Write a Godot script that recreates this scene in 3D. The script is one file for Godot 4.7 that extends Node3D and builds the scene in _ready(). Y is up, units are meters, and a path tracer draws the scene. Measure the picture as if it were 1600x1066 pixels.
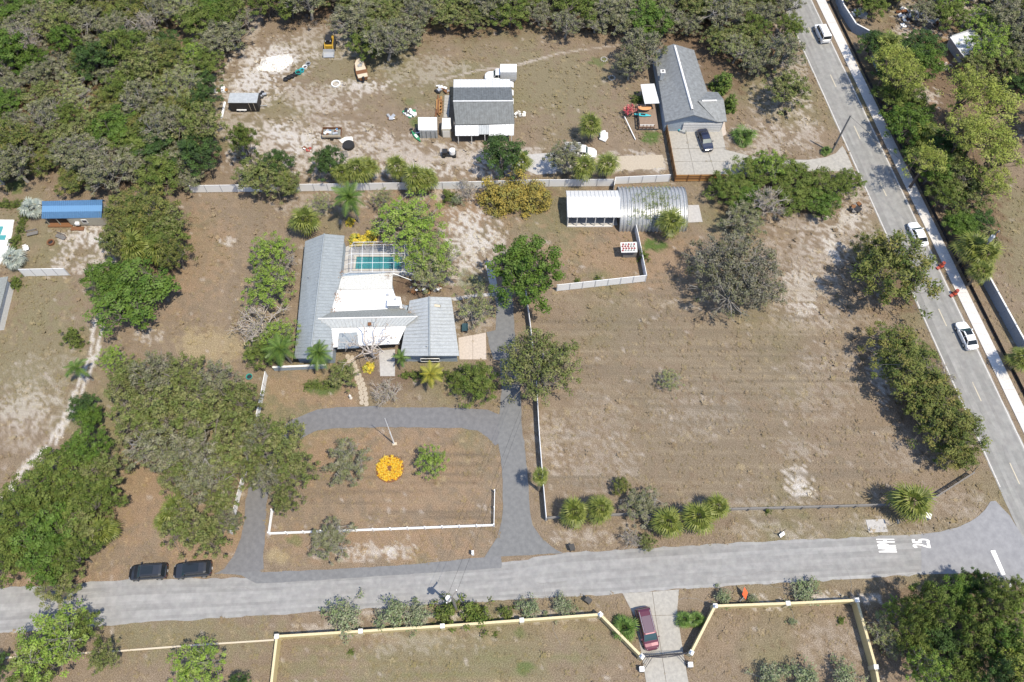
extends Node3D
# A neighbourhood seen from the air: two roads, dry lawns, a metal-roofed house with a pool, sheds, woods.
# x runs east, z runs south, metres; the ground is y = 0.

var rng := RandomNumberGenerator.new()
var taken := {}
var mats := {}
var texs := {}
var unit_box: BoxMesh
var unit_cyl: CylinderMesh
var fine := FastNoiseLite.new()
var wide := FastNoiseLite.new()
var grit := FastNoiseLite.new()
var pavings := []          # outlines of everything paved or built, kept free of grass tufts

class Geo:
	var v := PackedVector3Array()
	var n := PackedVector3Array()
	var c := PackedColorArray()
	var col := Color.WHITE
	func tri(a: Vector3, b: Vector3, d: Vector3) -> void:
		var m := (d - a).cross(b - a).normalized()
		v.append(a); v.append(b); v.append(d)
		n.append(m); n.append(m); n.append(m)
		c.append(col); c.append(col); c.append(col)
	func tri_n(a: Vector3, b: Vector3, d: Vector3, m: Vector3) -> void:
		if (d - a).cross(b - a).dot(m) < 0.0:
			v.append(a); v.append(d); v.append(b)
		else:
			v.append(a); v.append(b); v.append(d)
		n.append(m); n.append(m); n.append(m)
		c.append(col); c.append(col); c.append(col)
	func quad(a: Vector3, b: Vector3, d: Vector3, e: Vector3) -> void:
		tri(a, b, d); tri(a, d, e)
	func oquad(a: Vector3, b: Vector3, d: Vector3, e: Vector3, mid: Vector3) -> void:
		var m := (d - a).cross(b - a)
		if m.dot((a + b + d + e) * 0.25 - mid) < 0.0:
			quad(a, e, d, b)
		else:
			quad(a, b, d, e)
	func hexa(p: Array) -> void:   # 0-3 the bottom ring, 4-7 the top ring
		var mid := Vector3.ZERO
		for q in p: mid += q / 8.0
		oquad(p[0], p[1], p[2], p[3], mid)
		oquad(p[4], p[5], p[6], p[7], mid)
		for i in 4:
			var j := (i + 1) % 4
			oquad(p[i], p[j], p[4 + j], p[4 + i], mid)
	func box(at: Vector3, s: Vector3, b := Basis()) -> void:
		var p := []
		for y in [-0.5, 0.5]:
			for q in [Vector2(-0.5, -0.5), Vector2(0.5, -0.5), Vector2(0.5, 0.5), Vector2(-0.5, 0.5)]:
				p.append(at + b * Vector3(q.x * s.x, y * s.y, q.y * s.z))
		hexa(p)
	func tube(pts: Array, radii: Array, sides := 5) -> void:
		for i in pts.size() - 1:
			var a: Vector3 = pts[i]
			var b: Vector3 = pts[i + 1]
			var d := (b - a).normalized()
			var x := d.cross(Vector3(0.31, 0.2, 0.93)).normalized()
			var y := d.cross(x)
			for k in sides:
				var t0 := TAU * k / sides
				var t1 := TAU * (k + 1) / sides
				var n0 := x * cos(t0) + y * sin(t0)
				var n1 := x * cos(t1) + y * sin(t1)
				var ra: float = radii[i]
				var rb: float = radii[i + 1]
				for q in [[a + n0 * ra, n0], [b + n0 * rb, n0], [b + n1 * rb, n1], [a + n0 * ra, n0], [b + n1 * rb, n1], [a + n1 * ra, n1]]:
					v.append(q[0]); n.append(q[1]); c.append(col)
	func lathe(at: Vector3, prof: Array, sides := 12, capped := true) -> void:   # prof: Vector2(radius, height) upwards
		for i in prof.size() - 1:
			for k in sides:
				var t0 := TAU * k / sides
				var t1 := TAU * (k + 1) / sides
				var d0 := Vector3(cos(t0), 0, sin(t0))
				var d1 := Vector3(cos(t1), 0, sin(t1))
				var p: Vector2 = prof[i]
				var q: Vector2 = prof[i + 1]
				oquad(at + d0 * p.x + Vector3.UP * p.y, at + d0 * q.x + Vector3.UP * q.y, at + d1 * q.x + Vector3.UP * q.y, at + d1 * p.x + Vector3.UP * p.y, at + Vector3.UP * (p.y + q.y) * 0.5)
		if capped:
			var top: Vector2 = prof[-1]
			for k in sides:
				var t0 := TAU * k / sides
				var t1 := TAU * (k + 1) / sides
				tri_n(at + Vector3(0, top.y, 0), at + Vector3(cos(t0) * top.x, top.y, sin(t0) * top.x), at + Vector3(cos(t1) * top.x, top.y, sin(t1) * top.x), Vector3.UP)
	func prism(poly: Array, y0: float, y1: float, sides := true) -> void:
		var pp := PackedVector2Array(poly)
		var ids := Geometry2D.triangulate_polygon(pp)
		for i in range(0, ids.size(), 3):
			var q := [pp[ids[i]], pp[ids[i + 1]], pp[ids[i + 2]]]
			tri_n(Vector3(q[0].x, y1, q[0].y), Vector3(q[1].x, y1, q[1].y), Vector3(q[2].x, y1, q[2].y), Vector3.UP)
		if sides:
			var cw := 1.0 if Geometry2D.is_polygon_clockwise(pp) else -1.0
			for i in pp.size():
				var a := pp[i]
				var b := pp[(i + 1) % pp.size()]
				var m := Vector3(b.y - a.y, 0, a.x - b.x).normalized() * cw
				tri_n(Vector3(a.x, y0, a.y), Vector3(a.x, y1, a.y), Vector3(b.x, y1, b.y), m)
				tri_n(Vector3(a.x, y0, a.y), Vector3(b.x, y1, b.y), Vector3(b.x, y0, b.y), m)
	func leaf(p: Vector3, u: Vector3, w: Vector3, m: Vector3) -> void:   # a rhombus
		if u.cross(w).dot(m) < 0.0: w = -w
		v.append(p - u); v.append(p + w); v.append(p + u)
		v.append(p - u); v.append(p + u); v.append(p - w)
		for i in 6:
			n.append(m); c.append(col)
	func mesh(off := Vector3.ZERO) -> ArrayMesh:
		if v.is_empty():
			return null
		if off != Vector3.ZERO:
			for i in v.size(): v[i] -= off
		var a := []
		a.resize(Mesh.ARRAY_MAX)
		a[Mesh.ARRAY_VERTEX] = v
		a[Mesh.ARRAY_NORMAL] = n
		a[Mesh.ARRAY_COLOR] = c
		var m := ArrayMesh.new()
		m.add_surface_from_arrays(Mesh.PRIMITIVE_TRIANGLES, a)
		return m

# ---------- names, things, parts
func numbered(called: String, under: Node) -> String:
	var key := str(under.get_instance_id()) + called
	var k: int = taken.get(key, 0)
	taken[key] = k + 1
	return called if k == 0 else "%s_%03d" % [called, k]

func tag(o: Node, label: String, cat := "", group := "") -> void:
	o.set_meta("label", label)
	if cat: o.set_meta("category", cat)
	if group: o.set_meta("group", group)

func thing(called: String, label: String, cat: String, at := Vector3.ZERO, turn := 0.0, group := "") -> Node3D:
	var o := Node3D.new()
	o.name = numbered(called, self)
	add_child(o, true)
	o.position = at
	o.rotation.y = turn
	tag(o, label, cat, group)
	return o

func structure(called: String, label: String) -> Node3D:
	var o := thing(called, label, "")
	o.set_meta("kind", "structure")
	return o

func put(under: Node, called: String, mesh: Mesh, m: Material, label := "") -> MeshInstance3D:
	var o := MeshInstance3D.new()
	o.name = numbered(called, under)
	o.mesh = mesh
	o.material_override = m
	under.add_child(o, true)
	if label: o.set_meta("label", label)
	return o

func geo(t: Node3D, called: String, g: Geo, m: Material, label := "", stuff := false) -> MeshInstance3D:   # g in world axes, t unturned
	var o := put(t, called, g.mesh(t.global_position), m, label)
	if stuff: o.set_meta("kind", "stuff")
	return o

func lgeo(t: Node3D, called: String, g: Geo, m: Material, label := "", stuff := false) -> MeshInstance3D:  # g in the axes of t
	var o := put(t, called, g.mesh(), m, label)
	if stuff: o.set_meta("kind", "stuff")
	return o

func bx(t: Node, called: String, at: Vector3, s: Vector3, m: Material, turn := 0.0, label := "") -> MeshInstance3D:
	var o := put(t, called, unit_box, m, label)
	o.transform = Transform3D(Basis(Vector3.UP, turn).scaled_local(s), at)
	return o

func cyl(t: Node, called: String, at: Vector3, r: float, h: float, m: Material, b := Basis(), label := "") -> MeshInstance3D:
	var o := put(t, called, unit_cyl, m, label)
	o.transform = Transform3D(b.scaled_local(Vector3(r * 2, h, r * 2)), at)
	return o

func copy(o: Node3D, label := "", group := "") -> Node3D:
	var r: Node3D = o.duplicate()
	r.name = numbered(String(o.name).rstrip("0123456789").rstrip("_"), self)
	add_child(r, true)
	if label: r.set_meta("label", label)
	if group: r.set_meta("group", group)
	return r

# ---------- materials
func lin(r: float, g: float, b: float) -> Color:
	return Color(r, g, b).linear_to_srgb()

func ntex(key: String, freq: float, oct: int, lo: Color, hi: Color, size := 512, cell := false) -> Texture2D:
	if not texs.has(key):
		var f := FastNoiseLite.new()
		f.seed = key.hash() % 1000
		f.frequency = freq
		f.fractal_octaves = oct
		f.fractal_gain = 0.6
		if cell: f.noise_type = FastNoiseLite.TYPE_CELLULAR
		var g := Gradient.new()
		g.set_color(0, lo)
		g.set_color(1, hi)
		var t := NoiseTexture2D.new()
		t.width = size
		t.height = size
		t.seamless = true
		t.noise = f
		t.color_ramp = g
		texs[key] = t
	return texs[key]

func mat(key: String, c := Color.WHITE, rough := 0.8, metal := 0.0) -> StandardMaterial3D:
	if not mats.has(key):
		var m := StandardMaterial3D.new()
		m.resource_name = key
		m.albedo_color = c
		m.roughness = rough
		m.metallic = metal
		mats[key] = m
	return mats[key]

func grain(m: StandardMaterial3D, t: Texture2D, metres: float, t2: Texture2D = null, metres2 := 1.0) -> StandardMaterial3D:
	m.albedo_texture = t
	m.uv1_triplanar = true
	m.uv1_world_triplanar = true
	m.uv1_scale = Vector3.ONE / metres
	if t2:
		m.detail_enabled = true
		m.detail_blend_mode = BaseMaterial3D.BLEND_MODE_MUL
		m.detail_uv_layer = BaseMaterial3D.DETAIL_UV_2
		m.detail_albedo = t2
		m.uv2_triplanar = true
		m.uv2_world_triplanar = true
		m.uv2_scale = Vector3.ONE / metres2
	return m

func vcol(m: StandardMaterial3D) -> StandardMaterial3D:
	m.vertex_color_use_as_albedo = true
	m.cull_mode = BaseMaterial3D.CULL_DISABLED
	return m

func make_materials() -> void:
	unit_box = BoxMesh.new()
	unit_cyl = CylinderMesh.new()
	unit_cyl.top_radius = 0.5
	unit_cyl.bottom_radius = 0.5
	unit_cyl.height = 1.0
	unit_cyl.radial_segments = 14
	unit_cyl.rings = 1
	var speck := ntex("speck", 0.11, 4, Color(0.74, 0.73, 0.72), Color(1, 1, 1))
	var blot := ntex("blot", 0.02, 5, Color(0.72, 0.71, 0.7), Color(1, 1, 1))
	var soft := ntex("soft", 0.015, 4, Color(0.86, 0.86, 0.87), Color(1, 1, 1))
	var streak := ntex("streak", 0.03, 4, Color(0.78, 0.78, 0.77), Color(1, 1, 1))
	grain(vcol(mat("ground", Color.WHITE, 1.0)), ntex("grit", 0.06, 5, Color(0.5, 0.48, 0.46), Color(1, 1, 1)), 5.3, ntex("tuft", 0.16, 3, Color(0.68, 0.66, 0.64), Color(1, 1, 1)), 3.1)
	mat("ground").metallic_specular = 0.1
	vcol(mat("leaf", Color.WHITE, 0.75))
	mat("leaf").metallic_specular = 0.25
	mat("leaf").backlight_enabled = true
	mat("leaf").backlight = Color(0.2, 0.22, 0.1)
	vcol(mat("frond", Color.WHITE, 0.5))
	mat("frond").metallic_specular = 0.4
	mat("frond").backlight_enabled = true
	mat("frond").backlight = Color(0.12, 0.14, 0.04)
	grain(vcol(mat("bark", Color.WHITE, 0.95)), blot, 1.1)
	grain(vcol(mat("road", Color.WHITE, 0.9)), ntex("tar", 0.13, 4, Color(0.8, 0.8, 0.8), Color(1, 1, 1)), 2.3, soft, 11.0)
	grain(vcol(mat("drive", Color.WHITE, 0.85)), ntex("tar", 0.13, 4, Color.WHITE, Color.WHITE), 1.9, ntex("worn", 0.02, 5, Color(0.86, 0.86, 0.87), Color(1, 1, 1)), 9.0)
	grain(mat("concrete", lin(0.4, 0.385, 0.355), 0.9), ntex("fine_speck", 0.15, 3, Color(0.86, 0.86, 0.85), Color(1, 1, 1)), 2.1, soft, 5.0)
	grain(mat("sidewalk", lin(0.55, 0.535, 0.515), 0.9), soft, 2.6)
	grain(mat("pink_concrete", lin(0.47, 0.41, 0.355), 0.9), soft, 3.1)
	grain(mat("slab_grey", lin(0.4, 0.39, 0.38), 0.9), soft, 3.7)
	grain(mat("path_stone", lin(0.62, 0.55, 0.45), 0.95), speck, 1.3, blot, 2.2)
	mat("road_paint", lin(0.7, 0.7, 0.7), 0.7)
	mat("yellow_paint", lin(0.4, 0.36, 0.28), 0.8)
	grain(mat("blue_grey_metal", lin(0.36, 0.4, 0.43), 0.5, 0.1), soft, 7.0, streak, 3.0)
	grain(mat("light_metal", lin(0.5, 0.53, 0.55), 0.5, 0.1), soft, 6.0, streak, 3.3)
	grain(mat("white_roof", lin(0.78, 0.77, 0.75), 0.7), soft, 4.0)
	grain(mat("patio_roof", lin(0.6, 0.6, 0.58), 0.8), ntex("stain", 0.025, 5, Color(0.74, 0.74, 0.73), Color(1, 1, 1)), 4.0)
	grain(mat("slate", lin(0.24, 0.26, 0.26), 0.8), blot, 3.0)
	grain(mat("barn_grey", lin(0.2, 0.22, 0.235), 0.6, 0.1), blot, 9.0, streak, 2.6)
	grain(mat("white_tin", lin(0.6, 0.61, 0.62), 0.5, 0.05), ntex("tin", 0.02, 3, Color(0.88, 0.88, 0.88), Color(1, 1, 1)), 4.0)
	grain(mat("house_grey", lin(0.28, 0.3, 0.31), 0.65, 0.1), blot, 8.0, soft, 3.0)
	grain(mat("quonset", lin(0.47, 0.49, 0.51), 0.42, 0.35), blot, 3.0)
	grain(mat("blue_roof", lin(0.09, 0.2, 0.36), 0.45, 0.1), soft, 4.0)
	mat("blue_roof_pale", lin(0.1, 0.215, 0.375), 0.45, 0.1)
	grain(mat("blue_wall", lin(0.3, 0.36, 0.42), 0.8), soft, 3.0)
	grain(mat("tan_wall", lin(0.34, 0.32, 0.26), 0.8), soft, 3.0)
	grain(mat("white_wall", lin(0.68, 0.68, 0.66), 0.75), soft, 3.0)
	mat("vinyl", lin(0.7, 0.71, 0.72), 0.5)
	mat("vinyl_post", lin(0.42, 0.43, 0.45), 0.6)
	grain(vcol(mat("heap_sand", Color.WHITE, 1.0)), speck, 1.7)
	grain(mat("wall_yellow", lin(0.54, 0.44, 0.22), 0.85), soft, 2.4)
	grain(mat("wall_coping", lin(0.58, 0.5, 0.31), 0.85), soft, 2.0)
	grain(mat("wall_grey", lin(0.27, 0.31, 0.36), 0.85), soft, 2.8)
	grain(mat("wood", lin(0.38, 0.2, 0.07), 0.85), streak, 0.9)
	grain(mat("wood_dark", lin(0.2, 0.09, 0.035), 0.85), streak, 0.9)
	grain(mat("wood_grey", lin(0.2, 0.19, 0.185), 0.9), streak, 0.8)
	grain(mat("deck", lin(0.3, 0.22, 0.17), 0.85), streak, 0.7)
	grain(mat("rust", lin(0.2, 0.09, 0.04), 0.9), blot, 1.0)
	mat("dark_iron", lin(0.045, 0.045, 0.055), 0.5, 0.4)
	mat("aluminium", lin(0.7, 0.72, 0.73), 0.4, 0.2)
	mat("steel", lin(0.45, 0.46, 0.47), 0.4, 0.5)
	mat("black", lin(0.015, 0.015, 0.017), 0.55)
	mat("rubber", lin(0.018, 0.018, 0.018), 0.9)
	mat("silt", lin(0.012, 0.012, 0.014), 0.9)
	mat("auto_glass", lin(0.012, 0.016, 0.02), 0.12)
	mat("auto_glass_pale", lin(0.03, 0.06, 0.07), 0.12)
	mat("window", lin(0.03, 0.04, 0.05), 0.1)
	mat("lamp_clear", lin(0.75, 0.76, 0.78), 0.2)
	mat("lamp_red", lin(0.4, 0.015, 0.012), 0.25)
	mat("orange", lin(0.75, 0.1, 0.03), 0.6)
	mat("drum", lin(0.3, 0.06, 0.045), 0.6)
	mat("yellow_machine", lin(0.42, 0.26, 0.03), 0.5)
	mat("teal", lin(0.02, 0.25, 0.22), 0.5)
	mat("turquoise", lin(0.02, 0.36, 0.42), 0.5)
	mat("green_paint", lin(0.03, 0.2, 0.09), 0.6)
	mat("cloth_orange", lin(0.5, 0.25, 0.11), 0.8)
	mat("cream", lin(0.45, 0.39, 0.3), 0.7)
	mat("tarp", lin(0.6, 0.58, 0.54), 0.8)
	grain(mat("plaster_pool", lin(0.1, 0.34, 0.36), 0.7), soft, 3.0)
	mat("coping", lin(0.5, 0.47, 0.41), 0.9)
	var w := mat("water", Color(0.15, 0.6, 0.6, 0.25), 0.06)
	w.transparency = BaseMaterial3D.TRANSPARENCY_ALPHA
	var s := mat("screen", Color(0.01, 0.01, 0.012, 0.1), 0.2)
	s.transparency = BaseMaterial3D.TRANSPARENCY_ALPHA
	var clear := mat("paint_coat", Color.WHITE)
	clear.clearcoat_enabled = true

func paint(key: String, c: Color, metal := 0.0) -> StandardMaterial3D:
	var m := mat(key, c, 0.35, metal)
	m.clearcoat_enabled = true
	m.clearcoat = 0.8
	m.clearcoat_roughness = 0.08
	return m

# ---------- plants
func ball(r: RandomNumberGenerator) -> Vector3:
	var y := r.randf_range(-1, 1)
	var a := r.randf() * TAU
	var s := sqrt(1 - y * y)
	return Vector3(cos(a) * s, y, sin(a) * s)

func make_tree(p: Dictionary, sd: int) -> Array:   # [trunk and limbs, foliage] of a plant about p.R wide (radius) and p.H high
	var r := RandomNumberGenerator.new()
	r.seed = sd
	var f := FastNoiseLite.new()
	f.seed = sd
	f.frequency = 0.9
	var R: float = p.R
	var H: float = p.H
	var base: float = p.get("base", 0.3) * H
	var wood := Geo.new()
	var fol := Geo.new()
	var bark: Color = p.get("bark", Color(0.16, 0.14, 0.12))
	wood.col = bark
	var th: float = p.get("thick", 0.035) * R + 0.06
	var fork := Vector3(r.randf_range(-0.1, 0.1) * R, base * 0.75 + 0.2, r.randf_range(-0.1, 0.1) * R)
	var stems: int = p.get("stems", 1)
	if stems == 1:
		wood.tube([Vector3(0, -0.2, 0), fork * Vector3(0.4, 0.5, 0.4), fork], [th * 1.25, th, th * 0.85], 7)
	var limbs := []
	var K: int = p.get("limbs", 6)
	for k in K:
		var az := TAU * (k + r.randf_range(-0.3, 0.3)) / K
		var reach := R * r.randf_range(0.45, 0.7)
		var e := Vector3(cos(az) * reach, base + (H - base) * r.randf_range(0.35, 0.75), sin(az) * reach)
		var s: Vector3 = fork if stems == 1 else Vector3(cos(az) * 0.1 * R, -0.1, sin(az) * 0.1 * R)
		var m1 := s.lerp(e, 0.35) + Vector3(r.randf_range(-0.08, 0.08) * R, 0.1 * R * r.randf(), r.randf_range(-0.08, 0.08) * R)
		var m2 := s.lerp(e, 0.7) + Vector3(r.randf_range(-0.1, 0.1) * R, 0.08 * R * r.randf(), r.randf_range(-0.1, 0.1) * R)
		limbs.append([s, m1, m2, e, az])
		var q := th * (0.6 if stems == 1 else 0.5)
		wood.tube([s, m1, m2, e], [q, q * 0.75, q * 0.5, q * 0.3], 5)
	var cols: Array = p.cols
	var N: int = p.clumps
	var cr: float = p.cr
	var per: int = p.leaves
	var ls: float = p.leaf
	var wisp: float = p.get("wisp", 0.45)
	var bare: float = p.get("bare", 0.0)
	var shape: String = p.get("shape", "dome")
	for i in N:
		var d := ball(r)
		if d.y < -0.35: d.y = -d.y
		var rad := pow(r.randf(), 0.42)
		var lob: float = 1.0 + p.get("lobe", 0.28) * f.get_noise_3d(d.x * 1.6, d.y * 1.6, d.z * 1.6) * 2.0
		var hy := (H - base) * 0.5
		var at := Vector3(d.x * (R - cr * 0.6) * rad * lob, base + hy + d.y * (hy - cr * 0.4) * rad * lob, d.z * (R - cr * 0.6) * rad * lob)
		if shape == "cone":
			var t := r.randf()
			var w: float = (1.0 - pow(t, 1.3)) * (R - cr * 0.5) * sqrt(r.randf()) * lob
			var a := r.randf() * TAU
			at = Vector3(cos(a) * w, base + t * (H - base), sin(a) * w)
		elif shape == "dome":
			var flat := Vector2(at.x, at.z).length() / R
			at.y = minf(at.y, base + (H - base) * sqrt(maxf(0.05, 1.0 - 0.75 * flat * flat)))
		elif shape == "mound":
			at.y = maxf(0.15, absf(d.y) * (H - cr * 0.5) * rad * lob)
		# a branch from the nearest limb
		var best: Array = limbs[0]
		var bd := 1e9
		for l in limbs:
			var dd: float = l[2].distance_squared_to(at)
			if dd < bd: bd = dd; best = l
		var from: Vector3 = best[1].lerp(best[2], r.randf()) if r.randf() < 0.45 else best[2].lerp(best[3], r.randf())
		var midp := from.lerp(at, 0.55) + ball(r) * cr * 0.35
		var bt: float = th * p.get("twig", 0.2)
		wood.tube([from, midp, at], [bt, bt * 0.7, bt * 0.4], 3)
		var nk: int = p.get("twigs", 2)
		for k in nk:
			var e2 := at + ball(r) * cr * Vector3(1.1, 0.7, 1.1)
			wood.tube([midp.lerp(at, r.randf()), e2], [bt * 0.5, bt * 0.25], 3)
		if r.randf() < bare: continue
		var base_col: Color = cols[r.randi() % cols.size()]
		var tone := r.randf_range(0.85, 1.15)
		var cs := cr * r.randf_range(0.7, 1.25)
		var nl := int(per * r.randf_range(0.6, 1.3))
		for k in nl:
			var o := ball(r)
			var q := at + o * Vector3(cs, cs * p.get("squash", 0.6), cs) * pow(r.randf(), 0.5)
			var nn := (o * 0.7 + Vector3(0, 0.6, 0) + ball(r) * 0.8).normalized()
			var u := nn.cross(ball(r)).normalized()
			var s := ls * r.randf_range(0.45, 1.35)
			if p.has("droop"):
				u = (u + Vector3(0, -p.droop, 0) + o * 0.5).normalized()
			var t2 := tone * r.randf_range(0.87, 1.13)
			var kc: Color = base_col if r.randf() < 0.8 else cols[r.randi() % cols.size()]
			t2 *= p.get("tone", 1.25)
			fol.col = Color(kc.r * t2, kc.g * t2, kc.b * t2)
			var w2 := nn.cross(u).normalized()
			var sn := (nn + o * 0.5 + Vector3(0, 0.25, 0)).normalized()
			fol.leaf(q, u * s * 0.62, w2 * s * wisp, sn)
	return [wood.mesh(), fol.mesh()]

var kinds := {}
func tree_kinds() -> void:
	var grey := [Color(0.12, 0.122, 0.072), Color(0.092, 0.1, 0.055), Color(0.15, 0.145, 0.1), Color(0.1, 0.112, 0.048)]
	var olive := [Color(0.105, 0.118, 0.043), Color(0.082, 0.1, 0.035), Color(0.135, 0.138, 0.06), Color(0.078, 0.1, 0.028)]
	var green := [Color(0.058, 0.096, 0.017), Color(0.04, 0.075, 0.015), Color(0.072, 0.112, 0.027)]
	var mid := [Color(0.076, 0.098, 0.024), Color(0.095, 0.118, 0.032), Color(0.055, 0.082, 0.018)]
	var dark := [Color(0.032, 0.06, 0.018), Color(0.045, 0.078, 0.022), Color(0.03, 0.05, 0.02)]
	var lime := [Color(0.12, 0.18, 0.03), Color(0.095, 0.15, 0.028), Color(0.15, 0.195, 0.05)]
	var pale := [Color(0.16, 0.18, 0.075), Color(0.13, 0.155, 0.055), Color(0.19, 0.19, 0.1)]
	var gold := [Color(0.21, 0.165, 0.04), Color(0.165, 0.14, 0.04), Color(0.14, 0.135, 0.04)]
	var cedar := [Color(0.07, 0.085, 0.024), Color(0.1, 0.108, 0.032), Color(0.118, 0.112, 0.036), Color(0.055, 0.075, 0.02)]
	var pine := [Color(0.16, 0.185, 0.04), Color(0.13, 0.16, 0.033), Color(0.18, 0.195, 0.055)]
	var silver := Color(0.3, 0.29, 0.27)
	var defs := {
		"grey_oak": {"n": 4, "R": 5.0, "H": 7.5, "base": 0.22, "clumps": 140, "cr": 0.64, "leaves": 53, "leaf": 0.217, "squash": 0.5, "cols": grey, "bark": silver, "thick": 0.05, "twigs": 3, "twig": 0.24, "bare": 0.1, "limbs": 7, "lobe": 0.35},
		"big_grey_oak": {"n": 1, "R": 8.0, "H": 7.5, "base": 0.16, "clumps": 420, "cr": 0.72, "leaves": 44, "leaf": 0.22, "squash": 0.5, "cols": [Color(0.125, 0.12, 0.085), Color(0.095, 0.098, 0.062), Color(0.15, 0.145, 0.11), Color(0.1, 0.105, 0.055)], "bark": silver, "thick": 0.04, "twigs": 3, "twig": 0.2, "bare": 0.12, "limbs": 9, "lobe": 0.2, "tone": 1.15},
		"big_olive_oak": {"n": 1, "R": 7.0, "H": 7.5, "base": 0.2, "clumps": 290, "cr": 0.7, "leaves": 46, "leaf": 0.22, "squash": 0.5, "cols": olive, "bark": Color(0.22, 0.2, 0.17), "thick": 0.04, "twigs": 2, "twig": 0.2, "bare": 0.05, "limbs": 8, "lobe": 0.25},
		"olive_oak": {"n": 4, "R": 5.0, "H": 7.5, "base": 0.22, "clumps": 140, "cr": 0.64, "leaves": 58, "leaf": 0.226, "squash": 0.5, "cols": olive, "bark": Color(0.2, 0.18, 0.15), "thick": 0.05, "twigs": 1, "limbs": 7, "lobe": 0.35},
		"green_tree": {"n": 3, "R": 5.0, "H": 8.0, "base": 0.16, "clumps": 140, "cr": 0.74, "leaves": 100, "leaf": 0.215, "squash": 0.5, "cols": green, "twigs": 1, "lobe": 0.22},
		"mid_tree": {"n": 3, "R": 5.0, "H": 8.0, "base": 0.18, "clumps": 125, "cr": 0.72, "leaves": 84, "leaf": 0.205, "squash": 0.5, "cols": mid, "twigs": 1, "lobe": 0.32},
		"dark_tree": {"n": 2, "R": 5.0, "H": 8.5, "base": 0.15, "clumps": 120, "cr": 0.75, "leaves": 86, "leaf": 0.215, "squash": 0.5, "cols": dark, "twigs": 1, "lobe": 0.3},
		"lime_tree": {"n": 2, "R": 5.0, "H": 7.0, "base": 0.25, "clumps": 150, "cr": 0.6, "leaves": 50, "leaf": 0.205, "squash": 0.45, "cols": lime, "bark": silver, "twigs": 2, "lobe": 0.35},
		"pale_tree": {"n": 2, "R": 5.0, "H": 7.0, "base": 0.25, "clumps": 110, "cr": 0.55, "leaves": 41, "leaf": 0.165, "squash": 0.5, "cols": pale, "bark": silver, "twigs": 3, "twig": 0.26, "lobe": 0.35},
		"bare_tree": {"n": 2, "R": 5.0, "H": 6.5, "base": 0.25, "clumps": 70, "cr": 0.9, "leaves": 6, "leaf": 0.217, "cols": [Color(0.2, 0.17, 0.11), Color(0.15, 0.15, 0.07)], "bark": Color(0.46, 0.42, 0.39), "twigs": 6, "twig": 0.32, "thick": 0.04, "lobe": 0.3},
		"white_bare": {"n": 1, "R": 5.0, "H": 6.5, "base": 0.3, "clumps": 34, "cr": 0.9, "leaves": 3, "leaf": 0.2, "cols": [Color(0.25, 0.2, 0.14)], "bark": Color(0.6, 0.55, 0.52), "twigs": 4, "twig": 0.22, "thick": 0.03, "lobe": 0.3},
		"cedar": {"n": 3, "R": 4.0, "H": 8.5, "base": 0.1, "clumps": 104, "cr": 0.66, "leaves": 72, "leaf": 0.296, "wisp": 0.22, "cols": cedar, "bark": Color(0.25, 0.23, 0.2), "twigs": 2, "squash": 0.8, "lobe": 0.4},
		"pine": {"n": 2, "R": 5.0, "H": 13.0, "base": 0.55, "clumps": 62, "cr": 1.0, "leaves": 74, "leaf": 0.313, "wisp": 0.22, "cols": pine, "bark": Color(0.15, 0.12, 0.1), "thick": 0.045, "twigs": 1, "squash": 0.55, "lobe": 0.4, "limbs": 8},
		"gold_shrub": {"n": 1, "R": 3.0, "H": 4.2, "base": 0.05, "clumps": 70, "cr": 0.8, "leaves": 84, "leaf": 0.278, "wisp": 0.22, "cols": gold, "stems": 5, "shape": "mound", "squash": 0.9, "droop": 0.4},
		"round_shrub": {"n": 2, "R": 2.0, "H": 3.2, "base": 0.02, "clumps": 80, "cr": 0.5, "leaves": 62, "leaf": 0.174, "cols": [Color(0.075, 0.115, 0.028), Color(0.1, 0.14, 0.035), Color(0.06, 0.095, 0.022)], "stems": 4, "shape": "mound", "lobe": 0.1},
		"shrub": {"n": 2, "R": 2.0, "H": 2.6, "base": 0.05, "clumps": 60, "cr": 0.5, "leaves": 43, "leaf": 0.183, "cols": mid, "stems": 4, "shape": "mound", "lobe": 0.75},
		"grey_shrub": {"n": 2, "R": 2.0, "H": 2.6, "base": 0.05, "clumps": 64, "cr": 0.5, "leaves": 29, "leaf": 0.165, "cols": [Color(0.12, 0.15, 0.08), Color(0.1, 0.13, 0.06), Color(0.16, 0.17, 0.11)], "stems": 4, "bark": silver, "twigs": 3, "lobe": 0.7},
		"croton": {"n": 1, "R": 1.5, "H": 1.8, "base": 0.05, "clumps": 46, "cr": 0.4, "leaves": 48, "leaf": 0.261, "wisp": 0.18, "cols": [Color(0.44, 0.33, 0.035), Color(0.42, 0.34, 0.06), Color(0.26, 0.26, 0.05)], "stems": 4, "shape": "mound"},
		"red_shrub": {"n": 1, "R": 1.5, "H": 2.4, "base": 0.1, "clumps": 30, "cr": 0.4, "leaves": 22, "leaf": 0.174, "cols": [Color(0.32, 0.05, 0.07), Color(0.4, 0.16, 0.13), Color(0.22, 0.1, 0.09)], "stems": 3, "twigs": 2},
	}
	var sd := 100
	for k in defs:
		var d: Dictionary = defs[k]
		var list := []
		for i in d.n:
			sd += 1
			list.append(make_tree(d, sd))
		kinds[k] = {"R": d.R, "H": d.H, "list": list, "at": 0}

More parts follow.
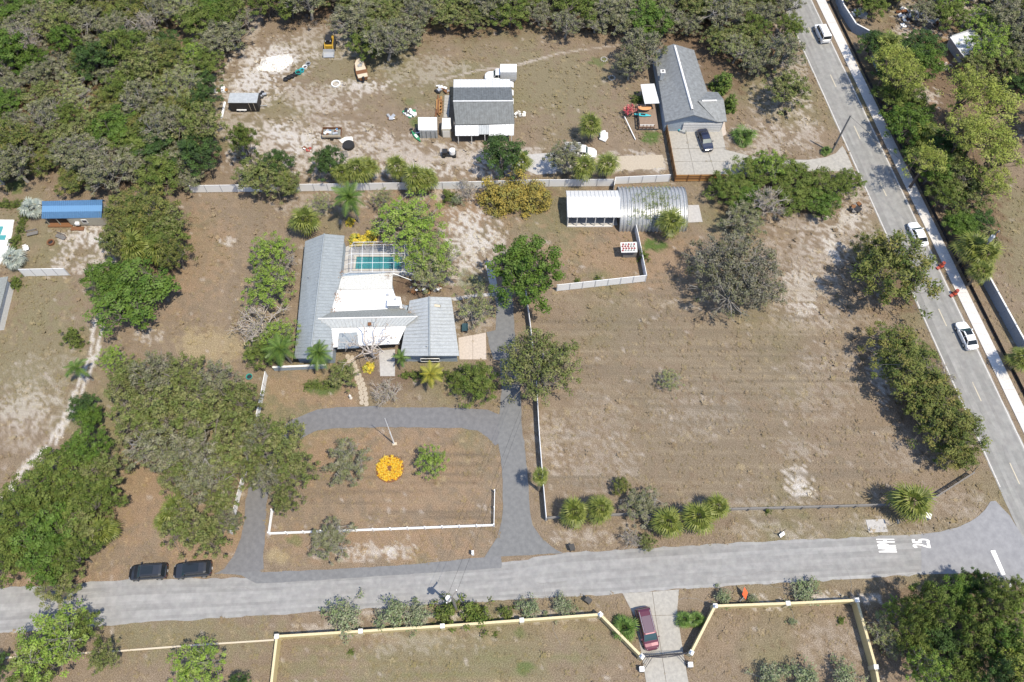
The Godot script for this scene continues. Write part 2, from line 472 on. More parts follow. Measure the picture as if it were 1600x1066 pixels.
func plant(kind: String, called: String, x: float, z: float, rad: float, high: float, label: String, cat := "tree", group := "") -> Node3D:
	var k: Dictionary = kinds[kind]
	var m: Array = k.list[k.at % k.list.size()]
	k.at += 1
	var t := thing(called, label, cat, Vector3(x, 0, z), 0.0, group)
	rad *= 1.16
	if cat == "tree":
		high *= rng.randf_range(0.86, 1.2)
	var s := Vector3(rad / k.R, high / k.H, rad / k.R)
	var b := Basis(Vector3.UP, rng.randf() * TAU).scaled_local(s)
	var tr := put(t, "trunk" if cat == "tree" else "stems", m[0], mats.bark)
	tr.transform.basis = b
	if m[1]:
		var cr := put(t, "crown" if cat == "tree" else "foliage", m[1], mats.leaf)
		cr.transform.basis = b
	return t

# palms: each frond a part
var fronds := {}
func make_fronds() -> void:
	for v in 3:   # fan leaves
		for c in [["fan", Color(0.06, 0.088, 0.016), Color(0.125, 0.14, 0.03)], ["silver_fan", Color(0.2, 0.24, 0.22), Color(0.28, 0.31, 0.29)], ["dead", Color(0.22, 0.17, 0.1), Color(0.18, 0.14, 0.08)], ["deep_fan", Color(0.05, 0.1, 0.02), Color(0.085, 0.135, 0.03)]]:
			rng.seed = 40 + v
			var g := Geo.new()
			g.col = c[2]
			g.tube([Vector3.ZERO, Vector3(0, 0.08, 0.28), Vector3(0, 0.08, 0.5)], [0.022, 0.018, 0.012], 3)
			var n := 15
			for i in n:
				var a := lerpf(-2.0, 2.0, float(i) / (n - 1)) + rng.randf_range(-0.06, 0.06)
				var l := (0.62 - 0.12 * absf(a) / 2.0) * rng.randf_range(0.88, 1.08)
				var d := Vector3(sin(a), 0, cos(a))
				var o := Vector3(0, 0.08, 0.48)
				var side := Vector3(cos(a), 0, -sin(a)) * 0.036
				var m := o + d * l * 0.55 + Vector3(0, 0.04, 0)
				var e := o + d * l + Vector3(0, -0.13 - rng.randf() * 0.12, 0)
				var t := rng.randf()
				g.col = c[1].lerp(c[2], t * 0.7)
				g.tri(o, m - side, m + side)
				g.col = c[1].lerp(c[2], 0.35 + 0.65 * t) * Color(1.25, 1.2, 1.1)
				g.tri(m - side, e, m + side)
			fronds["%s%d" % [c[0], v]] = g.mesh()
	for v in 2:   # feather leaves
		for c in [["feather", Color(0.06, 0.115, 0.022), Color(0.1, 0.15, 0.035)], ["gold_feather", Color(0.17, 0.19, 0.03), Color(0.27, 0.24, 0.04)]]:
			rng.seed = 60 + v
			var g := Geo.new()
			var pts := []
			for i in 7:
				var t := i / 6.0
				pts.append(Vector3(0, 0.28 * sin(t * 2.2) - 0.42 * t * t, t * 0.95))
			g.col = c[2]
			g.tube(pts, [0.02, 0.018, 0.015, 0.012, 0.01, 0.007, 0.004], 3)
			for i in 26:
				var t := 0.1 + 0.9 * i / 25.0
				var o: Vector3 = pts[int(t * 5.99)].lerp(pts[int(t * 5.99) + 1], fmod(t * 5.99, 1.0))
				for s in [-1.0, 1.0]:
					var l := 0.34 * sin(clampf(t * 2.6 + 0.3, 0.3, 2.95)) * rng.randf_range(0.85, 1.1)
					var e := o + Vector3(s * l * 0.85, -l * 0.45, l * 0.5)
					g.col = c[1].lerp(c[2], rng.randf())
					g.tri(o - Vector3(0, 0, 0.022), e, o + Vector3(0, 0, 0.022))
			fronds["%s%d" % [c[0], v]] = g.mesh()

func palm(kind: String, x: float, z: float, rad: float, high: float, label: String, count := 24, group := "", lean := Vector2.ZERO) -> Node3D:
	var feather := kind.ends_with("feather")
	var t := thing("palm_tree", label, "palm tree", Vector3(x, 0, z), 0.0, group)
	var th := high * (0.78 if high > 2.0 else 0.3)
	var g := Geo.new()
	g.col = Color(0.2, 0.17, 0.13) if not feather else Color(0.33, 0.31, 0.28)
	var tr := 0.19 if not feather else 0.14
	if high < 2.0: tr = 0.12
	var top := Vector3(lean.x, th, lean.y)
	g.tube([Vector3(0, -0.1, 0), top * Vector3(0.3, 0.4, 0.3), top * Vector3(0.7, 0.75, 0.7), top], [tr * 1.35, tr, tr * 0.95, tr * 0.8], 8)
	lgeo(t, "trunk", g, mats.bark)
	var nv := 2 if feather else 3
	for i in count:
		var u := (i + 0.5) / count
		var pitch := lerpf(-1.25, 0.75, pow(u, 0.85)) if not feather else lerpf(-1.1, 0.35, u)
		pitch += rng.randf_range(-0.1, 0.1)
		var yaw := i * 2.39996 + rng.randf_range(-0.25, 0.25)
		var s := rad * rng.randf_range(0.8, 1.22)
		var key := "%s%d" % [kind, i % nv]
		if kind == "fan" and u > 0.93: key = "dead%d" % (i % nv)
		var f := put(t, "frond", fronds[key], mats.frond)
		f.transform = Transform3D((Basis(Vector3.UP, yaw) * Basis(Vector3.RIGHT, pitch)).scaled_local(Vector3.ONE * s), top + Vector3(0, 0.1, 0))
	return t

# ---------- ground and paving
func sm(a: float, b: float, x: float) -> float:
	var t := clampf((x - a) / (b - a), 0.0, 1.0)
	return t * t * (3.0 - 2.0 * t)

var gx := PackedFloat32Array()
var gz := PackedFloat32Array()
var gc := PackedColorArray()
const X0 := -112.0
const Z0 := -140.0
const STEP := 0.4
const NX := 561
const NZ := 361

func dab(x: float, z: float, rx: float, rz: float, c: Color, strength: float, ragged := 0.7, gain := 2.0, speckle := 0.0) -> void:
	var i0 := maxi(0, int((x - rx * 1.3 - X0) / STEP))
	var i1 := mini(NX - 1, int((x + rx * 1.3 - X0) / STEP) + 1)
	var j0 := maxi(0, int((z - rz * 1.3 - Z0) / STEP))
	var j1 := mini(NZ - 1, int((z + rz * 1.3 - Z0) / STEP) + 1)
	for j in range(j0, j1 + 1):
		var pz := Z0 + j * STEP
		for i in range(i0, i1 + 1):
			var px := X0 + i * STEP
			var d := Vector2((px - x) / rx, (pz - z) / rz).length()
			if d > 1.3: continue
			var q := (1.0 - d) * gain + ragged * (fine.get_noise_2d(px, pz) * 1.6 + wide.get_noise_2d(px * 5.0, pz * 5.0))
			if speckle > 0.0: q += speckle * grit.get_noise_2d(px, pz)
			var a := sm(0.0, 0.8 if speckle == 0.0 else 0.5, q) * strength
			if a > 0.003:
				var k := j * NX + i
				gc[k] = gc[k].lerp(c, a)

func trail(pts: Array, w: float, c: Color, strength: float, ragged := 0.6) -> void:
	for i in pts.size() - 1:
		var a: Vector2 = pts[i]
		var b: Vector2 = pts[i + 1]
		var n := maxi(1, int(a.distance_to(b) / (w * 0.7)))
		for k in n:
			var p := a.lerp(b, float(k) / n)
			dab(p.x, p.y, w, w, c, strength, ragged, 1.6)

const SAND := Color(0.4, 0.345, 0.285)
const WHITE := Color(0.58, 0.535, 0.46)
const TAN := Color(0.27, 0.2, 0.13)
const RED := Color(0.235, 0.145, 0.085)
const BROWN := Color(0.16, 0.11, 0.07)
const DULL := Color(0.19, 0.155, 0.105)
const GREEN := Color(0.095, 0.135, 0.04)
const MOSS := Color(0.17, 0.165, 0.075)
const STRAW := Color(0.33, 0.26, 0.15)

func make_ground() -> void:
	gc.resize(NX * NZ)
	var base := Color(0.225, 0.172, 0.118)
	for j in NZ:
		var z := Z0 + j * STEP
		for i in NX:
			var x := X0 + i * STEP
			var a := wide.get_noise_2d(x, z)
			var b := wide.get_noise_2d(x * 4.0 + 300, z * 4.0)
			var f := fine.get_noise_2d(x, z)
			var c := base.lerp(MOSS, sm(0.0, 0.55, a) * 0.5).lerp(TAN, sm(0.05, 0.5, -b) * 0.5)
			var t := 1.0 + 0.14 * f + 0.1 * b
			gc[j * NX + i] = Color(c.r * t, c.g * t, c.b * t)
	# lawns and lots: x, z, half-widths
	for q in [[-55.46, -64.53, 10.8, 19.71], [31.56, -43.35, 23.45, 15.63]]:
		dab(q[0], q[1], q[2], q[3], base, 0.4, 0.5, 1.2)
	for q in [[-68.33, -52.44, 10.3, 11.55], [-72.01, -62.24, 5.84, 6.8], [-28.03, -113.9, 17.52, 11.44], [6.86, -107.51, 17.16, 10.97], [-7.81, -11.34, 19.52, 4.38], [78.8, -79.14, 7.26, 20.69], [-39.46, -13.55, 12.63, 3.73]]:
		dab(q[0], q[1], q[2], q[3], Color(0.2, 0.175, 0.1), 0.65, 0.5, 1.4)
	for q in [[27.4, -38.58, 17.68, 12.18], [33.7, -52.44, 17.78, 9.45], [19.04, -56.7, 11.43, 6.51]]:
		dab(q[0], q[1], q[2], q[3], DULL, 0.5, 0.6, 1.3)
	for q in [[-50.2, -70.42, 7.03, 10.87], [-49.87, -32.22, 6.88, 7.97], [-24.75, -38.58, 7.07, 4.67], [-13.92, -34.9, 13.05, 8.16], [-28.42, -47.3, 9.17, 4.02], [-10.42, -80.43, 16.67, 7.79], [18.07, -70.42, 14.05, 7.24], [-58.82, -20.88, 9.8, 2.4], [-16.68, -25.36, 16.68, 3.33], [-49.49, -38.58, 3.54, 5.61], [-39.19, -25.36, 7.5, 4.99]]:
		dab(q[0], q[1], q[2], q[3], Color(0.29, 0.195, 0.12), 0.6, 0.6, 1.4)
	for q in [[-44.37, -54.55, 6.61, 4.27], [10.76, -23.71, 3.31, 0.98], [-30.62, -23.71, 2.48, 1.23]]:
		dab(q[0], q[1], q[2], q[3], STRAW, 0.8, 0.5, 1.5)
	# leaf litter under the woods
	for q in [[-80.49, -109.08, 26.45, 23.87], [-60.91, -92.62, 14.14, 11.34], [-12.13, -125.76, 42.45, 7.92], [37.77, -117.2, 14.17, 13.36], [77.78, -107.51, 14.87, 20.44], [75.03, -88.44, 6.43, 20.73], [54.06, -15.05, 10.33, 6.05], [-56.73, -72.85, 6.08, 8.6], [44.69, -83.05, 11.57, 7.94], [59.58, -47.3, 5.5, 11.08], [58.67, -65.68, 4.93, 6.98]]:
		dab(q[0], q[1], q[2], q[3], BROWN, 0.85, 0.6, 1.8)
	for q in [[-72.85, -101.37, 6.72, 5.26], [-85.61, -102.88, 5.63, 6.07], [-13.27, -124.01, 7.24, 3.13], [48.27, -116.37, 3.53, 4.98], [-66.35, -92.62, 4.35, 2.83], [77.14, -118.87, 5.93, 3.37], [79.42, -113.9, 3.5, 4.9], [73.22, -102.88, 2.25, 3.04], [-68.83, -118.87, 3.56, 2.53]]:
		dab(q[0], q[1], q[2], q[3], RED, 0.8, 0.6, 1.8)
	# sand
	var spots := [[-46.57, -109.08, 5.75, 6.33, 0.7], [-42.05, -113.9, 5.26, 4.57, 0.5], [-40.69, -91.92, 5.97, 5.64, 0.75], [-38.35, -94.76, 6.57, 3.59, 0.5], [-29.22, -91.22, 8.66, 5.61, 0.5], [-17.15, -88.44, 8.58, 2.75, 0.7], [-6.46, -89.82, 11.85, 3.05, 0.8], [-21.78, -92.91, 7.62, 2.55, 0.55], [-33.23, -118.87, 5.93, 4.21, 0.45], [-25.67, -106.73, 3.99, 1.87, 0.8], [-35.1, -104.41, 6.79, 2.76, 0.5], [-32.58, -102.13, 4.49, 1.81, 0.5], [-16.18, -110.67, 6.93, 3.2, 0.35], [-49.93, -98.4, 5.55, 3.68, 0.45], [-35.33, -96.93, 5.52, 2.92, 0.4], [-6.6, -73.47, 4.67, 6.42, 0.7], [-8, -69.22, 4, 3.58, 0.7], [-25.98, -91.22, 3.25, 5.61, 0.4], [21.6, -90.52, 5.4, 1.39, 0.6], [-67.02, -73.47, 3.86, 2.71, 0.95], [-66.96, -69.22, 4, 1.67, 0.7], [-45.12, -73.1, 1.42, 0.74, 0.9], [-54.16, -56.16, 1.9, 1.08, 0.6], [38.56, -34, 1.91, 2.34, 0.95], [38.69, -32.22, 1.72, 1.24, 0.9], [40.21, -38.58, 3.09, 1.4, 0.4], [49.42, -71.63, 3.03, 4.87, 0.55], [44.57, -66.85, 5.45, 7.05, 0.5], [45.14, -58.89, 6.72, 2.21, 0.45], [52.92, -74.09, 5.6, 3.72, 0.6], [34.87, -27.04, 5.04, 1.35, 0.5], [48.07, -27.88, 1.52, 0.85, 0.8], [53.61, -49.33, 1.66, 4.09, 0.7], [53.82, -52.44, 1.12, 2.1, 0.6], [26.26, -44.33, 5.43, 3.92, 0.3], [43.08, -47.3, 5.5, 4.02, 0.3], [11.4, -36.73, 5.26, 3.68, 0.35], [12.62, -43.35, 3.61, 3.89, 0.25], [29.86, -30.47, 5.97, 1.22, 0.45], [54.79, -38.58, 3.54, 2.8, 0.35], [46.8, -52.44, 3.74, 2.1, 0.4], [-69.43, -43.35, 5.41, 4.38, 0.22], [-67.55, -46.3, 5.48, 5.98, 0.18], [-65.53, -27.04, 1.85, 5.07, 0.5], [-16.61, -24.53, 4.15, 0.99, 0.55], [-19.88, -23.87, 4.97, 0.82, 0.5], [-16, -16.42, 5.6, 0.92, 0.55], [-22.22, -14.67, 4.76, 0.75, 0.5], [4, -16.35, 6.4, 0.61, 0.5], [39.59, -18.51, 7.27, 0.62, 0.9], [32.2, -17.73, 2.42, 0.54, 0.9], [42.63, -94.05, 5.47, 3.14, 0.5], [47.31, -102.88, 4.51, 6.07, 0.35], [50.86, -110.67, 1.85, 11.2, 0.5], [50.78, -96.93, 2.21, 5.83, 0.4], [77.62, -125.76, 4.85, 2.82, 0.5], [87.32, -125.76, 3.03, 4.4, 0.9], [76.36, -120.57, 4.77, 2.04, 0.7], [73.03, -104.41, 2.26, 2.76, 0.7], [55.73, -83.05, 3.15, 3.97, 0.6], [45.3, -77.22, 6.18, 1.78, 0.65], [50.41, -27.04, 5.04, 1.35, 0.35], [59.72, -30.47, 3.41, 2.18, 0.3], [62.91, -20.88, 2.45, 0.8, 0.7], [-9.6, -58.89, 5.76, 2.21, 0.4], [5.32, -39.52, 2.66, 3.77, 0.3], [39.32, -12.81, 3.93, 2.22, 0.2], [-12.63, -13.55, 7.1, 1.49, 0.25], [9.21, -26.19, 3.35, 1.01, 0.4], [-33.33, -80.43, 5.21, 1.82, 0.35], [-25.24, -83.05, 4.21, 2.65, 0.4], [-10.52, -83.05, 6.31, 1.59, 0.5]]
	for q in spots:
		if q[0] > 8.0 and q[1] > -78.0 and q[1] < -27.0 and q[4] < 0.7: q[4] *= 0.6
		dab(q[0], q[1], q[2], q[3], SAND.lerp(WHITE, 0.25), minf(1.0, q[4] * 1.15), 1.2, 1.1, 2.2)
	for q in [[-43.29, -112.76, 3.96, 3.24, 1.0], [-42, -113.57, 2.57, 2.61, 1.0], [-45.12, -110.99, 2.55, 1.28, 0.9], [-40.1, -95.48, 1.32, 2.02, 0.9], [-25.37, -107.19, 2.51, 0.94, 0.8], [-31.42, -107.19, 0.91, 0.78, 0.9], [-28.46, -94.48, 1.53, 0.86, 0.9], [38.67, -33.11, 0.86, 1.78, 0.8], [39.15, -32.4, 1.2, 0.71, 0.8], [-66.6, -73.84, 2.24, 1.48, 0.6], [50.54, -72.24, 1.01, 2.44, 0.6], [45.09, -61.34, 1.36, 0.56, 0.7], [-16.19, -24.37, 1, 0.49, 0.6], [44.18, -60, 1.54, 0.33, 0.5], [39.56, -18.35, 3.23, 0.31, 0.6], [76.32, -125.41, 1.94, 1.4, 0.8], [-6.61, -73.84, 3.46, 4.45, 0.8], [-68.81, -44.33, 3.62, 2.94, 0.22], [-5.93, -90.1, 6.47, 1.11, 0.6], [53.54, -77.22, 3.09, 1.78, 0.5], [44.18, -64.53, 2.95, 3.46, 0.4], [-45.87, -108.29, 3.44, 3.78, 0.6], [-36.04, -93.76, 3.28, 2.28, 0.5], [-16.06, -88.17, 5.35, 1.1, 0.5], [19.39, -89.82, 4.31, 0.97, 0.8], [14, -89.82, 4.31, 0.83, 0.6], [27.13, -61.11, 1.36, 0.56, 0.4], [53.15, -49.33, 0.74, 2.66, 0.5], [-8, -16.42, 4.8, 0.38, 0.5]]:
		dab(q[0], q[1], q[2], q[3], WHITE, q[4], 0.9, 1.5, 1.6)
	# greener patches
	for q in [[22.46, -72.49, 2.63, 1.22, 1.0], [23.56, -94.76, 1.97, 2.01, 1.0], [-27.1, -47.81, 2.76, 1.41, 0.9], [15.73, -113.09, 2.33, 1.46, 0.6], [-16.64, -98.4, 1.55, 1.33, 0.8], [-5.92, -65.68, 2.47, 2.33, 0.5], [-81.89, -84.38, 2.11, 1.87, 0.8], [-18.02, -102.88, 1.13, 1.52, 0.4], [15.25, -22.89, 1.15, 0.49, 0.3], [-13.2, -122.28, 2.4, 1.72, 0.3], [-19.75, -12.07, 0.47, 0.37, 0.7], [1.55, -10.25, 1.24, 1.01, 0.7], [0.95, -14.3, 0.79, 0.6, 0.5], [-28.4, -25.78, 1.17, 0.67, 0.5], [38.59, -29.17, 0.85, 0.52, 0.4], [12.88, -66.85, 2.97, 0.94, 0.3]]:
		dab(q[0], q[1], q[2], q[3], GREEN, q[4], 0.7, 1.8)
	# dark mulch beds and turned soil
	for q in [[-14.16, -54.55, 3.78, 2.77, 0.9], [-19.45, -49.84, 8.34, 1.44, 0.5], [-15.71, -64.53, 3.93, 2.31, 0.9], [19.69, -86.39, 4.26, 0.81, 0.6], [3.15, -83.05, 6.31, 1.32, 0.4], [-15.65, -48.31, 6.44, 1.42, 0.4], [-4.6, -48.31, 3.68, 2.03, 0.5]]:
		dab(q[0], q[1], q[2], q[3], Color(0.14, 0.095, 0.065), q[4], 0.5, 1.8)
	# wheel tracks and worn lines
	trail([Vector2(-62.71, -58.89), Vector2(-61.78, -52.44), Vector2(-62.52, -47.3), Vector2(-63.23, -42.38), Vector2(-64.39, -38.12), Vector2(-65.93, -35.81)], 0.34, WHITE, 0.85)
	trail([Vector2(-61.43, -58.34), Vector2(-60.91, -53.49), Vector2(-61.54, -47.81), Vector2(-62.45, -42.86), Vector2(-63.5, -38.12), Vector2(-64.93, -35.36)], 0.34, WHITE, 0.8)
	trail([Vector2(-65.09, -38.12), Vector2(-66.98, -34.9), Vector2(-67.83, -31.34), Vector2(-66.71, -25.36)], 0.7, WHITE, 0.75)
	trail([Vector2(-12.62, -108.29), Vector2(-6.36, -110.67), Vector2(0, -111.63), Vector2(8.2, -114.88), Vector2(11.75, -115.71)], 0.3, SAND, 0.75)
	trail([Vector2(11.75, -115.71), Vector2(20.07, -117.2)], 0.25, SAND, 0.5)
	trail([Vector2(-21.6, -90.52), Vector2(-11.86, -90.1), Vector2(0, -91.22), Vector2(10.74, -88.99), Vector2(25.79, -89.13)], 2.0, SAND, 0.7)
	trail([Vector2(6.44, -88.72), Vector2(13.96, -88.99), Vector2(25.78, -88.99)], 1.6, WHITE, 0.7)
	trail([Vector2(-48.66, -118.87), Vector2(-47.99, -122.28), Vector2(-49.33, -127.17)], 1.5, SAND, 0.5)
	trail([Vector2(21.94, -59.44), Vector2(22.91, -61.68), Vector2(25.32, -62.47)], 0.25, SAND, 0.7)
	trail([Vector2(42.7, -61.56), Vector2(45.41, -60.44), Vector2(47.77, -57.57)], 0.35, SAND, 0.7)
	# mowing lines across the lots
	for k in 170:
		var z := rng.randf_range(-66, -27)
		var x := rng.randf_range(6, 52)
		dab(x, z, rng.randf_range(6, 16), rng.randf_range(0.22, 0.4), Color(0.17, 0.138, 0.098) if k % 2 else Color(0.27, 0.215, 0.145), 0.5, 0.45, 1.2)
	for k in 40:
		dab(rng.randf_range(-24, -5), rng.randf_range(-38, -27.5), rng.randf_range(4, 10), rng.randf_range(0.22, 0.4), Color(0.15, 0.115, 0.08) if k % 2 else TAN, 0.55, 0.5, 1.2)
	for k in 40:
		dab(rng.randf_range(-27, 14), rng.randf_range(-15, -6), rng.randf_range(4, 10), rng.randf_range(0.3, 0.6), MOSS if k % 2 else TAN, 0.35, 0.5, 1.2)
	for k in 50:
		dab(rng.randf_range(-52, -33), rng.randf_range(-80, -48), rng.randf_range(0.3, 0.6), rng.randf_range(3, 9), DULL if k % 2 else TAN, 0.3, 0.5, 1.2)
	# small stones, shell and clods
	for k in 5200:
		var x := rng.randf_range(-100, 100)
		var z := rng.randf_range(-130, -6)
		var s := rng.randf_range(0.2, 0.42)
		dab(x, z, s, s, [SAND, BROWN, DULL, STRAW][k % 4], rng.randf_range(0.3, 0.8), 0.3, 2.0)
	var xs := [-1600.0, -800.0, -400.0, -220.0, -150.0]
	for i in NX: xs.append(X0 + i * STEP)
	xs.append_array([150.0, 220.0, 400.0, 800.0, 1600.0])
	var zs := [-1600.0, -800.0, -400.0, -250.0, -170.0]
	for j in NZ: zs.append(Z0 + j * STEP)
	zs.append_array([30.0, 100.0, 300.0, 900.0, 1600.0])
	var v := PackedVector3Array()
	var n := PackedVector3Array()
	var c := PackedColorArray()
	var id := PackedInt32Array()
	var w: int = xs.size()
	for j in zs.size():
		for i in w:
			v.append(Vector3(xs[i], 0, zs[j]))
			n.append(Vector3.UP)
			var q := gc[clampi(j - 5, 0, NZ - 1) * NX + clampi(i - 5, 0, NX - 1)]
			c.append(Color(q.r * 2.06, q.g * 2.25, q.b * 2.56))
	for j in zs.size() - 1:
		for i in w - 1:
			var a := j * w + i
			for q in [a, a + 1, a + w + 1, a, a + w + 1, a + w]:
				id.append(q)
	var arr := []
	arr.resize(Mesh.ARRAY_MAX)
	arr[Mesh.ARRAY_VERTEX] = v
	arr[Mesh.ARRAY_NORMAL] = n
	arr[Mesh.ARRAY_COLOR] = c
	arr[Mesh.ARRAY_INDEX] = id
	var m := ArrayMesh.new()
	m.add_surface_from_arrays(Mesh.PRIMITIVE_TRIANGLES, arr)
	var o := put(self, "ground", m, mats.ground)
	tag(o, "dry tan lawns, bare sand and leaf litter of the whole neighbourhood")
	o.set_meta("kind", "structure")

func along(pts: Array, t: float) -> Vector2:
	var total := 0.0
	for i in pts.size() - 1: total += pts[i].distance_to(pts[i + 1])
	var want := t * total
	for i in pts.size() - 1:
		var d: float = pts[i].distance_to(pts[i + 1])
		if want <= d or i == pts.size() - 2:
			return pts[i].lerp(pts[i + 1], want / maxf(d, 0.001))
		want -= d
	return pts[-1]

func strip(e0: Array, e1: Array, na: int, nc: int, y: float, c: Color, wear: float, jag := 0.08) -> Geo:   # between two edge lines, with wear along the lanes
	var g := Geo.new()
	var rows := []
	for i in na + 1:
		var t := float(i) / na
		var a := along(e0, t)
		var b := along(e1, t)
		var row := []
		for k in nc + 1:
			var s := float(k) / nc
			var p := a.lerp(b, s)
			if k == 0 or k == nc:
				p += (a - b).normalized() * fine.get_noise_2d(p.x * 0.7, p.y * 0.7) * jag * 2.0 * (1.0 if k == 0 else -1.0)
			row.append(Vector3(p.x, y, p.y))
		rows.append(row)
	for i in na:
		for k in nc:
			var s := (k + 0.5) / nc
			var t := 1.0 - wear * (0.35 * absf(sin(s * TAU * 1.0 + 0.4)) + 0.9 * wide.get_noise_2d(i * 0.12, k * 14.0) + 0.5 * fine.get_noise_2d(i * 0.25, k * 3.0))
			g.col = Color(c.r * t, c.g * t, c.b * t)
			g.tri_n(rows[i][k], rows[i + 1][k], rows[i + 1][k + 1], Vector3.UP)
			g.tri_n(rows[i][k], rows[i + 1][k + 1], rows[i][k + 1], Vector3.UP)
	return g

func road_x(z: float, off: float) -> float:   # the main road runs 8.4 degrees off north
	return 51.87 + (z + 129.32) * 0.14745 + off * 1.0108

func flat(t: Node3D, called: String, poly: Array, y: float, m: Material, c := Color.WHITE, jag := 0.0, edge := 0.0) -> MeshInstance3D:
	var pts := []
	for i in poly.size():
		var a: Vector2 = poly[i]
		var b: Vector2 = poly[(i + 1) % poly.size()]
		var n := maxi(1, int(a.distance_to(b) / 0.8)) if jag > 0.0 else 1
		for k in n:
			var p := a.lerp(b, float(k) / n)
			pts.append(p + Vector2(fine.get_noise_2d(p.x, p.y), fine.get_noise_2d(p.x + 50, p.y)) * jag)
	pavings.append(PackedVector2Array(poly))
	var g := Geo.new()
	g.col = c
	g.prism(pts, y - edge, y, edge > 0.0)
	return geo(t, called, g, m)

func make_roads() -> void:
	var t := structure("main_road", "pale asphalt road running past the lots on the right with faint centre marks")
	var l := []
	var r := []
	for z in [-300.0, -131.0, -84.0, -40.0, 0.0, 120.0]:
		l.append(Vector2(road_x(z, -0.45), z))
		r.append(Vector2(road_x(z, 5.6), z))
	pavings.append(PackedVector2Array([l[0], l[-1], r[-1], r[0]]))
	geo(t, "asphalt", strip(l, r, 420, 14, 0.024, Color(0.33, 0.328, 0.315), 0.26, 0.05), mats.road)
	for e in [-0.3, 5.35]:
		var g := Geo.new()
		g.prism([Vector2(road_x(-300, e), -300), Vector2(road_x(-33 if e < 0 else 60, e), -33 if e < 0 else 60), Vector2(road_x(-33 if e < 0 else 60, e + 0.13), -33 if e < 0 else 60), Vector2(road_x(-300, e + 0.13), -300)], 0.02, 0.03, false)
		geo(t, "edge_line", g, mats.sidewalk)
	for k in 9:
		var z0 := -134.0 + k * 12.2
		var g := Geo.new()
		g.prism([Vector2(road_x(z0, 2.45), z0), Vector2(road_x(z0 + 3, 2.45), z0 + 3), Vector2(road_x(z0 + 3, 2.6), z0 + 3), Vector2(road_x(z0, 2.6), z0)], 0.02, 0.03, false)
		geo(t, "centre_mark", g, mats.yellow_paint)
	t = structure("sidewalk", "white concrete sidewalk along the far side of the main road")
	var n := 0
	var z := -150.0
	while z < 5.0:
		var g := Geo.new()
		var z1 := z + 1.78
		g.prism([Vector2(road_x(z, 6.35), z), Vector2(road_x(z1, 6.35), z1), Vector2(road_x(z1, 8.1), z1), Vector2(road_x(z, 8.1), z)], 0.0, 0.09 + 0.004 * (n % 3))
		geo(t, "slab", g, mats.sidewalk)
		z += 1.8
		n += 1
	pavings.append(PackedVector2Array([Vector2(road_x(-150, 5.6), -150), Vector2(road_x(5, 5.6), 5), Vector2(road_x(5, 8.1), 5), Vector2(road_x(-150, 8.1), -150)]))
	# the side street
	t = structure("side_street", "pale asphalt side street across the foreground")
	var top := [Vector2(-135.87, -16.19), Vector2(-88.59, -17.81), Vector2(-65.01, -19.73), Vector2(-48.19, -20.84), Vector2(-34.55, -21.36), Vector2(-32.59, -20.27), Vector2(-1.4, -22.24), Vector2(-1.24, -23.71), Vector2(6.63, -24.12), Vector2(31.72, -25.61), Vector2(53.93, -26.65)]
	var low := [Vector2(-132.76, -11.34), Vector2(-86.51, -12.81), Vector2(-63.35, -14.22), Vector2(-46.99, -15.43), Vector2(-31.99, -16.35), Vector2(-16.07, -17.34), Vector2(1.62, -18.43), Vector2(13.85, -19.06), Vector2(21.36, -19.61), Vector2(30.94, -20.16), Vector2(52.67, -21.44)]
	pavings.append(PackedVector2Array(top + [low[10], low[9], low[8], low[6], low[4], low[3], low[2], low[1], low[0]]))
	geo(t, "asphalt", strip([Vector2(-135.87, -16.19), Vector2(-88.59, -17.81), Vector2(-65.01, -19.73), Vector2(-48.19, -20.84), Vector2(-32.7, -21.04), Vector2(-16.42, -21.92), Vector2(-1.24, -22.89), Vector2(6.63, -24.12), Vector2(31.72, -25.61), Vector2(53.93, -26.65)], low, 300, 14, 0.028, Color(0.345, 0.343, 0.338), 0.22, 0.13), mats.road)
	flat(t, "junction_asphalt", [Vector2(53.68, -26.64), Vector2(56.27, -26.95), Vector2(58.5, -27.46), Vector2(60.39, -28.22), Vector2(61.9, -29.08), Vector2(62.99, -29.94), Vector2(63.96, -30.99), Vector2(64.67, -31.08), Vector2(65.97, -29.08), Vector2(68.18, -22.08), Vector2(69.5, -16.57), Vector2(63.95, -20.56), Vector2(61.24, -21.36), Vector2(59.1, -21.6), Vector2(52.42, -21.44)], 0.033, mats.road, Color(0.3, 0.305, 0.32), 0.08)
	flat(t, "asphalt_patch", [Vector2(-37.28, -21.52), Vector2(-34.69, -22.24), Vector2(-31.83, -21.76), Vector2(-24.64, -22), Vector2(-14.82, -22.57), Vector2(-8.25, -23.14), Vector2(-3.56, -23.63), Vector2(-1.41, -23.87), Vector2(-1.32, -22.57), Vector2(-1.4, -22.24), Vector2(-9.02, -21.76), Vector2(-16.37, -21.28), Vector2(-24.49, -20.72), Vector2(-32.59, -20.27), Vector2(-34.55, -21.36)], 0.0345, mats.drive, Color(0.2, 0.207, 0.215), 0.1)
	var g2 := Geo.new()
	g2.prism([Vector2(62.12, -24.45), Vector2(62.72, -24.53), Vector2(63.19, -21.44), Vector2(62.71, -21.32)], 0.03, 0.04, false)
	geo(t, "stop_line", g2, mats.road_paint)
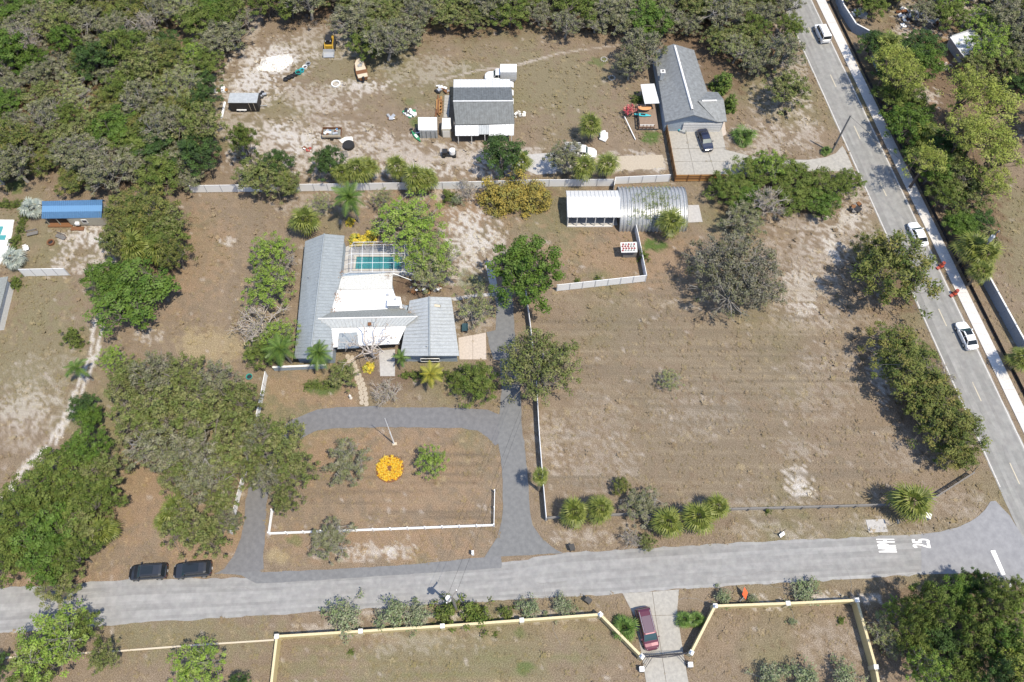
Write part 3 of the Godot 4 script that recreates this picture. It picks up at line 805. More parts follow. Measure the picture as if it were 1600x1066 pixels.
	for q in [["MPH", Vector3(48.77, 0, -25.11), 2.35, 1.75], ["25", Vector3(53.34, 0, -25.4), 2.35, 1.2]]:
		var tm := TextMesh.new()
		tm.text = q[0]
		var f := SystemFont.new()
		f.font_names = PackedStringArray(["Droid Sans"])
		f.font_weight = 700
		tm.font = f
		tm.font_size = 64
		tm.pixel_size = 0.01
		tm.depth = 0.004
		tm.curve_step = 2.0
		var ab := tm.get_aabb()
		var o := put(t, "speed_legend" if q[0] == "25" else "speed_unit_legend", tm, mats.road_paint, "white painted %s on the side street" % q[0])
		var b := Basis(Vector3(0, 0, -1), Vector3(-1, 0, 0), Vector3(0, 1, 0))
		o.transform = Transform3D(b.scaled_local(Vector3(q[3] / ab.size.x, q[2] / ab.size.y, 1)), q[1] + Vector3(0, 0.036, 0))
		o.translate_object_local(-ab.get_center())
	# cracks, seams and oil marks on the two roads
	for k in 26:
		var main := k % 2 == 0
		var p := Vector2(road_x(0, 0), 0)
		var dir := Vector2(0.146, 0.989)
		if main:
			var zz := rng.randf_range(-128, -30)
			p = Vector2(road_x(zz, rng.randf_range(0.3, 5.0)), zz)
		else:
			var xx := rng.randf_range(-60, 52)
			dir = Vector2(0.998, -0.05)
			p = Vector2(xx, -19.2 - 0.045 * xx + rng.randf_range(-2.2, 2.0))
		if rng.randf() < 0.35: dir = dir.rotated(1.4)
		var ga := Geo.new()
		for i in rng.randi_range(5, 22):
			var q := p + dir.rotated(rng.randf_range(-0.5, 0.5)) * rng.randf_range(0.25, 0.6)
			var w := (q - p).orthogonal().normalized() * 0.018
			ga.tri_n(Vector3(p.x - w.x, 0.037, p.y - w.y), Vector3(q.x - w.x, 0.037, q.y - w.y), Vector3(q.x + w.x, 0.037, q.y + w.y), Vector3.UP)
			ga.tri_n(Vector3(p.x - w.x, 0.037, p.y - w.y), Vector3(q.x + w.x, 0.037, q.y + w.y), Vector3(p.x + w.x, 0.037, p.y + w.y), Vector3.UP)
			p = q
		geo(t if not main else get_node("main_road"), "tar_crack", ga, mat("crack", lin(0.17, 0.165, 0.16), 0.9))
	# driveways and paths
	t = structure("asphalt_driveway", "blue-grey horseshoe asphalt driveway in front of the grey-roofed house")
	flat(t, "carriage_loop", [Vector2(-38.1, -21.52), Vector2(-36.97, -22.08), Vector2(-35.95, -23.87), Vector2(-35.41, -26.19), Vector2(-35.41, -28.31), Vector2(-35.59, -31.08), Vector2(-35.42, -34.45), Vector2(-34.4, -38.12), Vector2(-32.85, -40.94), Vector2(-31.03, -42.77), Vector2(-28.98, -43.64), Vector2(-27.52, -44.27), Vector2(-24.75, -44.62), Vector2(-19.6, -44.82), Vector2(-18.13, -44.62), Vector2(-9.61, -44.62), Vector2(-4.89, -44.33), Vector2(-3.44, -44.23), Vector2(-1.35, -43.35), Vector2(-1.42, -39.52), Vector2(-2.3, -38.86), Vector2(-3.47, -40.18), Vector2(-4.82, -41.08), Vector2(-7.16, -41.42), Vector2(-12.89, -41.61), Vector2(-17.9, -41.61), Vector2(-24.43, -41.51), Vector2(-27.16, -41.13), Vector2(-28.6, -40.47), Vector2(-30.53, -38.86), Vector2(-31.8, -36.54), Vector2(-32.55, -33.82), Vector2(-32.76, -30.47), Vector2(-32.43, -27.04), Vector2(-32.23, -24.53), Vector2(-31.93, -21.92)], 0.04, mats.drive, Color(0.185, 0.188, 0.193), 0.16, 0.03)
	flat(t, "straight_run", [Vector2(-3.56, -23.63), Vector2(-1.84, -26.32), Vector2(-1.35, -28.57), Vector2(-1.19, -30.55), Vector2(-1.3, -33.91), Vector2(-1.58, -37.28), Vector2(-1.86, -39.52), Vector2(-1.89, -42.38), Vector2(-1.73, -45.21), Vector2(-1.47, -47.2), Vector2(-1.78, -52.02), Vector2(-2.81, -52.23), Vector2(-3.81, -56.7), Vector2(-2.48, -57.18), Vector2(-2.33, -61.11), Vector2(-2.75, -64.53), Vector2(0, -64.53), Vector2(0.19, -61.11), Vector2(0.38, -57.35), Vector2(0.75, -52.44), Vector2(1.19, -47.2), Vector2(1.51, -40.47), Vector2(1.72, -39.52), Vector2(2.09, -34.72), Vector2(2.38, -29.77), Vector2(2.78, -27.71), Vector2(3.85, -26.11), Vector2(5.16, -25.03), Vector2(6.63, -24.12), Vector2(2.48, -23.87), Vector2(-1.24, -23.71)], 0.046, mats.drive, Color(0.195, 0.198, 0.202), 0.16, 0.03)
	t = structure("concrete_pad", "pinkish concrete parking pad beside the garage wing")
	for q in [[Vector2(-7.97, -55.84), Vector2(-5.85, -56.27), Vector2(-5.75, -52.23), Vector2(-7.67, -52.23)], [Vector2(-5.81, -56.27), Vector2(-3.9, -56.7), Vector2(-3.74, -52.23), Vector2(-5.71, -52.23)]]:
		flat(t, "slab", q, 0.055, mats.pink_concrete, Color.WHITE, 0.0, 0.05)
	t = structure("stone_path", "pale stepping-stone path from the driveway to the front door")
	var line := [Vector2(-20.97, -44.92), Vector2(-21.12, -46.1), Vector2(-21.49, -47.71), Vector2(-22.18, -49.33), Vector2(-22.96, -50.77), Vector2(-23.57, -52.23), Vector2(-23.92, -52.96)]
	pavings.append(PackedVector2Array([Vector2(-21.58, -44.72), Vector2(-20.5, -44.72), Vector2(-20.94, -47.81), Vector2(-22.82, -52.23), Vector2(-24.19, -52.86), Vector2(-22.92, -49.33), Vector2(-21.98, -47.1)]))
	for i in 11:
		var p := along(line, (i + 0.5) / 11.0)
		for s in [-1.0, 1.0]:
			var poly := []
			for k in 6:
				var a := TAU * k / 6.0 + rng.randf() * 0.4
				poly.append(p + Vector2(s * 0.34 + cos(a) * 0.36, sin(a) * 0.46 + s * 0.12))
			var gg := Geo.new()
			gg.prism(poly, 0.0, 0.05 + rng.randf() * 0.02)
			geo(t, "stepping_stone", gg, mats.path_stone)
	t = structure("garden_walk", "light concrete walk running behind the big green tree")
	flat(t, "walk", [Vector2(-9.36, -62.69), Vector2(-5.38, -63.49), Vector2(-2.54, -63.61), Vector2(-2.54, -63.04), Vector2(-5.37, -62.92), Vector2(-9.14, -62.13)], 0.045, mats.slab_grey, Color.WHITE, 0.0, 0.04)
	flat(t, "walk", [Vector2(-4.3, -69.34), Vector2(-3.2, -69.58), Vector2(-2.37, -65.68), Vector2(-2.15, -63.95), Vector2(-3.13, -63.84), Vector2(-3.65, -66.15)], 0.049, mats.slab_grey, Color.WHITE, 0.0, 0.04)
	t = structure("front_walk", "grey paved court beside the front door of the grey-roofed house")
	flat(t, "court", [Vector2(-19.57, -53.7), Vector2(-17.23, -53.91), Vector2(-16.93, -49.54), Vector2(-19.06, -49.54)], 0.03, mats.slab_grey, Color.WHITE, 0.0, 0.03)
	t = structure("gate_driveway", "concrete driveway leading through the iron gate at the bottom")
	for q in [[Vector2(14.01, -19.06), Vector2(17.76, -19.29), Vector2(17.92, -16.42), Vector2(15.28, -16.35)], [Vector2(17.81, -19.29), Vector2(21.19, -19.57), Vector2(20.69, -16.88), Vector2(20.73, -16.5), Vector2(17.97, -16.42)], [Vector2(15.31, -16.3), Vector2(17.92, -16.38), Vector2(18.31, -11.78), Vector2(15.88, -11.63)], [Vector2(17.97, -16.38), Vector2(20.73, -16.45), Vector2(20.83, -14.3), Vector2(20.99, -11.92), Vector2(18.36, -11.78)], [Vector2(15.87, -11.59), Vector2(18.31, -11.73), Vector2(18.95, -3.61), Vector2(16.69, -3.61)], [Vector2(18.36, -11.73), Vector2(20.98, -11.88), Vector2(21.73, -3.61), Vector2(18.99, -3.61)]]:
		flat(t, "slab", q, 0.06, mats.concrete, Color.WHITE, 0.0, 0.05)
	t = structure("corner_house_driveway", "large jointed concrete driveway in front of the grey gable house")
	for q in [[Vector2(26.54, -96.21), Vector2(29.86, -96.35), Vector2(29.99, -92.34), Vector2(26.61, -92.2)], [Vector2(29.91, -96.35), Vector2(32.85, -96.5), Vector2(33.14, -92.34), Vector2(30.05, -92.34)], [Vector2(32.9, -96.5), Vector2(36.08, -96.79), Vector2(36.31, -92.48), Vector2(33.2, -92.34)], [Vector2(26.6, -92.13), Vector2(29.98, -92.27), Vector2(30.24, -89.54), Vector2(26.78, -89.41)], [Vector2(30.04, -92.27), Vector2(33.13, -92.27), Vector2(33.47, -89.54), Vector2(30.29, -89.54)], [Vector2(33.19, -92.27), Vector2(36.3, -92.41), Vector2(36.8, -89.54), Vector2(33.52, -89.54)], [Vector2(26.78, -89.34), Vector2(30.23, -89.48), Vector2(30.36, -86.67), Vector2(26.94, -86.53)], [Vector2(30.28, -89.48), Vector2(33.46, -89.48), Vector2(33.87, -86.67), Vector2(30.41, -86.67)], [Vector2(33.51, -89.48), Vector2(36.79, -89.48), Vector2(37.28, -86.67), Vector2(33.93, -86.67)]]:
		flat(t, "slab", q, 0.06, mats.concrete, Color.WHITE, 0.0, 0.05)
	flat(t, "apron", [Vector2(36.31, -92.06), Vector2(38.95, -91.08), Vector2(41.01, -90.38), Vector2(45.24, -89.82), Vector2(49.76, -89.82), Vector2(52.88, -90.38), Vector2(54.77, -91.22), Vector2(56.18, -92.91), Vector2(56.61, -91.78), Vector2(57.25, -86.39), Vector2(55.52, -87.35), Vector2(49.12, -87.35), Vector2(37.28, -86.67), Vector2(36.8, -89.54)], 0.05, mats.concrete, Color.WHITE, 0.08, 0.04)
	flat(t, "side_walk", [Vector2(36.17, -98.4), Vector2(36.87, -98.69), Vector2(36.8, -95.48), Vector2(35.96, -94.91)], 0.055, mats.pink_concrete, Color.WHITE, 0.0, 0.04)
	t = structure("dirt_lane", "pale compacted lane between the barn and the white fence")
	flat(t, "lane", [Vector2(0, -90.8), Vector2(7.58, -91.5), Vector2(7.73, -88.72), Vector2(7.25, -86.94), Vector2(4.05, -86.67), Vector2(1.29, -88.17)], 0.02, mats.slab_grey, Color.WHITE, 0.1)
	flat(t, "sandy_lane", [Vector2(7.68, -90.94), Vector2(14.03, -90.38), Vector2(19.99, -90.66), Vector2(25.53, -91.08), Vector2(25.7, -88.17), Vector2(19.77, -87.62), Vector2(13.92, -88.17), Vector2(7.83, -88.72)], 0.016, mats.path_stone, Color.WHITE, 0.5)
	t = structure("concrete_apron", "small grey slab at the open end of the arched metal shed")
	flat(t, "slab", [Vector2(28.11, -80.3), Vector2(30.41, -80.36), Vector2(30.65, -76.97), Vector2(28.07, -76.84)], 0.06, mats.slab_grey, Color.WHITE, 0.0, 0.06)

# ---------- fences and walls
func fence(called: String, label: String, pts: Array, high: float, step: float, style: String, cat := "fence", group := "") -> Node3D:
	var t := thing(called, label, cat, pts[0], 0.0, group)
	for s in pts.size() - 1:
		var a: Vector3 = pts[s] - pts[0]
		var b: Vector3 = pts[s + 1] - pts[0]
		var n := maxi(1, roundi(a.distance_to(b) / step))
		var turn := atan2(-(b - a).z, (b - a).x)
		var l := a.distance_to(b) / n
		for i in n + 1:
			var p := a.lerp(b, float(i) / n)
			if i == n and s < pts.size() - 2: continue
			var up := Vector3.UP
			match style:
				"vinyl":
					bx(t, "post", p + up * high * 0.5, Vector3(0.12, high + 0.06, 0.12), mats.vinyl_post, turn)
				"rail":
					bx(t, "post", p + up * high * 0.5, Vector3(0.15, high + 0.1, 0.15), mats.vinyl, turn)
				"board":
					bx(t, "post", p + up * high * 0.5, Vector3(0.16, high + 0.12, 0.16), mats.wood_grey, turn)
				"wood":
					bx(t, "post", p + up * high * 0.5, Vector3(0.14, high + 0.05, 0.14), mats.wood_dark, turn)
				"silt":
					bx(t, "stake", p + up * high * 0.55, Vector3(0.05, high * 1.1, 0.05), mats.wood_dark, turn)
				"masonry":
					bx(t, "pier", p + up * high * 0.5, Vector3(0.5, high + 0.16, 0.5), mats.wall_coping, turn)
					bx(t, "pier_cap", p + up * (high + 0.13), Vector3(0.54, 0.1, 0.54), mats.white_wall, turn)
				"precast":
					bx(t, "post", p + up * high * 0.5, Vector3(0.26, high + 0.1, 0.26), mats.wall_grey, turn)
		for i in n:
			var p := a.lerp(b, (i + 0.5) / n)
			var up := Vector3.UP
			match style:
				"vinyl":
					bx(t, "panel", p + up * (high * 0.5 + 0.03), Vector3(l - 0.13, high - 0.1, 0.045), mats.vinyl, turn)
					bx(t, "top_rail", p + up * (high - 0.02), Vector3(l - 0.13, 0.09, 0.075), mats.vinyl, turn)
				"rail":
					for h in [0.3, 0.68, 1.06]:
						bx(t, "rail", p + up * h * high / 1.2, Vector3(l - 0.14, 0.15, 0.055), mats.vinyl, turn)
				"board":
					for h in [0.45, 0.82, 1.15]:
						bx(t, "rail", p + up * h * high / 1.25, Vector3(l - 0.15, 0.14, 0.05), mats.wood_grey, turn)
					bx(t, "cap_board", p + up * (high + 0.085), Vector3(l - 0.165, 0.035, 0.17), mats.wood_grey, turn)
				"wood":
					var off := Vector3(0, 0, 0.05).rotated(up, turn)
					bx(t, "panel", p + up * high * 0.5 - off, Vector3(l - 0.14, high, 0.035), mats.wood, turn)
					for h in [0.25, 0.95, 1.55]:
						bx(t, "rail", p + up * h * high / 1.8 + off * 0.2, Vector3(l - 0.14, 0.1, 0.06), mats.wood_dark if h == 0.95 else mats.wood, turn)
				"silt":
					bx(t, "fabric", p + up * high * 0.5, Vector3(l - 0.05, high, 0.03), mats.silt, turn)
				"masonry":
					bx(t, "wall_panel", p + up * high * 0.5, Vector3(l - 0.5, high, 0.22), mats.wall_yellow, turn)
					bx(t, "coping", p + up * (high + 0.04), Vector3(l - 0.5, 0.08, 0.3), mats.wall_coping, turn)
				"precast":
					bx(t, "panel", p + up * high * 0.5, Vector3(l - 0.26, high, 0.14), mats.wall_grey, turn)
					bx(t, "coping", p + up * (high + 0.04), Vector3(l - 0.26, 0.08, 0.24), mats.white_wall, turn)
	return t

func make_fences() -> void:
	fence("privacy_fence", "long white vinyl privacy fence between the pool house lot and the barn lot", [Vector3(-52.55, 0, -82.92), Vector3(-45.01, 0, -83.05), Vector3(-34.72, 0, -83.18), Vector3(-21.06, 0, -83.44), Vector3(-6.54, 0, -83.71), Vector3(3.48, 0, -84.11), Vector3(16.58, 0, -84.24)], 1.8, 2.4, "vinyl")
	fence("privacy_fence", "short white vinyl fence of six wide panels left of the wooden fence", [Vector3(16.61, 0, -83.05), Vector3(16.92, 0, -84.64), Vector3(25.96, 0, -85.18)], 1.8, 2.2, "vinyl")
	fence("privacy_fence", "white vinyl fence running past the spotted roof hut and turning to the big green tree", [Vector3(19.61, 0, -75.08), Vector3(20.02, 0, -71.02), Vector3(20.51, 0, -65.68), Vector3(6.86, 0, -63.95)], 1.8, 1.9, "vinyl")
	fence("privacy_fence", "white vinyl fence in a straight line along the right side of the asphalt driveway", [Vector3(1.96, 0, -64.3), Vector3(2.32, 0, -61), Vector3(2.68, 0, -57.57), Vector3(3.46, 0, -49.02), Vector3(3.74, 0, -40.47), Vector3(4.08, 0, -34.45), Vector3(4.48, 0, -28.4)], 1.7, 2.4, "vinyl")
	fence("privacy_fence", "white vinyl fence under the spreading oaks left of the horseshoe driveway", [Vector3(-35.34, 0, -49.54), Vector3(-35.45, 0, -45.9), Vector3(-35.76, 0, -40.09), Vector3(-36.12, 0, -34.45), Vector3(-36.51, 0, -30.47), Vector3(-36.65, 0, -26.61)], 1.5, 2.4, "vinyl")
	fence("rail_fence", "white three-rail fence around the front lawn with the yellow flower ring", [Vector3(-31.7, 0, -29.6), Vector3(-31.69, 0, -26.53), Vector3(-2.36, 0, -27.63), Vector3(-2.32, 0, -32.22)], 1.2, 2.3, "rail")
	fence("rail_fence", "weathered grey rail fence along the side street between the palms", [Vector3(4.65, 0, -28.48), Vector3(6.35, 0, -28.65), Vector3(16.96, 0, -29.08), Vector3(28.91, 0, -29.68), Vector3(50.3, 0, -30.29)], 1.15, 2.3, "board")
	fence("rail_fence", "weathered grey rail fence running diagonally to the main road corner", [Vector3(55.56, 0, -30.9), Vector3(62.21, 0, -34.63)], 1.15, 2.1, "board")
	fence("wooden_fence", "honey-brown wooden fence along two sides of the concrete driveway", [Vector3(26.31, 0, -97.37), Vector3(26.63, 0, -91.22), Vector3(26.91, 0, -85.18), Vector3(35.09, 0, -85.31)], 1.7, 2.0, "wood")
	fence("silt_fence", "low black silt fence along the edge of the white sidewalk", [Vector3(road_x(-129, 8.75), 0, -129), Vector3(road_x(-100, 8.6), 0, -100), Vector3(road_x(-75, 8.75), 0, -75), Vector3(road_x(-45, 9.0), 0, -45), Vector3(road_x(-30, 9.0), 0, -30)], 0.6, 2.4, "silt")
	fence("garden_wall", "blue-grey panel wall with a white top beside the main road on the right", [Vector3(72.51, 0, -65.45), Vector3(74.58, 0, -54.23), Vector3(76.06, 0, -44.33)], 1.9, 2.6, "precast", "wall")
	fence("garden_wall", "blue-grey panel wall bending beside the sidewalk at the top right", [Vector3(61.97, 0, -131.49), Vector3(62.21, 0, -125.76), Vector3(63.48, 0, -120.57), Vector3(66.28, 0, -118.03), Vector3(69.81, 0, -116.87)], 1.9, 2.6, "precast", "wall")
	fence("garden_wall", "short stretch of blue-grey wall among the trees beside the sidewalk", [Vector3(65.57, 0, -113.57), Vector3(66.07, 0, -109.4)], 1.9, 2.6, "precast", "wall")
	fence("garden_wall", "pale yellow wall from the left end to the iron gate along the side street", [Vector3(-28.5, 0, -7.4), Vector3(-28.59, 0, -13.7), Vector3(-18.46, 0, -14.3), Vector3(-8.5, 0, -14.9), Vector3(1.2, 0, -15.58), Vector3(10.87, 0, -16.27), Vector3(15.62, 0, -11.41)], 1.7, 13.0, "masonry", "wall")
	fence("garden_wall", "pale yellow wall from the iron gate to the dense thicket at the bottom right", [Vector3(21.61, 0, -11.85), Vector3(25.14, 0, -17.27), Vector3(34.19, 0, -17.58), Vector3(42.8, 0, -17.96), Vector3(43.5, 0, -10.25), Vector3(43.44, 0, -7.75)], 1.7, 13.0, "masonry", "wall")
	var t := thing("low_kerb", "thin pale kerb line across the grass left of the yellow wall", "kerb", Vector3(-48.31, 0, -12.22))
	var k := [Vector3(-62.5, 0, -11.41), Vector3(-57.89, 0, -11.7), Vector3(-48.31, 0, -12.22), Vector3(-39.34, 0, -12.88), Vector3(-28.65, 0, -13.55)]
	for i in k.size() - 1:
		var a: Vector3 = k[i]
		var b: Vector3 = k[i + 1]
		bx(t, "kerb_stone", (a + b) * 0.5 - t.position + Vector3(0, 0.07, 0), Vector3(a.distance_to(b) - 0.02, 0.14, 0.2), mats.cream, atan2(-(b - a).z, (b - a).x))
	fence("panel_fence", "solitary white panel fence between the left lawn and the sandy yard", [Vector3(-75.31, 0, -66.62), Vector3(-68.42, 0, -66.79)], 2.0, 1.8, "vinyl")
	t = thing("low_wall", "low blue-grey wall at the front left corner of the grey-roofed house", "wall", Vector3(-30.67, 0, -50.67))
	bx(t, "wall_panel", Vector3(0, 0.5, 0), Vector3(7.6, 1.0, 0.2), mats.blue_wall, 0.05)
	bx(t, "coping", Vector3(0, 1.03, 0), Vector3(7.7, 0.07, 0.3), mats.white_wall, 0.05)
	# the iron gate
	var ga: Vector3 = Vector3(15.94, 0, -11.49)
	var gb: Vector3 = Vector3(21.3, 0, -11.92)
	t = thing("iron_gate", "dark arched double iron gate across the concrete driveway", "gate", (ga + gb) * 0.5)
	for s in [0, 1]:
		var a: Vector3 = (ga if s == 0 else gb) - t.position
		var leaf := Node3D.new()
		leaf.name = numbered("gate_leaf", t)
		t.add_child(leaf, true)
		var bars := Geo.new()
		var top := []
		for i in 13:
			var u := i / 12.0
			var p := a * (1.0 - u * 0.985)
			var h := 1.45 + 0.5 * sin(u * PI * 0.5)
			top.append(p + Vector3(0, h, 0.35 * sin(u * PI * 0.5)))
			bars.tube([p + Vector3(0, 0.12, 0), p + Vector3(0, h - 0.05, 0)], [0.03, 0.03], 4)
		var o := lgeo(leaf, "bars", bars, mats.dark_iron)
		o.set_meta("kind", "stuff")
		var g := Geo.new()
		var rr := []
		rr.resize(13)
		rr.fill(0.075)
		g.tube(top, rr, 6)
		lgeo(leaf, "arched_top", g, mats.dark_iron)
		g = Geo.new()
		g.tube([a + Vector3(0, 0.18, 0), a * 0.015 + Vector3(0, 0.18, 0)], [0.055, 0.055], 6)
		g.tube([a + Vector3(0, 1.0, 0), a * 0.015 + Vector3(0, 1.0, 0)], [0.04, 0.04], 6)
		lgeo(leaf, "cross_rail", g, mats.dark_iron)
		g = Geo.new()
		var end: Vector3 = a * 1.02 + Vector3(0, 0.9, 1.5)
		g.tube([a * 0.55 + Vector3(0, 0.9, 0), end], [0.04, 0.04], 5)
		g.tube([a * 0.7 + Vector3(0, 0.9, 0), end + Vector3(0, 0, -0.25)], [0.03, 0.03], 5)
		lgeo(leaf, "opener_arm", g, mats.dark_iron)
	for q in [[Vector3(15.64, 0, -10.11), "white gate operator box behind the left end of the iron gate"], [Vector3(21.56, 0, -10.61), "white gate operator box behind the right end of the iron gate"]]:
		t = thing("gate_operator", q[1], "gate operator", q[0], 0.0, "gate operators")
		bx(t, "housing", Vector3(0, 0.45, 0), Vector3(0.5, 0.9, 0.5), mats.white_wall)
		bx(t, "lid", Vector3(0, 0.93, 0), Vector3(0.56, 0.06, 0.56), mats.vinyl)
		bx(t, "foot_plate", Vector3(0, 0.03, 0), Vector3(0.7, 0.06, 0.7), mats.black)
	for q in [[Vector3(15.62, 0, -11.34), "white pier lamp on the left end of the gate wall"], [Vector3(21.6, 0, -11.78), "white pier lamp on the right end of the gate wall"], [Vector3(10.87, 0, -16.12), "white pier lamp on the corner pier left of the gate driveway"], [Vector3(25.13, 0, -17.11), "white pier lamp on the corner pier right of the gate driveway"]]:
		t = thing("pier_lamp", q[1], "lamp", q[0] + Vector3(0, 1.88, 0), 0.0, "lamps on the gate piers")
		var g := Geo.new()
		g.lathe(Vector3.ZERO, [Vector2(0.14, 0), Vector2(0.14, 0.05), Vector2(0.05, 0.08), Vector2(0.05, 0.16)], 8)
		lgeo(t, "base", g, mats.white_wall)
		g = Geo.new()
		g.lathe(Vector3.ZERO, [Vector2(0.05, 0.16), Vector2(0.17, 0.24), Vector2(0.2, 0.36), Vector2(0.14, 0.48), Vector2(0.03, 0.54)], 10)
		lgeo(t, "globe", g, mats.lamp_clear)

# ---------- buildings
func slope(t: Node3D, called: String, a: Vector3, b: Vector3, c: Vector3, d: Vector3, th: float, m: Material, step := 0.0, rib := 0.045) -> MeshInstance3D:   # a-b the eave, d-c the ridge above it
	var g := Geo.new()
	var dn := Vector3(0, th, 0)
	g.hexa([a - dn, b - dn, c - dn, d - dn, a, b, c, d])
	var o := geo(t, called, g, m)
	if step > 0.0:
		if step == 0.55: rib = 0.07
		var r := Geo.new()
		var n := maxi(2, int(a.distance_to(b) / step))
		var w := (b - a).normalized() * rib * 0.6
		var nn := (b - a).cross(d - a).normalized()
		if nn.y < 0: nn = -nn
		for i in n + 1:
			var s := float(i) / n
			var p := a.lerp(b, s)
			var q := d.lerp(c, s)
			r.quad(p - w, p + nn * rib, q + nn * rib, q - w)
			r.quad(p + nn * rib, p + w, q + w, q + nn * rib)
		var k := put(o, "roof_ribs", r.mesh(t.global_position), m)
		k.set_meta("kind", "stuff")
	return o

func wall_block(t: Node3D, poly: Array, y0: float, y1: float, m: Material, called := "wall") -> MeshInstance3D:
	var g := Geo.new()
	g.prism(poly, y0, y1)
	return geo(t, called, g, m)

func xz(v: Vector3) -> Vector2:
	return Vector2(v.x, v.z)

func wing(t: Node3D, e0: Vector3, e1: Vector3, r0: Vector3, r1: Vector3, f0: Vector3, f1: Vector3, th: float, roof: Material, wall: Material, step: float, over := 0.4, cap: Material = null) -> void:   # eave, ridge, eave; 0 the far end, 1 the near end
	slope(t, "roof_slope", e0, e1, r1, r0, th, roof, step)
	slope(t, "roof_slope", f0, f1, r1, r0, th, roof, step)
	var mid := (e0 + e1 + f0 + f1) * 0.25
	var poly := []
	for p in [e0, e1, f1, f0]:
		var d := xz(p - mid)
		poly.append(xz(mid) + d * (1.0 - over / d.length() * 1.3))
	wall_block(t, poly, 0.0, minf(e0.y, f0.y) - th - 0.02, wall)
	for i in [[0, 3, r0], [1, 2, r1]]:
		var a: Vector2 = poly[i[0]]
		var b: Vector2 = poly[i[1]]
		var y := minf(e0.y, f0.y) - th - 0.02
		var rr: Vector3 = i[2]
		var q := a.lerp(b, 0.5 if absf((e0 - r0).length() - (f0 - r0).length()) < 0.8 else (e0 - r0).length() / ((e0 - r0).length() + (f0 - r0).length()))
		var g := Geo.new()
		var inw := (xz(mid) - q).normalized() * 0.15
		var top := rr.y - th - 0.03
		var pa := Vector3(a.x, y, a.y)
		var pb := Vector3(b.x, y, b.y)
		var pc := Vector3(q.x, top, q.y)
		var off := Vector3(inw.x, 0, inw.y)
		g.tri(pa, pb, pc)
		g.tri(pa + off, pc + off, pb + off)
		geo(t, "gable", g, wall)
	if cap:
		var g := Geo.new()
		var u := Vector3(0, 0.05, 0)
		g.tube([r0 + u, r1 + u], [0.13, 0.13], 6)
		geo(t, "ridge_cap", g, cap)

func window(t: Node3D, at: Vector3, w: float, h: float, turn: float) -> void:   # at in the axes of t, facing +z when unturned
	var o := Node3D.new()
	o.name = numbered("window", t)
	t.add_child(o, true)
	o.transform = Transform3D(Basis(Vector3.UP, turn), at)
	bx(o, "frame", Vector3(0, h / 2, 0.02), Vector3(w, 0.08, 0.1), mats.white_wall)
	bx(o, "frame", Vector3(0, -h / 2, 0.02), Vector3(w, 0.08, 0.1), mats.white_wall)
	bx(o, "frame", Vector3(-w / 2, 0, 0.02), Vector3(0.08, h + 0.08, 0.1), mats.white_wall)
	bx(o, "frame", Vector3(w / 2, 0, 0.02), Vector3(0.08, h + 0.08, 0.1), mats.white_wall)
	bx(o, "pane", Vector3(0, 0, 0.01), Vector3(w - 0.08, h - 0.08, 0.04), mats.window)

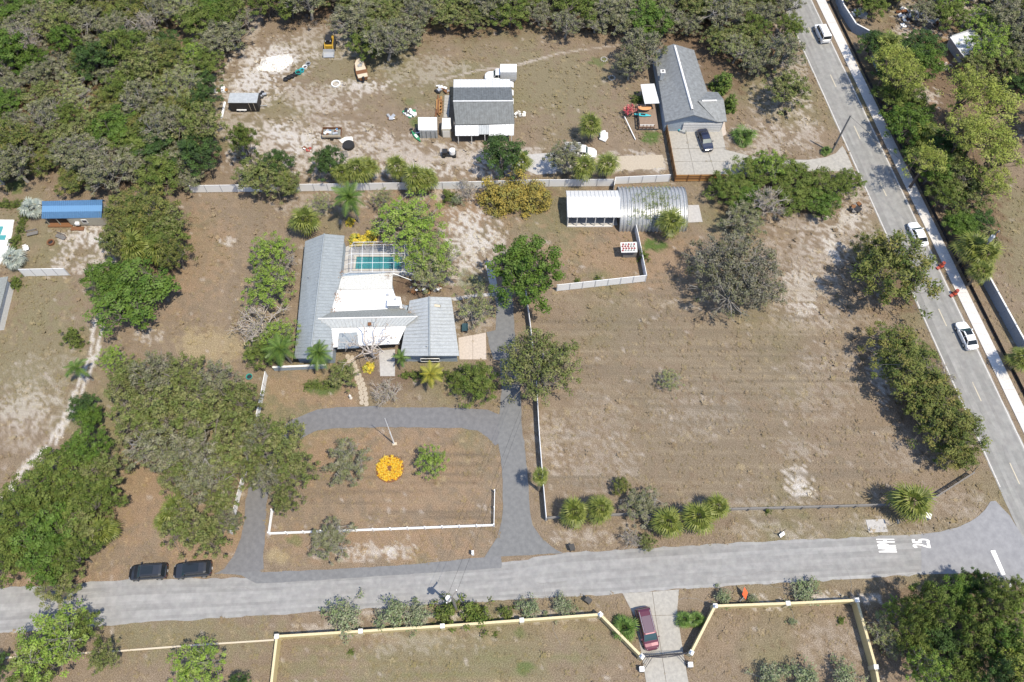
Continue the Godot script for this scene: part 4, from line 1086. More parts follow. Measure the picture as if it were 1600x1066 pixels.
func make_main_house() -> void:
	var t := thing("ranch_house", "large house with two ribbed grey metal gable wings and white flat roofs between", "house", Vector3(-22.09, 0, -58.89))
	var org := t.position
	wing(t, Vector3(-31.95, 2.7, -71.26), Vector3(-31.04, 2.7, -51.07), Vector3(-28.77, 4, -71.75), Vector3(-28.44, 4, -50.42), Vector3(-25.99, 2.7, -72.34), Vector3(-25.62, 2.7, -51.07), 0.14, mats.blue_grey_metal, mats.blue_wall, 0.55, 0.45, mats.blue_grey_metal)
	wing(t, Vector3(-15.16, 2.75, -60.59), Vector3(-15.97, 2.75, -51.46), Vector3(-12.15, 3.9, -60.56), Vector3(-11.64, 3.9, -50.87), Vector3(-9.02, 2.75, -61.15), Vector3(-7.53, 2.75, -51.46), 0.14, mats.light_metal, mats.blue_wall, 0.55, 0.45, mats.blue_grey_metal)
	pavings.append(PackedVector2Array([Vector2(-33.36, -72.24), Vector2(-26.4, -73.47), Vector2(-25.75, -66.85), Vector2(-18.36, -67.44), Vector2(-15.57, -62.24), Vector2(-9.73, -62.24), Vector2(-7.76, -52.23), Vector2(-15.87, -51.81), Vector2(-26.34, -53.7), Vector2(-32.18, -51.6)]))
	# between the wings
	var mid := wall_block(t, [Vector2(-26.62, -65.68), Vector2(-18.55, -65.92), Vector2(-17.2, -60.44), Vector2(-15.43, -60), Vector2(-16.3, -55.51), Vector2(-26.39, -55.08), Vector2(-27.37, -58.89)], 0.0, 2.3, mats.blue_wall, "middle_wall")
	slope(t, "patio_roof", Vector3(-25.87, 2.95, -62.42), Vector3(-17.87, 2.95, -62.52), Vector3(-18.02, 2.75, -65.54), Vector3(-25.72, 2.75, -64.86), 0.16, mats.patio_roof)
	var rf := slope(t, "flat_roof", Vector3(-26.54, 2.98, -58.55), Vector3(-16.35, 2.98, -59.04), Vector3(-17.77, 3.03, -62.4), Vector3(-25.98, 3.03, -62.29), 0.18, mats.white_roof)
	slope(t, "flat_roof_corner", Vector3(-17.49, 2.94, -59), Vector3(-16.08, 2.94, -59.11), Vector3(-16.53, 2.96, -61.13), Vector3(-17.62, 2.96, -61.24), 0.18, mats.white_roof)
	slope(t, "shingle_slope", Vector3(-26.82, 3.02, -58.56), Vector3(-15.89, 3.02, -59.16), Vector3(-13.74, 3.72, -57.36), Vector3(-28.08, 3.72, -56.99), 0.1, mats.slate)
	slope(t, "ribbed_slope", Vector3(-27.28, 2.95, -55.83), Vector3(-15.43, 2.95, -56.2), Vector3(-13.73, 3.74, -57.3), Vector3(-28.53, 3.74, -56.93), 0.1, mats.light_metal, 0.46, 0.07)
	slope(t, "porch_roof", Vector3(-26.26, 2.7, -52.82), Vector3(-16.39, 2.7, -53.45), Vector3(-15.43, 2.92, -56.17), Vector3(-27.28, 2.92, -55.79), 0.18, mats.white_roof)
	slope(t, "porch_panel", Vector3(-25.03, 2.74, -52.54), Vector3(-21.93, 2.74, -52.74), Vector3(-22.41, 2.91, -55.22), Vector3(-25.07, 2.91, -55.01), 0.02, mats.blue_grey_metal)
	var g := Geo.new()
	g.tube([Vector3(-28.07, 3.78, -56.96), Vector3(-13.73, 3.78, -57.32)], [0.1, 0.1], 6)
	geo(t, "ridge_cap", g, mats.white_roof)
	# the box with two vents on the flat roof
	var c: Vector3 = Vector3(-17.33, 3, -59.57) - org
	var box := bx(t, "chimney", c + Vector3(0, 0.5, 0), Vector3(1.7, 1.1, 1.1), mats.light_metal, 0.03)
	bx(t, "chimney_top", c + Vector3(0, 1.07, 0), Vector3(1.85, 0.08, 1.25), mats.white_roof, 0.03)
	cyl(t, "vent_pipe", c + Vector3(0.3, 1.25, -0.35), 0.16, 0.4, mats.steel)
	cyl(t, "vent_pipe", Vector3(-18.4, 3, -61.33) - org + Vector3(0, 0.2, 0), 0.18, 0.4, mats.steel)
	for q in [Vector3(-25.39, 3, -59.24), Vector3(-23.24, 3, -59.35), Vector3(-21.37, 3, -59.46), Vector3(-20.03, 3, -59.24), Vector3(-19.2, 3, -59.46)]:
		cyl(t, "vent_stub", q - org + Vector3(0, 0.06, 0), 0.07, 0.14, mats.steel)
	for q in [Vector3(-30.38, 3.5, -64.15), Vector3(-27.86, 3.5, -63.81), Vector3(-12.08, 3.85, -52.32)]:
		cyl(t, "roof_pipe", q - org + Vector3(0, 0.1, 0), 0.06, 0.5, mats.steel)
	var sky: Vector3 = Vector3(-10.97, 3.42, -59.27) - org
	var sk := bx(t, "skylight", sky, Vector3(1.1, 0.18, 0.55), mats.slate, 0.0)
	sk.rotation.z = -0.3
	var gl := bx(t, "skylight_pane", sky + Vector3(0.02, 0.12, 0), Vector3(0.85, 0.04, 0.38), mats.cream, 0.0)
	gl.rotation.z = -0.3
	var dorm: Vector3 = Vector3(-20.65, 3.15, -56.57) - org
	bx(t, "roof_hatch", dorm + Vector3(0, 0.1, 0), Vector3(0.5, 0.25, 0.95), mats.rust)
	# fallen leaves in the valleys
	g = Geo.new()
	for q in [Vector3(-27.08, 3, -55.8), Vector3(-26.49, 2.85, -54.31), Vector3(-26.08, 2.8, -52.98), Vector3(-25.69, 3.05, -60.42), Vector3(-25.64, 3.05, -61.74), Vector3(-26.36, 3.05, -58.67), Vector3(-27.28, 3, -55.91), Vector3(-27.91, 3.5, -56.69), Vector3(-15.76, 3.1, -58.86), Vector3(-14.94, 3.4, -58.14), Vector3(-25.97, 3.02, -61.21), Vector3(-26.14, 2.75, -52.59), Vector3(-18.69, 2.85, -65.02), Vector3(-25.55, 2.85, -65.25)]:
		for i in 60:
			var p: Vector3 = q + Vector3(rng.randfn() * 0.3, 0.03 + rng.randf() * 0.05, rng.randfn() * 0.4)
			g.col = Color(0.15, 0.08, 0.05).lerp(Color(0.3, 0.2, 0.12), rng.randf())
			g.leaf(p, ball(rng) * 0.09 * Vector3(1, 0.2, 1), ball(rng) * 0.06 * Vector3(1, 0.2, 1), Vector3.UP)
	geo(t, "fallen_leaves", g, mats.leaf, "", true)
	var fr: Vector3 = Vector3(-11.79, 1.6, -51.42) - org
	window(t, Vector3(fr.x, 1.5, fr.z), 2.7, 0.9, 0.0)
	var fl: Vector3 = Vector3(-20.3, 2.3, -53.24) - org
	var door := bx(t, "door", Vector3(fl.x - 2.6, 1.05, fl.z - 1.2), Vector3(1.0, 2.1, 0.08), mats.white_wall)
	for i in 3: window(t, Vector3(fl.x + 0.2 + i * 1.5, 1.35, fl.z - 1.2), 1.2, 1.2, 0.0)
	# the pool under its screen cage
	t = thing("swimming_pool", "turquoise swimming pool on a pale deck behind the grey-roofed house", "pool", Vector3(-20.77, 0, -68.98))
	org = t.position
	var deck := [Vector3(-26.24, 0, -71.87), Vector3(-16.57, 0, -72.12), Vector3(-15.24, 0, -66.62), Vector3(-26.31, 0, -66.5)]
	var w0: Vector3 = Vector3(-24.44, 0.2, -70.16)
	var w1: Vector3 = Vector3(-16.96, 0.2, -67.55)
	var dp := []
	for q in deck: dp.append(xz(q))
	pavings.append(PackedVector2Array(dp))
	var lo := Vector2(w0.x, w0.z)
	var hi := Vector2(w1.x, w1.z)
	for q in [[dp[0], dp[1], Vector2(hi.x, lo.y), lo], [dp[1], dp[2], hi, Vector2(hi.x, lo.y)], [dp[2], dp[3], Vector2(lo.x, hi.y), hi], [dp[3], dp[0], lo, Vector2(lo.x, hi.y)]]:
		wall_block(t, q, 0.0, 0.4, mats.slab_grey, "deck_slab")
	wall_block(t, [lo, Vector2(hi.x, lo.y), hi, Vector2(lo.x, hi.y)], 0.01, 0.05, mats.plaster_pool, "basin_floor")
	for q in [[Vector3((lo.x + hi.x) / 2, 0.42, lo.y), Vector3(hi.x - lo.x + 0.6, 0.06, 0.3)], [Vector3((lo.x + hi.x) / 2, 0.42, hi.y), Vector3(hi.x - lo.x + 0.6, 0.06, 0.3)], [Vector3(lo.x, 0.42, (lo.y + hi.y) / 2), Vector3(0.3, 0.06, hi.y - lo.y - 0.3)], [Vector3(hi.x, 0.42, (lo.y + hi.y) / 2), Vector3(0.3, 0.06, hi.y - lo.y - 0.3)]]:
		bx(t, "coping", q[0] - org, q[1], mats.coping)
	bx(t, "pool_step", Vector3(lo.x + 0.7, 0.11, lo.y + 0.75) - org, Vector3(1.3, 0.12, 1.4), mats.plaster_pool)
	var wt := bx(t, "water", Vector3((lo.x + hi.x) / 2, 0.17, (lo.y + hi.y) / 2) - org, Vector3(hi.x - lo.x - 0.3, 0.22, hi.y - lo.y - 0.3), mats.water)
	t = thing("pool_cage", "white aluminium screen cage with crossing beams over the swimming pool", "screen cage", Vector3(-20.77, 0, -68.98))
	org = t.position
	var xs := [548.0, 566.0, 582.5, 598.5, 615.0, 631.0]
	var b0: Vector3 = Vector3(-24.52, 3.3, -70.19)
	var b1: Vector3 = Vector3(-16.46, 3.3, -70.3)
	var f0: Vector3 = Vector3(-24.22, 3.3, -65.3)
	var f1: Vector3 = Vector3(-16.15, 3.3, -65.36)
	var outb0: Vector3 = Vector3(-25.67, 2.5, -69.67)
	var outb1: Vector3 = Vector3(-14.96, 2.5, -69.91)
	var outf1: Vector3 = Vector3(-14.69, 2.5, -65.13)
	for i in 6:
		var u := i / 5.0
		cage_beam(t, b0.lerp(b1, u), f0.lerp(f1, u), 0.038)
	for i in 4:
		var u := i / 3.0
		cage_beam(t, b0.lerp(f0, u), b1.lerp(f1, u), 0.038)
	for i in 6:
		var u := i / 5.0
		var top := b0.lerp(b1, u)
		var low := Vector3(top.x, 2.5, top.z - 1.1)
		cage_beam(t, top, low, 0.03)
		cage_beam(t, low, Vector3(low.x, 0.0, low.z), 0.045)
	cage_beam(t, Vector3(b0.x, 2.5, b0.z - 1.1), Vector3(b1.x, 2.5, b1.z - 1.1), 0.05)
	for i in 4:
		var u := i / 3.0
		var top := b1.lerp(f1, u)
		var low := Vector3(top.x + 1.3, 2.5, top.z)
		cage_beam(t, top, low, 0.03)
		cage_beam(t, low, Vector3(low.x, 0.0, low.z), 0.045)
		cage_beam(t, b0.lerp(f0, u), b0.lerp(f0, u) + Vector3(-0.9, -0.5, 0), 0.04)
	cage_beam(t, Vector3(b1.x + 1.3, 2.5, b1.z), Vector3(f1.x + 1.3, 2.5, f1.z), 0.05)
	cage_beam(t, Vector3(-17.96, 3, -65.27), Vector3(-15.17, 2.2, -64.52), 0.06)
	for i in 5:
		for j in 3:
			var g3 := Geo.new()
			var p := [b0.lerp(b1, i / 5.0).lerp(f0.lerp(f1, i / 5.0), j / 3.0), b0.lerp(b1, (i + 1) / 5.0).lerp(f0.lerp(f1, (i + 1) / 5.0), j / 3.0), b0.lerp(b1, (i + 1) / 5.0).lerp(f0.lerp(f1, (i + 1) / 5.0), (j + 1) / 3.0), b0.lerp(b1, i / 5.0).lerp(f0.lerp(f1, i / 5.0), (j + 1) / 3.0)]
			g3.quad(p[0], p[1], p[2], p[3])
			geo(t, "screen_panel", g3, mats.screen)
	for i in 5:
		var p0 := b0.lerp(b1, i / 5.0)
		var p1 := b0.lerp(b1, (i + 1) / 5.0)
		var q := Vector3(0, -0.8, -1.1)
		var g4 := Geo.new()
		g4.quad(p0, p1, p1 + q, p0 + q)
		g4.quad(p0 + q, p1 + q, Vector3(p1.x, 0.1, p1.z - 1.1), Vector3(p0.x, 0.1, p0.z - 1.1))
		geo(t, "screen_panel", g4, mats.screen)

func cage_beam(t: Node3D, a: Vector3, b: Vector3, r: float) -> void:
	var g := Geo.new()
	g.tube([a, b], [r, r], 4)
	geo(t, "beam", g, mats.aluminium)

func make_outbuildings() -> void:
	# barn at the top
	var t := thing("barn", "square grey-roofed barn with white tin lean-to strips front and back", "barn", Vector3(-4.81, 0, -100.62))
	var org := t.position
	slope(t, "lean_to_roof", Vector3(-10.2, 2.4, -105.95), Vector3(-0.39, 2.4, -106.02), Vector3(-0.22, 2.75, -103.68), Vector3(-10.15, 2.75, -103.6), 0.08, mats.white_tin, 0.6, 0.08)
	slope(t, "roof_slope", Vector3(-10.15, 2.8, -103.63), Vector3(-0.11, 2.8, -103.7), Vector3(0.16, 4.2, -99.08), Vector3(-9.95, 4.2, -99.02), 0.12, mats.barn_grey, 0.4, 0.025)
	slope(t, "roof_slope", Vector3(-9.54, 2.75, -95.14), Vector3(0.43, 2.75, -95.37), Vector3(0.16, 4.2, -99.08), Vector3(-9.95, 4.2, -99.02), 0.12, mats.barn_grey, 0.4, 0.025)
	slope(t, "porch_roof", Vector3(-9.5, 2.15, -93.23), Vector3(-5.59, 2.15, -93.25), Vector3(-5.61, 2.68, -95.1), Vector3(-9.57, 2.68, -95.03), 0.07, mats.white_tin, 0.6, 0.08)
	slope(t, "porch_roof", Vector3(-5.56, 2.22, -93.47), Vector3(-3.87, 2.22, -93.5), Vector3(-3.88, 2.68, -95.15), Vector3(-5.57, 2.68, -95.1), 0.07, mats.light_metal, 0.35)
	slope(t, "porch_roof", Vector3(-3.84, 2.15, -93.25), Vector3(0.27, 2.15, -93.31), Vector3(0.32, 2.68, -95.35), Vector3(-3.85, 2.68, -95.15), 0.07, mats.white_tin, 0.6, 0.08)
	var g := Geo.new()
	g.tube([Vector3(-9.95, 4.24, -98.98), Vector3(0.16, 4.24, -99.04)], [0.14, 0.14], 6)
	geo(t, "ridge_cap", g, mats.white_tin)
	var e: Vector3 = Vector3(-9.99, 0, -98.4)
	var rr: Vector3 = Vector3(-10.16, 2.7, -103.65)
	var r2: Vector3 = Vector3(0.11, 2.7, -103.65)
	var zf: float = (Vector3(-9.54, 2.75, -95.14)).z - 0.3
	var zb: float = rr.z + 0.2
	var x0: float = rr.x + 0.3
	var x1: float = r2.x - 0.5
	wall_block(t, [Vector2(x0, zb), Vector2(x1, zb), Vector2(x1, zf), Vector2(x0, zf)], 0.0, 2.6, mats.wood_grey)
	var zm: float = (Vector3(-9.95, 4.2, -99.02)).z
	for x in [x0 + 0.02, x1 - 0.02]:
		g = Geo.new()
		g.tri(Vector3(x, 2.6, zb), Vector3(x, 2.6, zf), Vector3(x, 4.0, zm))
		geo(t, "gable", g, mats.wood_grey)
	for u in [715.5, 736.5, 757.5, 778.0, 799.5]:
		var p: Vector3 = Vector3(lerpf((Vector3(-9.5, 2.15, -93.23)).x, (Vector3(0.27, 2.15, -93.31)).x, (u - 711.6) / 91.0), 0, (Vector3(-9.46, 2.15, -93.23)).z - 0.15)
		bx(t, "porch_post", p - org + Vector3(0, 1.05, 0), Vector3(0.12, 2.1, 0.12), mats.white_wall)
	pavings.append(PackedVector2Array([Vector2(-10.76, -107.82), Vector2(0.69, -107.82), Vector2(0.65, -93.19), Vector2(-10.24, -93.19)]))
	for z in [-105.5, -103.6, -101.6, -98.9]:
		var a := bx(t, "awning", Vector3(x1 + 0.35, 1.7, z) - org, Vector3(0.7, 0.05, 1.3), mats.white_tin)
		a.rotation.z = -0.5
	bx(t, "porch_door", Vector3(x0 + 5.0, 1.05, zf + 0.03) - org, Vector3(2.6, 2.1, 0.06), mats.black)
	# two little sheds left of the barn
	t = thing("tin_shed", "white corrugated tin shed with rusty seams left of the barn", "shed", Vector3(-14.57, 0, -96.93))
	org = t.position
	slope(t, "roof", Vector3(-15.85, 1.9, -94.73), Vector3(-12.66, 1.9, -94.73), Vector3(-12.78, 2.4, -97.14), Vector3(-15.99, 2.4, -97.14), 0.06, mats.white_tin, 0.5, 0.05)
	wall_block(t, [Vector2(-15.66, -94.62), Vector2(-12.7, -94.62), Vector2(-12.92, -97.08), Vector2(-15.79, -97.08)], 0.0, 1.8, mats.light_metal)
	for i in 4: bx(t, "door_seam", (Vector3(-15.34, 0, -94.83)).lerp(Vector3(-13.04, 0, -94.83), i / 3.0) - org + Vector3(0, 0.9, 0.25), Vector3(0.1, 1.75, 0.05), mats.slate)
	t = thing("tin_shed", "smaller cream shed with a double door close to the barn wall", "shed", Vector3(-11.23, 0, -96.21))
	org = t.position
	slope(t, "roof", Vector3(-11.92, 1.9, -95.02), Vector3(-10.29, 1.9, -95.02), Vector3(-10.4, 2.35, -95.89), Vector3(-11.85, 2.35, -95.89), 0.06, mats.tarp)
	slope(t, "roof", Vector3(-11.93, 1.9, -97.47), Vector3(-10.49, 1.9, -97.47), Vector3(-10.4, 2.35, -95.89), Vector3(-11.85, 2.35, -95.89), 0.06, mats.tarp)
	wall_block(t, [Vector2(-11.95, -94.83), Vector2(-10.41, -94.83), Vector2(-10.58, -96.5), Vector2(-12.02, -96.5)], 0.0, 1.82, mats.tan_wall)
	bx(t, "door", Vector3(-11.18, 0, -94.83) - org + Vector3(0, 0.85, 0.06), Vector3(1.2, 1.6, 0.06), mats.tarp)
	# house at the upper right
	t = thing("gable_house", "long grey gable-roofed house with a white ridge strip and two garage doors", "house", Vector3(31.86, 0, -105.95))
	org = t.position
	wing(t, Vector3(25.38, 2.6, -112.65), Vector3(25.9, 2.6, -95.84), Vector3(28.55, 4.5, -112.38), Vector3(30.39, 4.5, -95.63), Vector3(32.61, 2.6, -112.97), Vector3(34.72, 2.6, -95.9), 0.14, mats.house_grey, mats.blue_wall, 0.0, 0.28)
	slope(t, "cross_roof", Vector3(34.71, 2.62, -95.85), Vector3(36.35, 2.62, -95.99), Vector3(36.02, 3.75, -99.83), Vector3(31.54, 4.05, -99.24), 0.13, mats.house_grey)
	slope(t, "cross_roof", Vector3(33.89, 2.62, -102.83), Vector3(35.65, 2.62, -102.68), Vector3(36.02, 3.75, -99.83), Vector3(31.54, 4.05, -99.24), 0.13, mats.house_grey)
	var cw := [Vector3(34.5, 2.4, -96.42), Vector3(36.03, 2.4, -96.52), Vector3(35.86, 2.4, -100.36), Vector3(34.3, 2.4, -100.21)]
	wall_block(t, [xz(cw[0]), xz(cw[1]), xz(cw[2]), xz(cw[3])], 0.0, 2.4, mats.blue_wall, "cross_wall")
	g = Geo.new()
	g.tube([Vector3(28.7, 4.55, -111.75), Vector3(30.21, 4.55, -96.79)], [0.2, 0.2], 6)
	geo(t, "ridge_strip", g, mats.white_roof)
	g = Geo.new()
	g.tube([Vector3(32.2, 4.02, -99.27), Vector3(34.75, 3.88, -99.48)], [0.16, 0.16], 6)
	geo(t, "ridge_strip", g, mats.white_roof)
	var ch: Vector3 = Vector3(26.06, 3.2, -105.57) - org
	bx(t, "chimney", ch + Vector3(0, 0.5, 0), Vector3(0.65, 1.7, 0.65), mats.light_metal)
	bx(t, "chimney_cap", ch + Vector3(0, 1.38, 0), Vector3(0.8, 0.08, 0.8), mats.white_roof)
	cyl(t, "flue", ch + Vector3(0, 1.47, 0), 0.17, 0.14, mats.black)
	var fz: Vector3 = Vector3(30.36, 2.3, -96.08)
	fz.z = (Vector3(25.9, 2.6, -95.84)).z - 0.3
	for q in [[1078.0, 3.0], [1107.0, 3.6]]:
		var dx: float = lerpf((Vector3(27.01, 0, -96.5)).x, (Vector3(35.86, 0, -96.79)).x, (q[0] - 1045.0) / 80.0)
		var dd := bx(t, "garage_door", Vector3(dx, 1.1, fz.z + 0.14) - org, Vector3(q[1], 2.2, 0.06), mats.white_wall)
		for k in 3:
			bx(dd, "door_groove", Vector3(0, -0.25 + k * 0.25, 0.55), Vector3(0.98, 0.02, 0.2), mats.slate)
	slope(t, "patio_roof", Vector3(22.44, 2.4, -104.72), Vector3(22.81, 2.4, -100.21), Vector3(25.33, 2.5, -100.26), Vector3(24.83, 2.5, -104.8), 0.07, mats.white_tin, 0.8, 0.06)
	for q in [Vector3(22.54, 2.3, -104.37), Vector3(22.98, 2.3, -100.76)]:
		bx(t, "patio_post", Vector3(q.x + 0.1, 1.15, q.z) - org, Vector3(0.1, 2.3, 0.1), mats.white_wall)
	pavings.append(PackedVector2Array([Vector2(23.36, -113.9), Vector2(34.05, -115.54), Vector2(37.31, -96.93), Vector2(22.02, -96.21)]))
	t = thing("wooden_deck", "reddish-grey plank deck with railings beside the grey gable house", "deck", Vector3(23.52, 0, -98.4))
	org = t.position
	var d0: Vector3 = Vector3(21.79, 0.5, -99.99)
	var d1: Vector3 = Vector3(25.15, 0.5, -96.32)
	var nb := 15
	for i in nb:
		var x := lerpf(d0.x, d1.x, (i + 0.5) / nb)
		bx(t, "plank", Vector3(x, 0.48, (d0.z + d1.z) / 2 - 1.0) - org, Vector3((d1.x - d0.x) / nb - 0.03, 0.06, d1.z - d0.z + 2.0), mats.deck)
	bx(t, "deck_skirt", Vector3((d0.x + d1.x) / 2, 0.22, (d0.z + d1.z) / 2 - 1.0) - org, Vector3(d1.x - d0.x - 0.1, 0.44, d1.z - d0.z + 1.8), mats.wood_grey)
	for s in [0, 1]:
		for h in [0.85, 1.2, 1.45]:
			if s == 0:
				bx(t, "railing", Vector3((d0.x + d1.x) / 2 - 0.4, h, d1.z) - org, Vector3(d1.x - d0.x - 0.9, 0.07, 0.07), mats.white_wall if h > 1.0 else mats.rust)
			else:
				bx(t, "railing", Vector3(d0.x, h, (d0.z + d1.z) / 2 - 0.4) - org, Vector3(0.07, 0.07, d1.z - d0.z + 0.8), mats.black)
	for i in 5:
		bx(t, "railing_post", Vector3(lerpf(d0.x, d1.x - 0.8, i / 4.0), 0.95, d1.z) - org, Vector3(0.09, 1.0, 0.09), mats.wood_dark)
		bx(t, "railing_post", Vector3(d0.x, 0.95, lerpf(d0.z - 0.8, d1.z - 0.1, i / 5.0)) - org, Vector3(0.09, 1.0, 0.09), mats.black)
	# the open workshop and the arched shed
	t = thing("open_workshop", "white ribbed-roof workshop open at the front beside the arched metal shed", "workshop", Vector3(13.14, 0, -78.49))
	org = t.position
	slope(t, "front_roof", Vector3(8.76, 2.6, -75.98), Vector3(17.11, 2.6, -75.98), Vector3(17.07, 3.5, -79.36), Vector3(8.71, 3.5, -79.3), 0.09, mats.white_tin, 0.62, 0.1)
	slope(t, "back_roof", Vector3(8.68, 2.7, -81.15), Vector3(17.02, 2.7, -81.21), Vector3(17.07, 3.5, -79.36), Vector3(8.71, 3.5, -79.3), 0.09, mats.white_tin, 0.62, 0.1)
	var wl: Vector3 = Vector3(8.76, 2.6, -75.98)
	var wr: Vector3 = Vector3(17.01, 2.6, -75.98)
	var wb: float = (Vector3(8.68, 2.7, -81.15)).z + 0.2
	wall_block(t, [Vector2(wl.x + 0.1, wb), Vector2(wr.x, wb), Vector2(wr.x, wb + 0.12), Vector2(wl.x + 0.1, wb + 0.12)], 0.0, 2.6, mats.white_tin, "back_wall")
	wall_block(t, [Vector2(wl.x + 0.1, wb + 0.13), Vector2(wl.x + 0.22, wb + 0.13), Vector2(wl.x + 0.22, wl.z - 0.2), Vector2(wl.x + 0.1, wl.z - 0.2)], 0.0, 2.45, mats.white_tin, "side_wall")
	wall_block(t, [Vector2(wl.x + 0.05, wl.z - 0.3), Vector2(wr.x - 0.9, wl.z - 0.3), Vector2(wr.x - 0.9, wl.z + 0.02), Vector2(wl.x + 0.05, wl.z + 0.02)], 0.0, 0.18, mats.sidewalk, "sill")
	for i in 6:
		bx(t, "post", Vector3(lerpf(wl.x + 0.12, wr.x - 0.9, i / 5.0), 1.33, wl.z - 0.14) - org, Vector3(0.13, 2.3, 0.13), mats.white_wall)
	wall_block(t, [Vector2(wl.x + 0.24, wb + 0.14), Vector2(wr.x - 0.1, wb + 0.14), Vector2(wr.x - 0.1, wl.z - 0.34), Vector2(wl.x + 0.24, wl.z - 0.34)], 0.0, 0.05, mats.slab_grey, "floor")
	for i in 3:
		bx(t, "work_bench", Vector3(lerpf(wl.x + 1.5, wr.x - 2.0, i / 2.0), 0.5, wl.z - 2.4) - org, Vector3(1.4, 0.9, 0.7), [mats.wood_dark, mats.steel, mats.black][i])
	pavings.append(PackedVector2Array([Vector2(8.82, -82.78), Vector2(28.78, -83.71), Vector2(27.94, -74.58), Vector2(8.6, -75.71)]))
	t = thing("arched_shed", "arched shed of corrugated galvanised steel overgrown with vines", "shed", Vector3(22.65, 0, -77.22))
	org = t.position
	var qa: Vector3 = Vector3(17.06, 0, -75.08)
	var qb: Vector3 = Vector3(27.79, 0, -75.14)
	var span := 8.0
	var high := 3.3
	g = Geo.new()
	var cols := 18 * 8
	var arc := 26
	var grid := []
	for i in cols + 1:
		var x := lerpf(qa.x, qb.x, float(i) / cols)
		var ph := fmod(float(i) / 8.0, 1.0)
		var bump := 0.09 * clampf(sin(ph * TAU) * 1.6, -1.0, 1.0)
		var row := []
		for j in arc + 1:
			var a := PI * j / arc
			var ca := cos(a)
			var sa := pow(maxf(sin(a), 0.0), 0.8)
			row.append(Vector3(x, (high + bump) * sa, qa.z - span * 0.5 + (span * 0.5 + bump) * ca))
		grid.append(row)
	for i in cols:
		for j in arc:
			g.oquad(grid[i][j], grid[i + 1][j], grid[i + 1][j + 1], grid[i][j + 1], Vector3(grid[i][j].x, 0, qa.z - span * 0.5))
	geo(t, "arched_shell", g, mats.quonset)
	for s in [0, 1]:
		g = Geo.new()
		var x: float = qa.x + 0.15 if s == 0 else qb.x - 0.15
		for j in arc:
			g.tri(grid[0][j] * Vector3(0, 1, 1) + Vector3(x, 0, 0), grid[0][j + 1] * Vector3(0, 1, 1) + Vector3(x, 0, 0), Vector3(x, 0, qa.z - span * 0.5))
		geo(t, "end_wall", g, mats.light_metal)
	# vines on its back
	t = thing("creeping_vine", "thin green vine creeping over the arched metal shed", "vine", Vector3(22.7, 0, -77.86))
	g = Geo.new()
	for k in 90:
		var i := int(clampf(rng.randfn(0.52, 0.17), 0.12, 0.85) * cols)
		var j := int(clampf(rng.randfn(11, 4.5), 3, 22))
		var p: Vector3 = grid[i][j] + Vector3(0, 0.1, 0)
		for m in 20:
			g.col = Color(0.09, 0.13, 0.04).lerp(Color(0.18, 0.2, 0.1), rng.randf())
			var o := Vector3(rng.randfn() * 0.3, 0, rng.randfn() * 0.35)
			g.leaf(p + o + Vector3(0, rng.randf() * 0.12 - absf(o.z) * 0.1, 0), ball(rng) * 0.12, ball(rng) * 0.08, Vector3.UP)
	geo(t, "leaves", g, mats.leaf)
	# hut with the spotted roof
	t = thing("spotted_hut", "little grey hut with red and white spotted roof against the white fence", "hut", Vector3(18.41, 0, -71.02))
	org = t.position
	slope(t, "roof", Vector3(16.86, 2.1, -69.65), Vector3(19.33, 2.1, -69.71), Vector3(19.28, 2.35, -71.45), Vector3(16.79, 2.35, -71.33), 0.08, mats.white_wall)
	wall_block(t, [Vector2(17.34, -70.06), Vector2(19.46, -70.18), Vector2(19.46, -71.63), Vector2(17.34, -71.51)], 0.0, 2.0, mats.wood_grey)
	for i in 5:
		for j in 4:
			var p: Vector3 = (Vector3(16.92, 2.1, -69.83)).lerp(Vector3(19.21, 2.35, -71.27), 0.0)
			var a: Vector3 = (Vector3(17.02, 2.12, -69.81)).lerp(Vector3(19.19, 2.12, -69.86), (i + 0.2 + 0.3 * (j % 2)) / 5.0)
			var b: Vector3 = (Vector3(16.99, 2.33, -71.22)).lerp(Vector3(19.12, 2.33, -71.27), (i + 0.2 + 0.3 * (j % 2)) / 5.0)
			cyl(t, "roof_spot", a.lerp(b, (j + 0.4) / 4.0) - org + Vector3(0, 0.035, 0), 0.17, 0.05, mat("dull_red", lin(0.17, 0.03, 0.035), 0.7) if rng.randf() < 0.62 else mats.slate, Basis(Vector3.RIGHT, 0.12))
	# blue shed on the left
	t = thing("garden_shed", "long tan shed with bright blue metal barn roof and small porch", "shed", Vector3(-70.53, 0, -77.22))
	org = t.position
	var ys := [[341.2, 2.2], [331.0, 3.15], [321.5, 3.55], [313.6, 3.15]]
	var L := [Vector3(-74.26, 2.2, -76.03), Vector3(-73.86, 3.15, -76.59), Vector3(-73.84, 3.55, -77.46), Vector3(-74.44, 3.15, -78.7)]
	var Rr := [Vector3(-64.85, 2.2, -76.21), Vector3(-64.49, 3.15, -76.74), Vector3(-64.47, 3.55, -77.61), Vector3(-64.96, 3.15, -79)]
	slope(t, "lower_front_slope", L[0], Rr[0], Rr[1], L[1], 0.08, mats.blue_roof, 0.3)
	slope(t, "upper_front_slope", L[1], Rr[1], Rr[2], L[2], 0.08, mats.blue_roof_pale, 0.3)
	slope(t, "upper_back_slope", L[3], Rr[3], Rr[2], L[2], 0.08, mats.blue_roof, 0.3)
	slope(t, "lower_back_slope", L[3] + Vector3(0, -0.95, -0.45), Rr[3] + Vector3(0, -0.95, -0.45), Rr[3], L[3], 0.08, mats.blue_roof, 0.3)
	var fx0: float = L[0].x + 3.9
	var fx1: float = Rr[0].x - 0.05
	var fzz: float = L[0].z - 0.15
	var bzz: float = L[3].z - 0.2
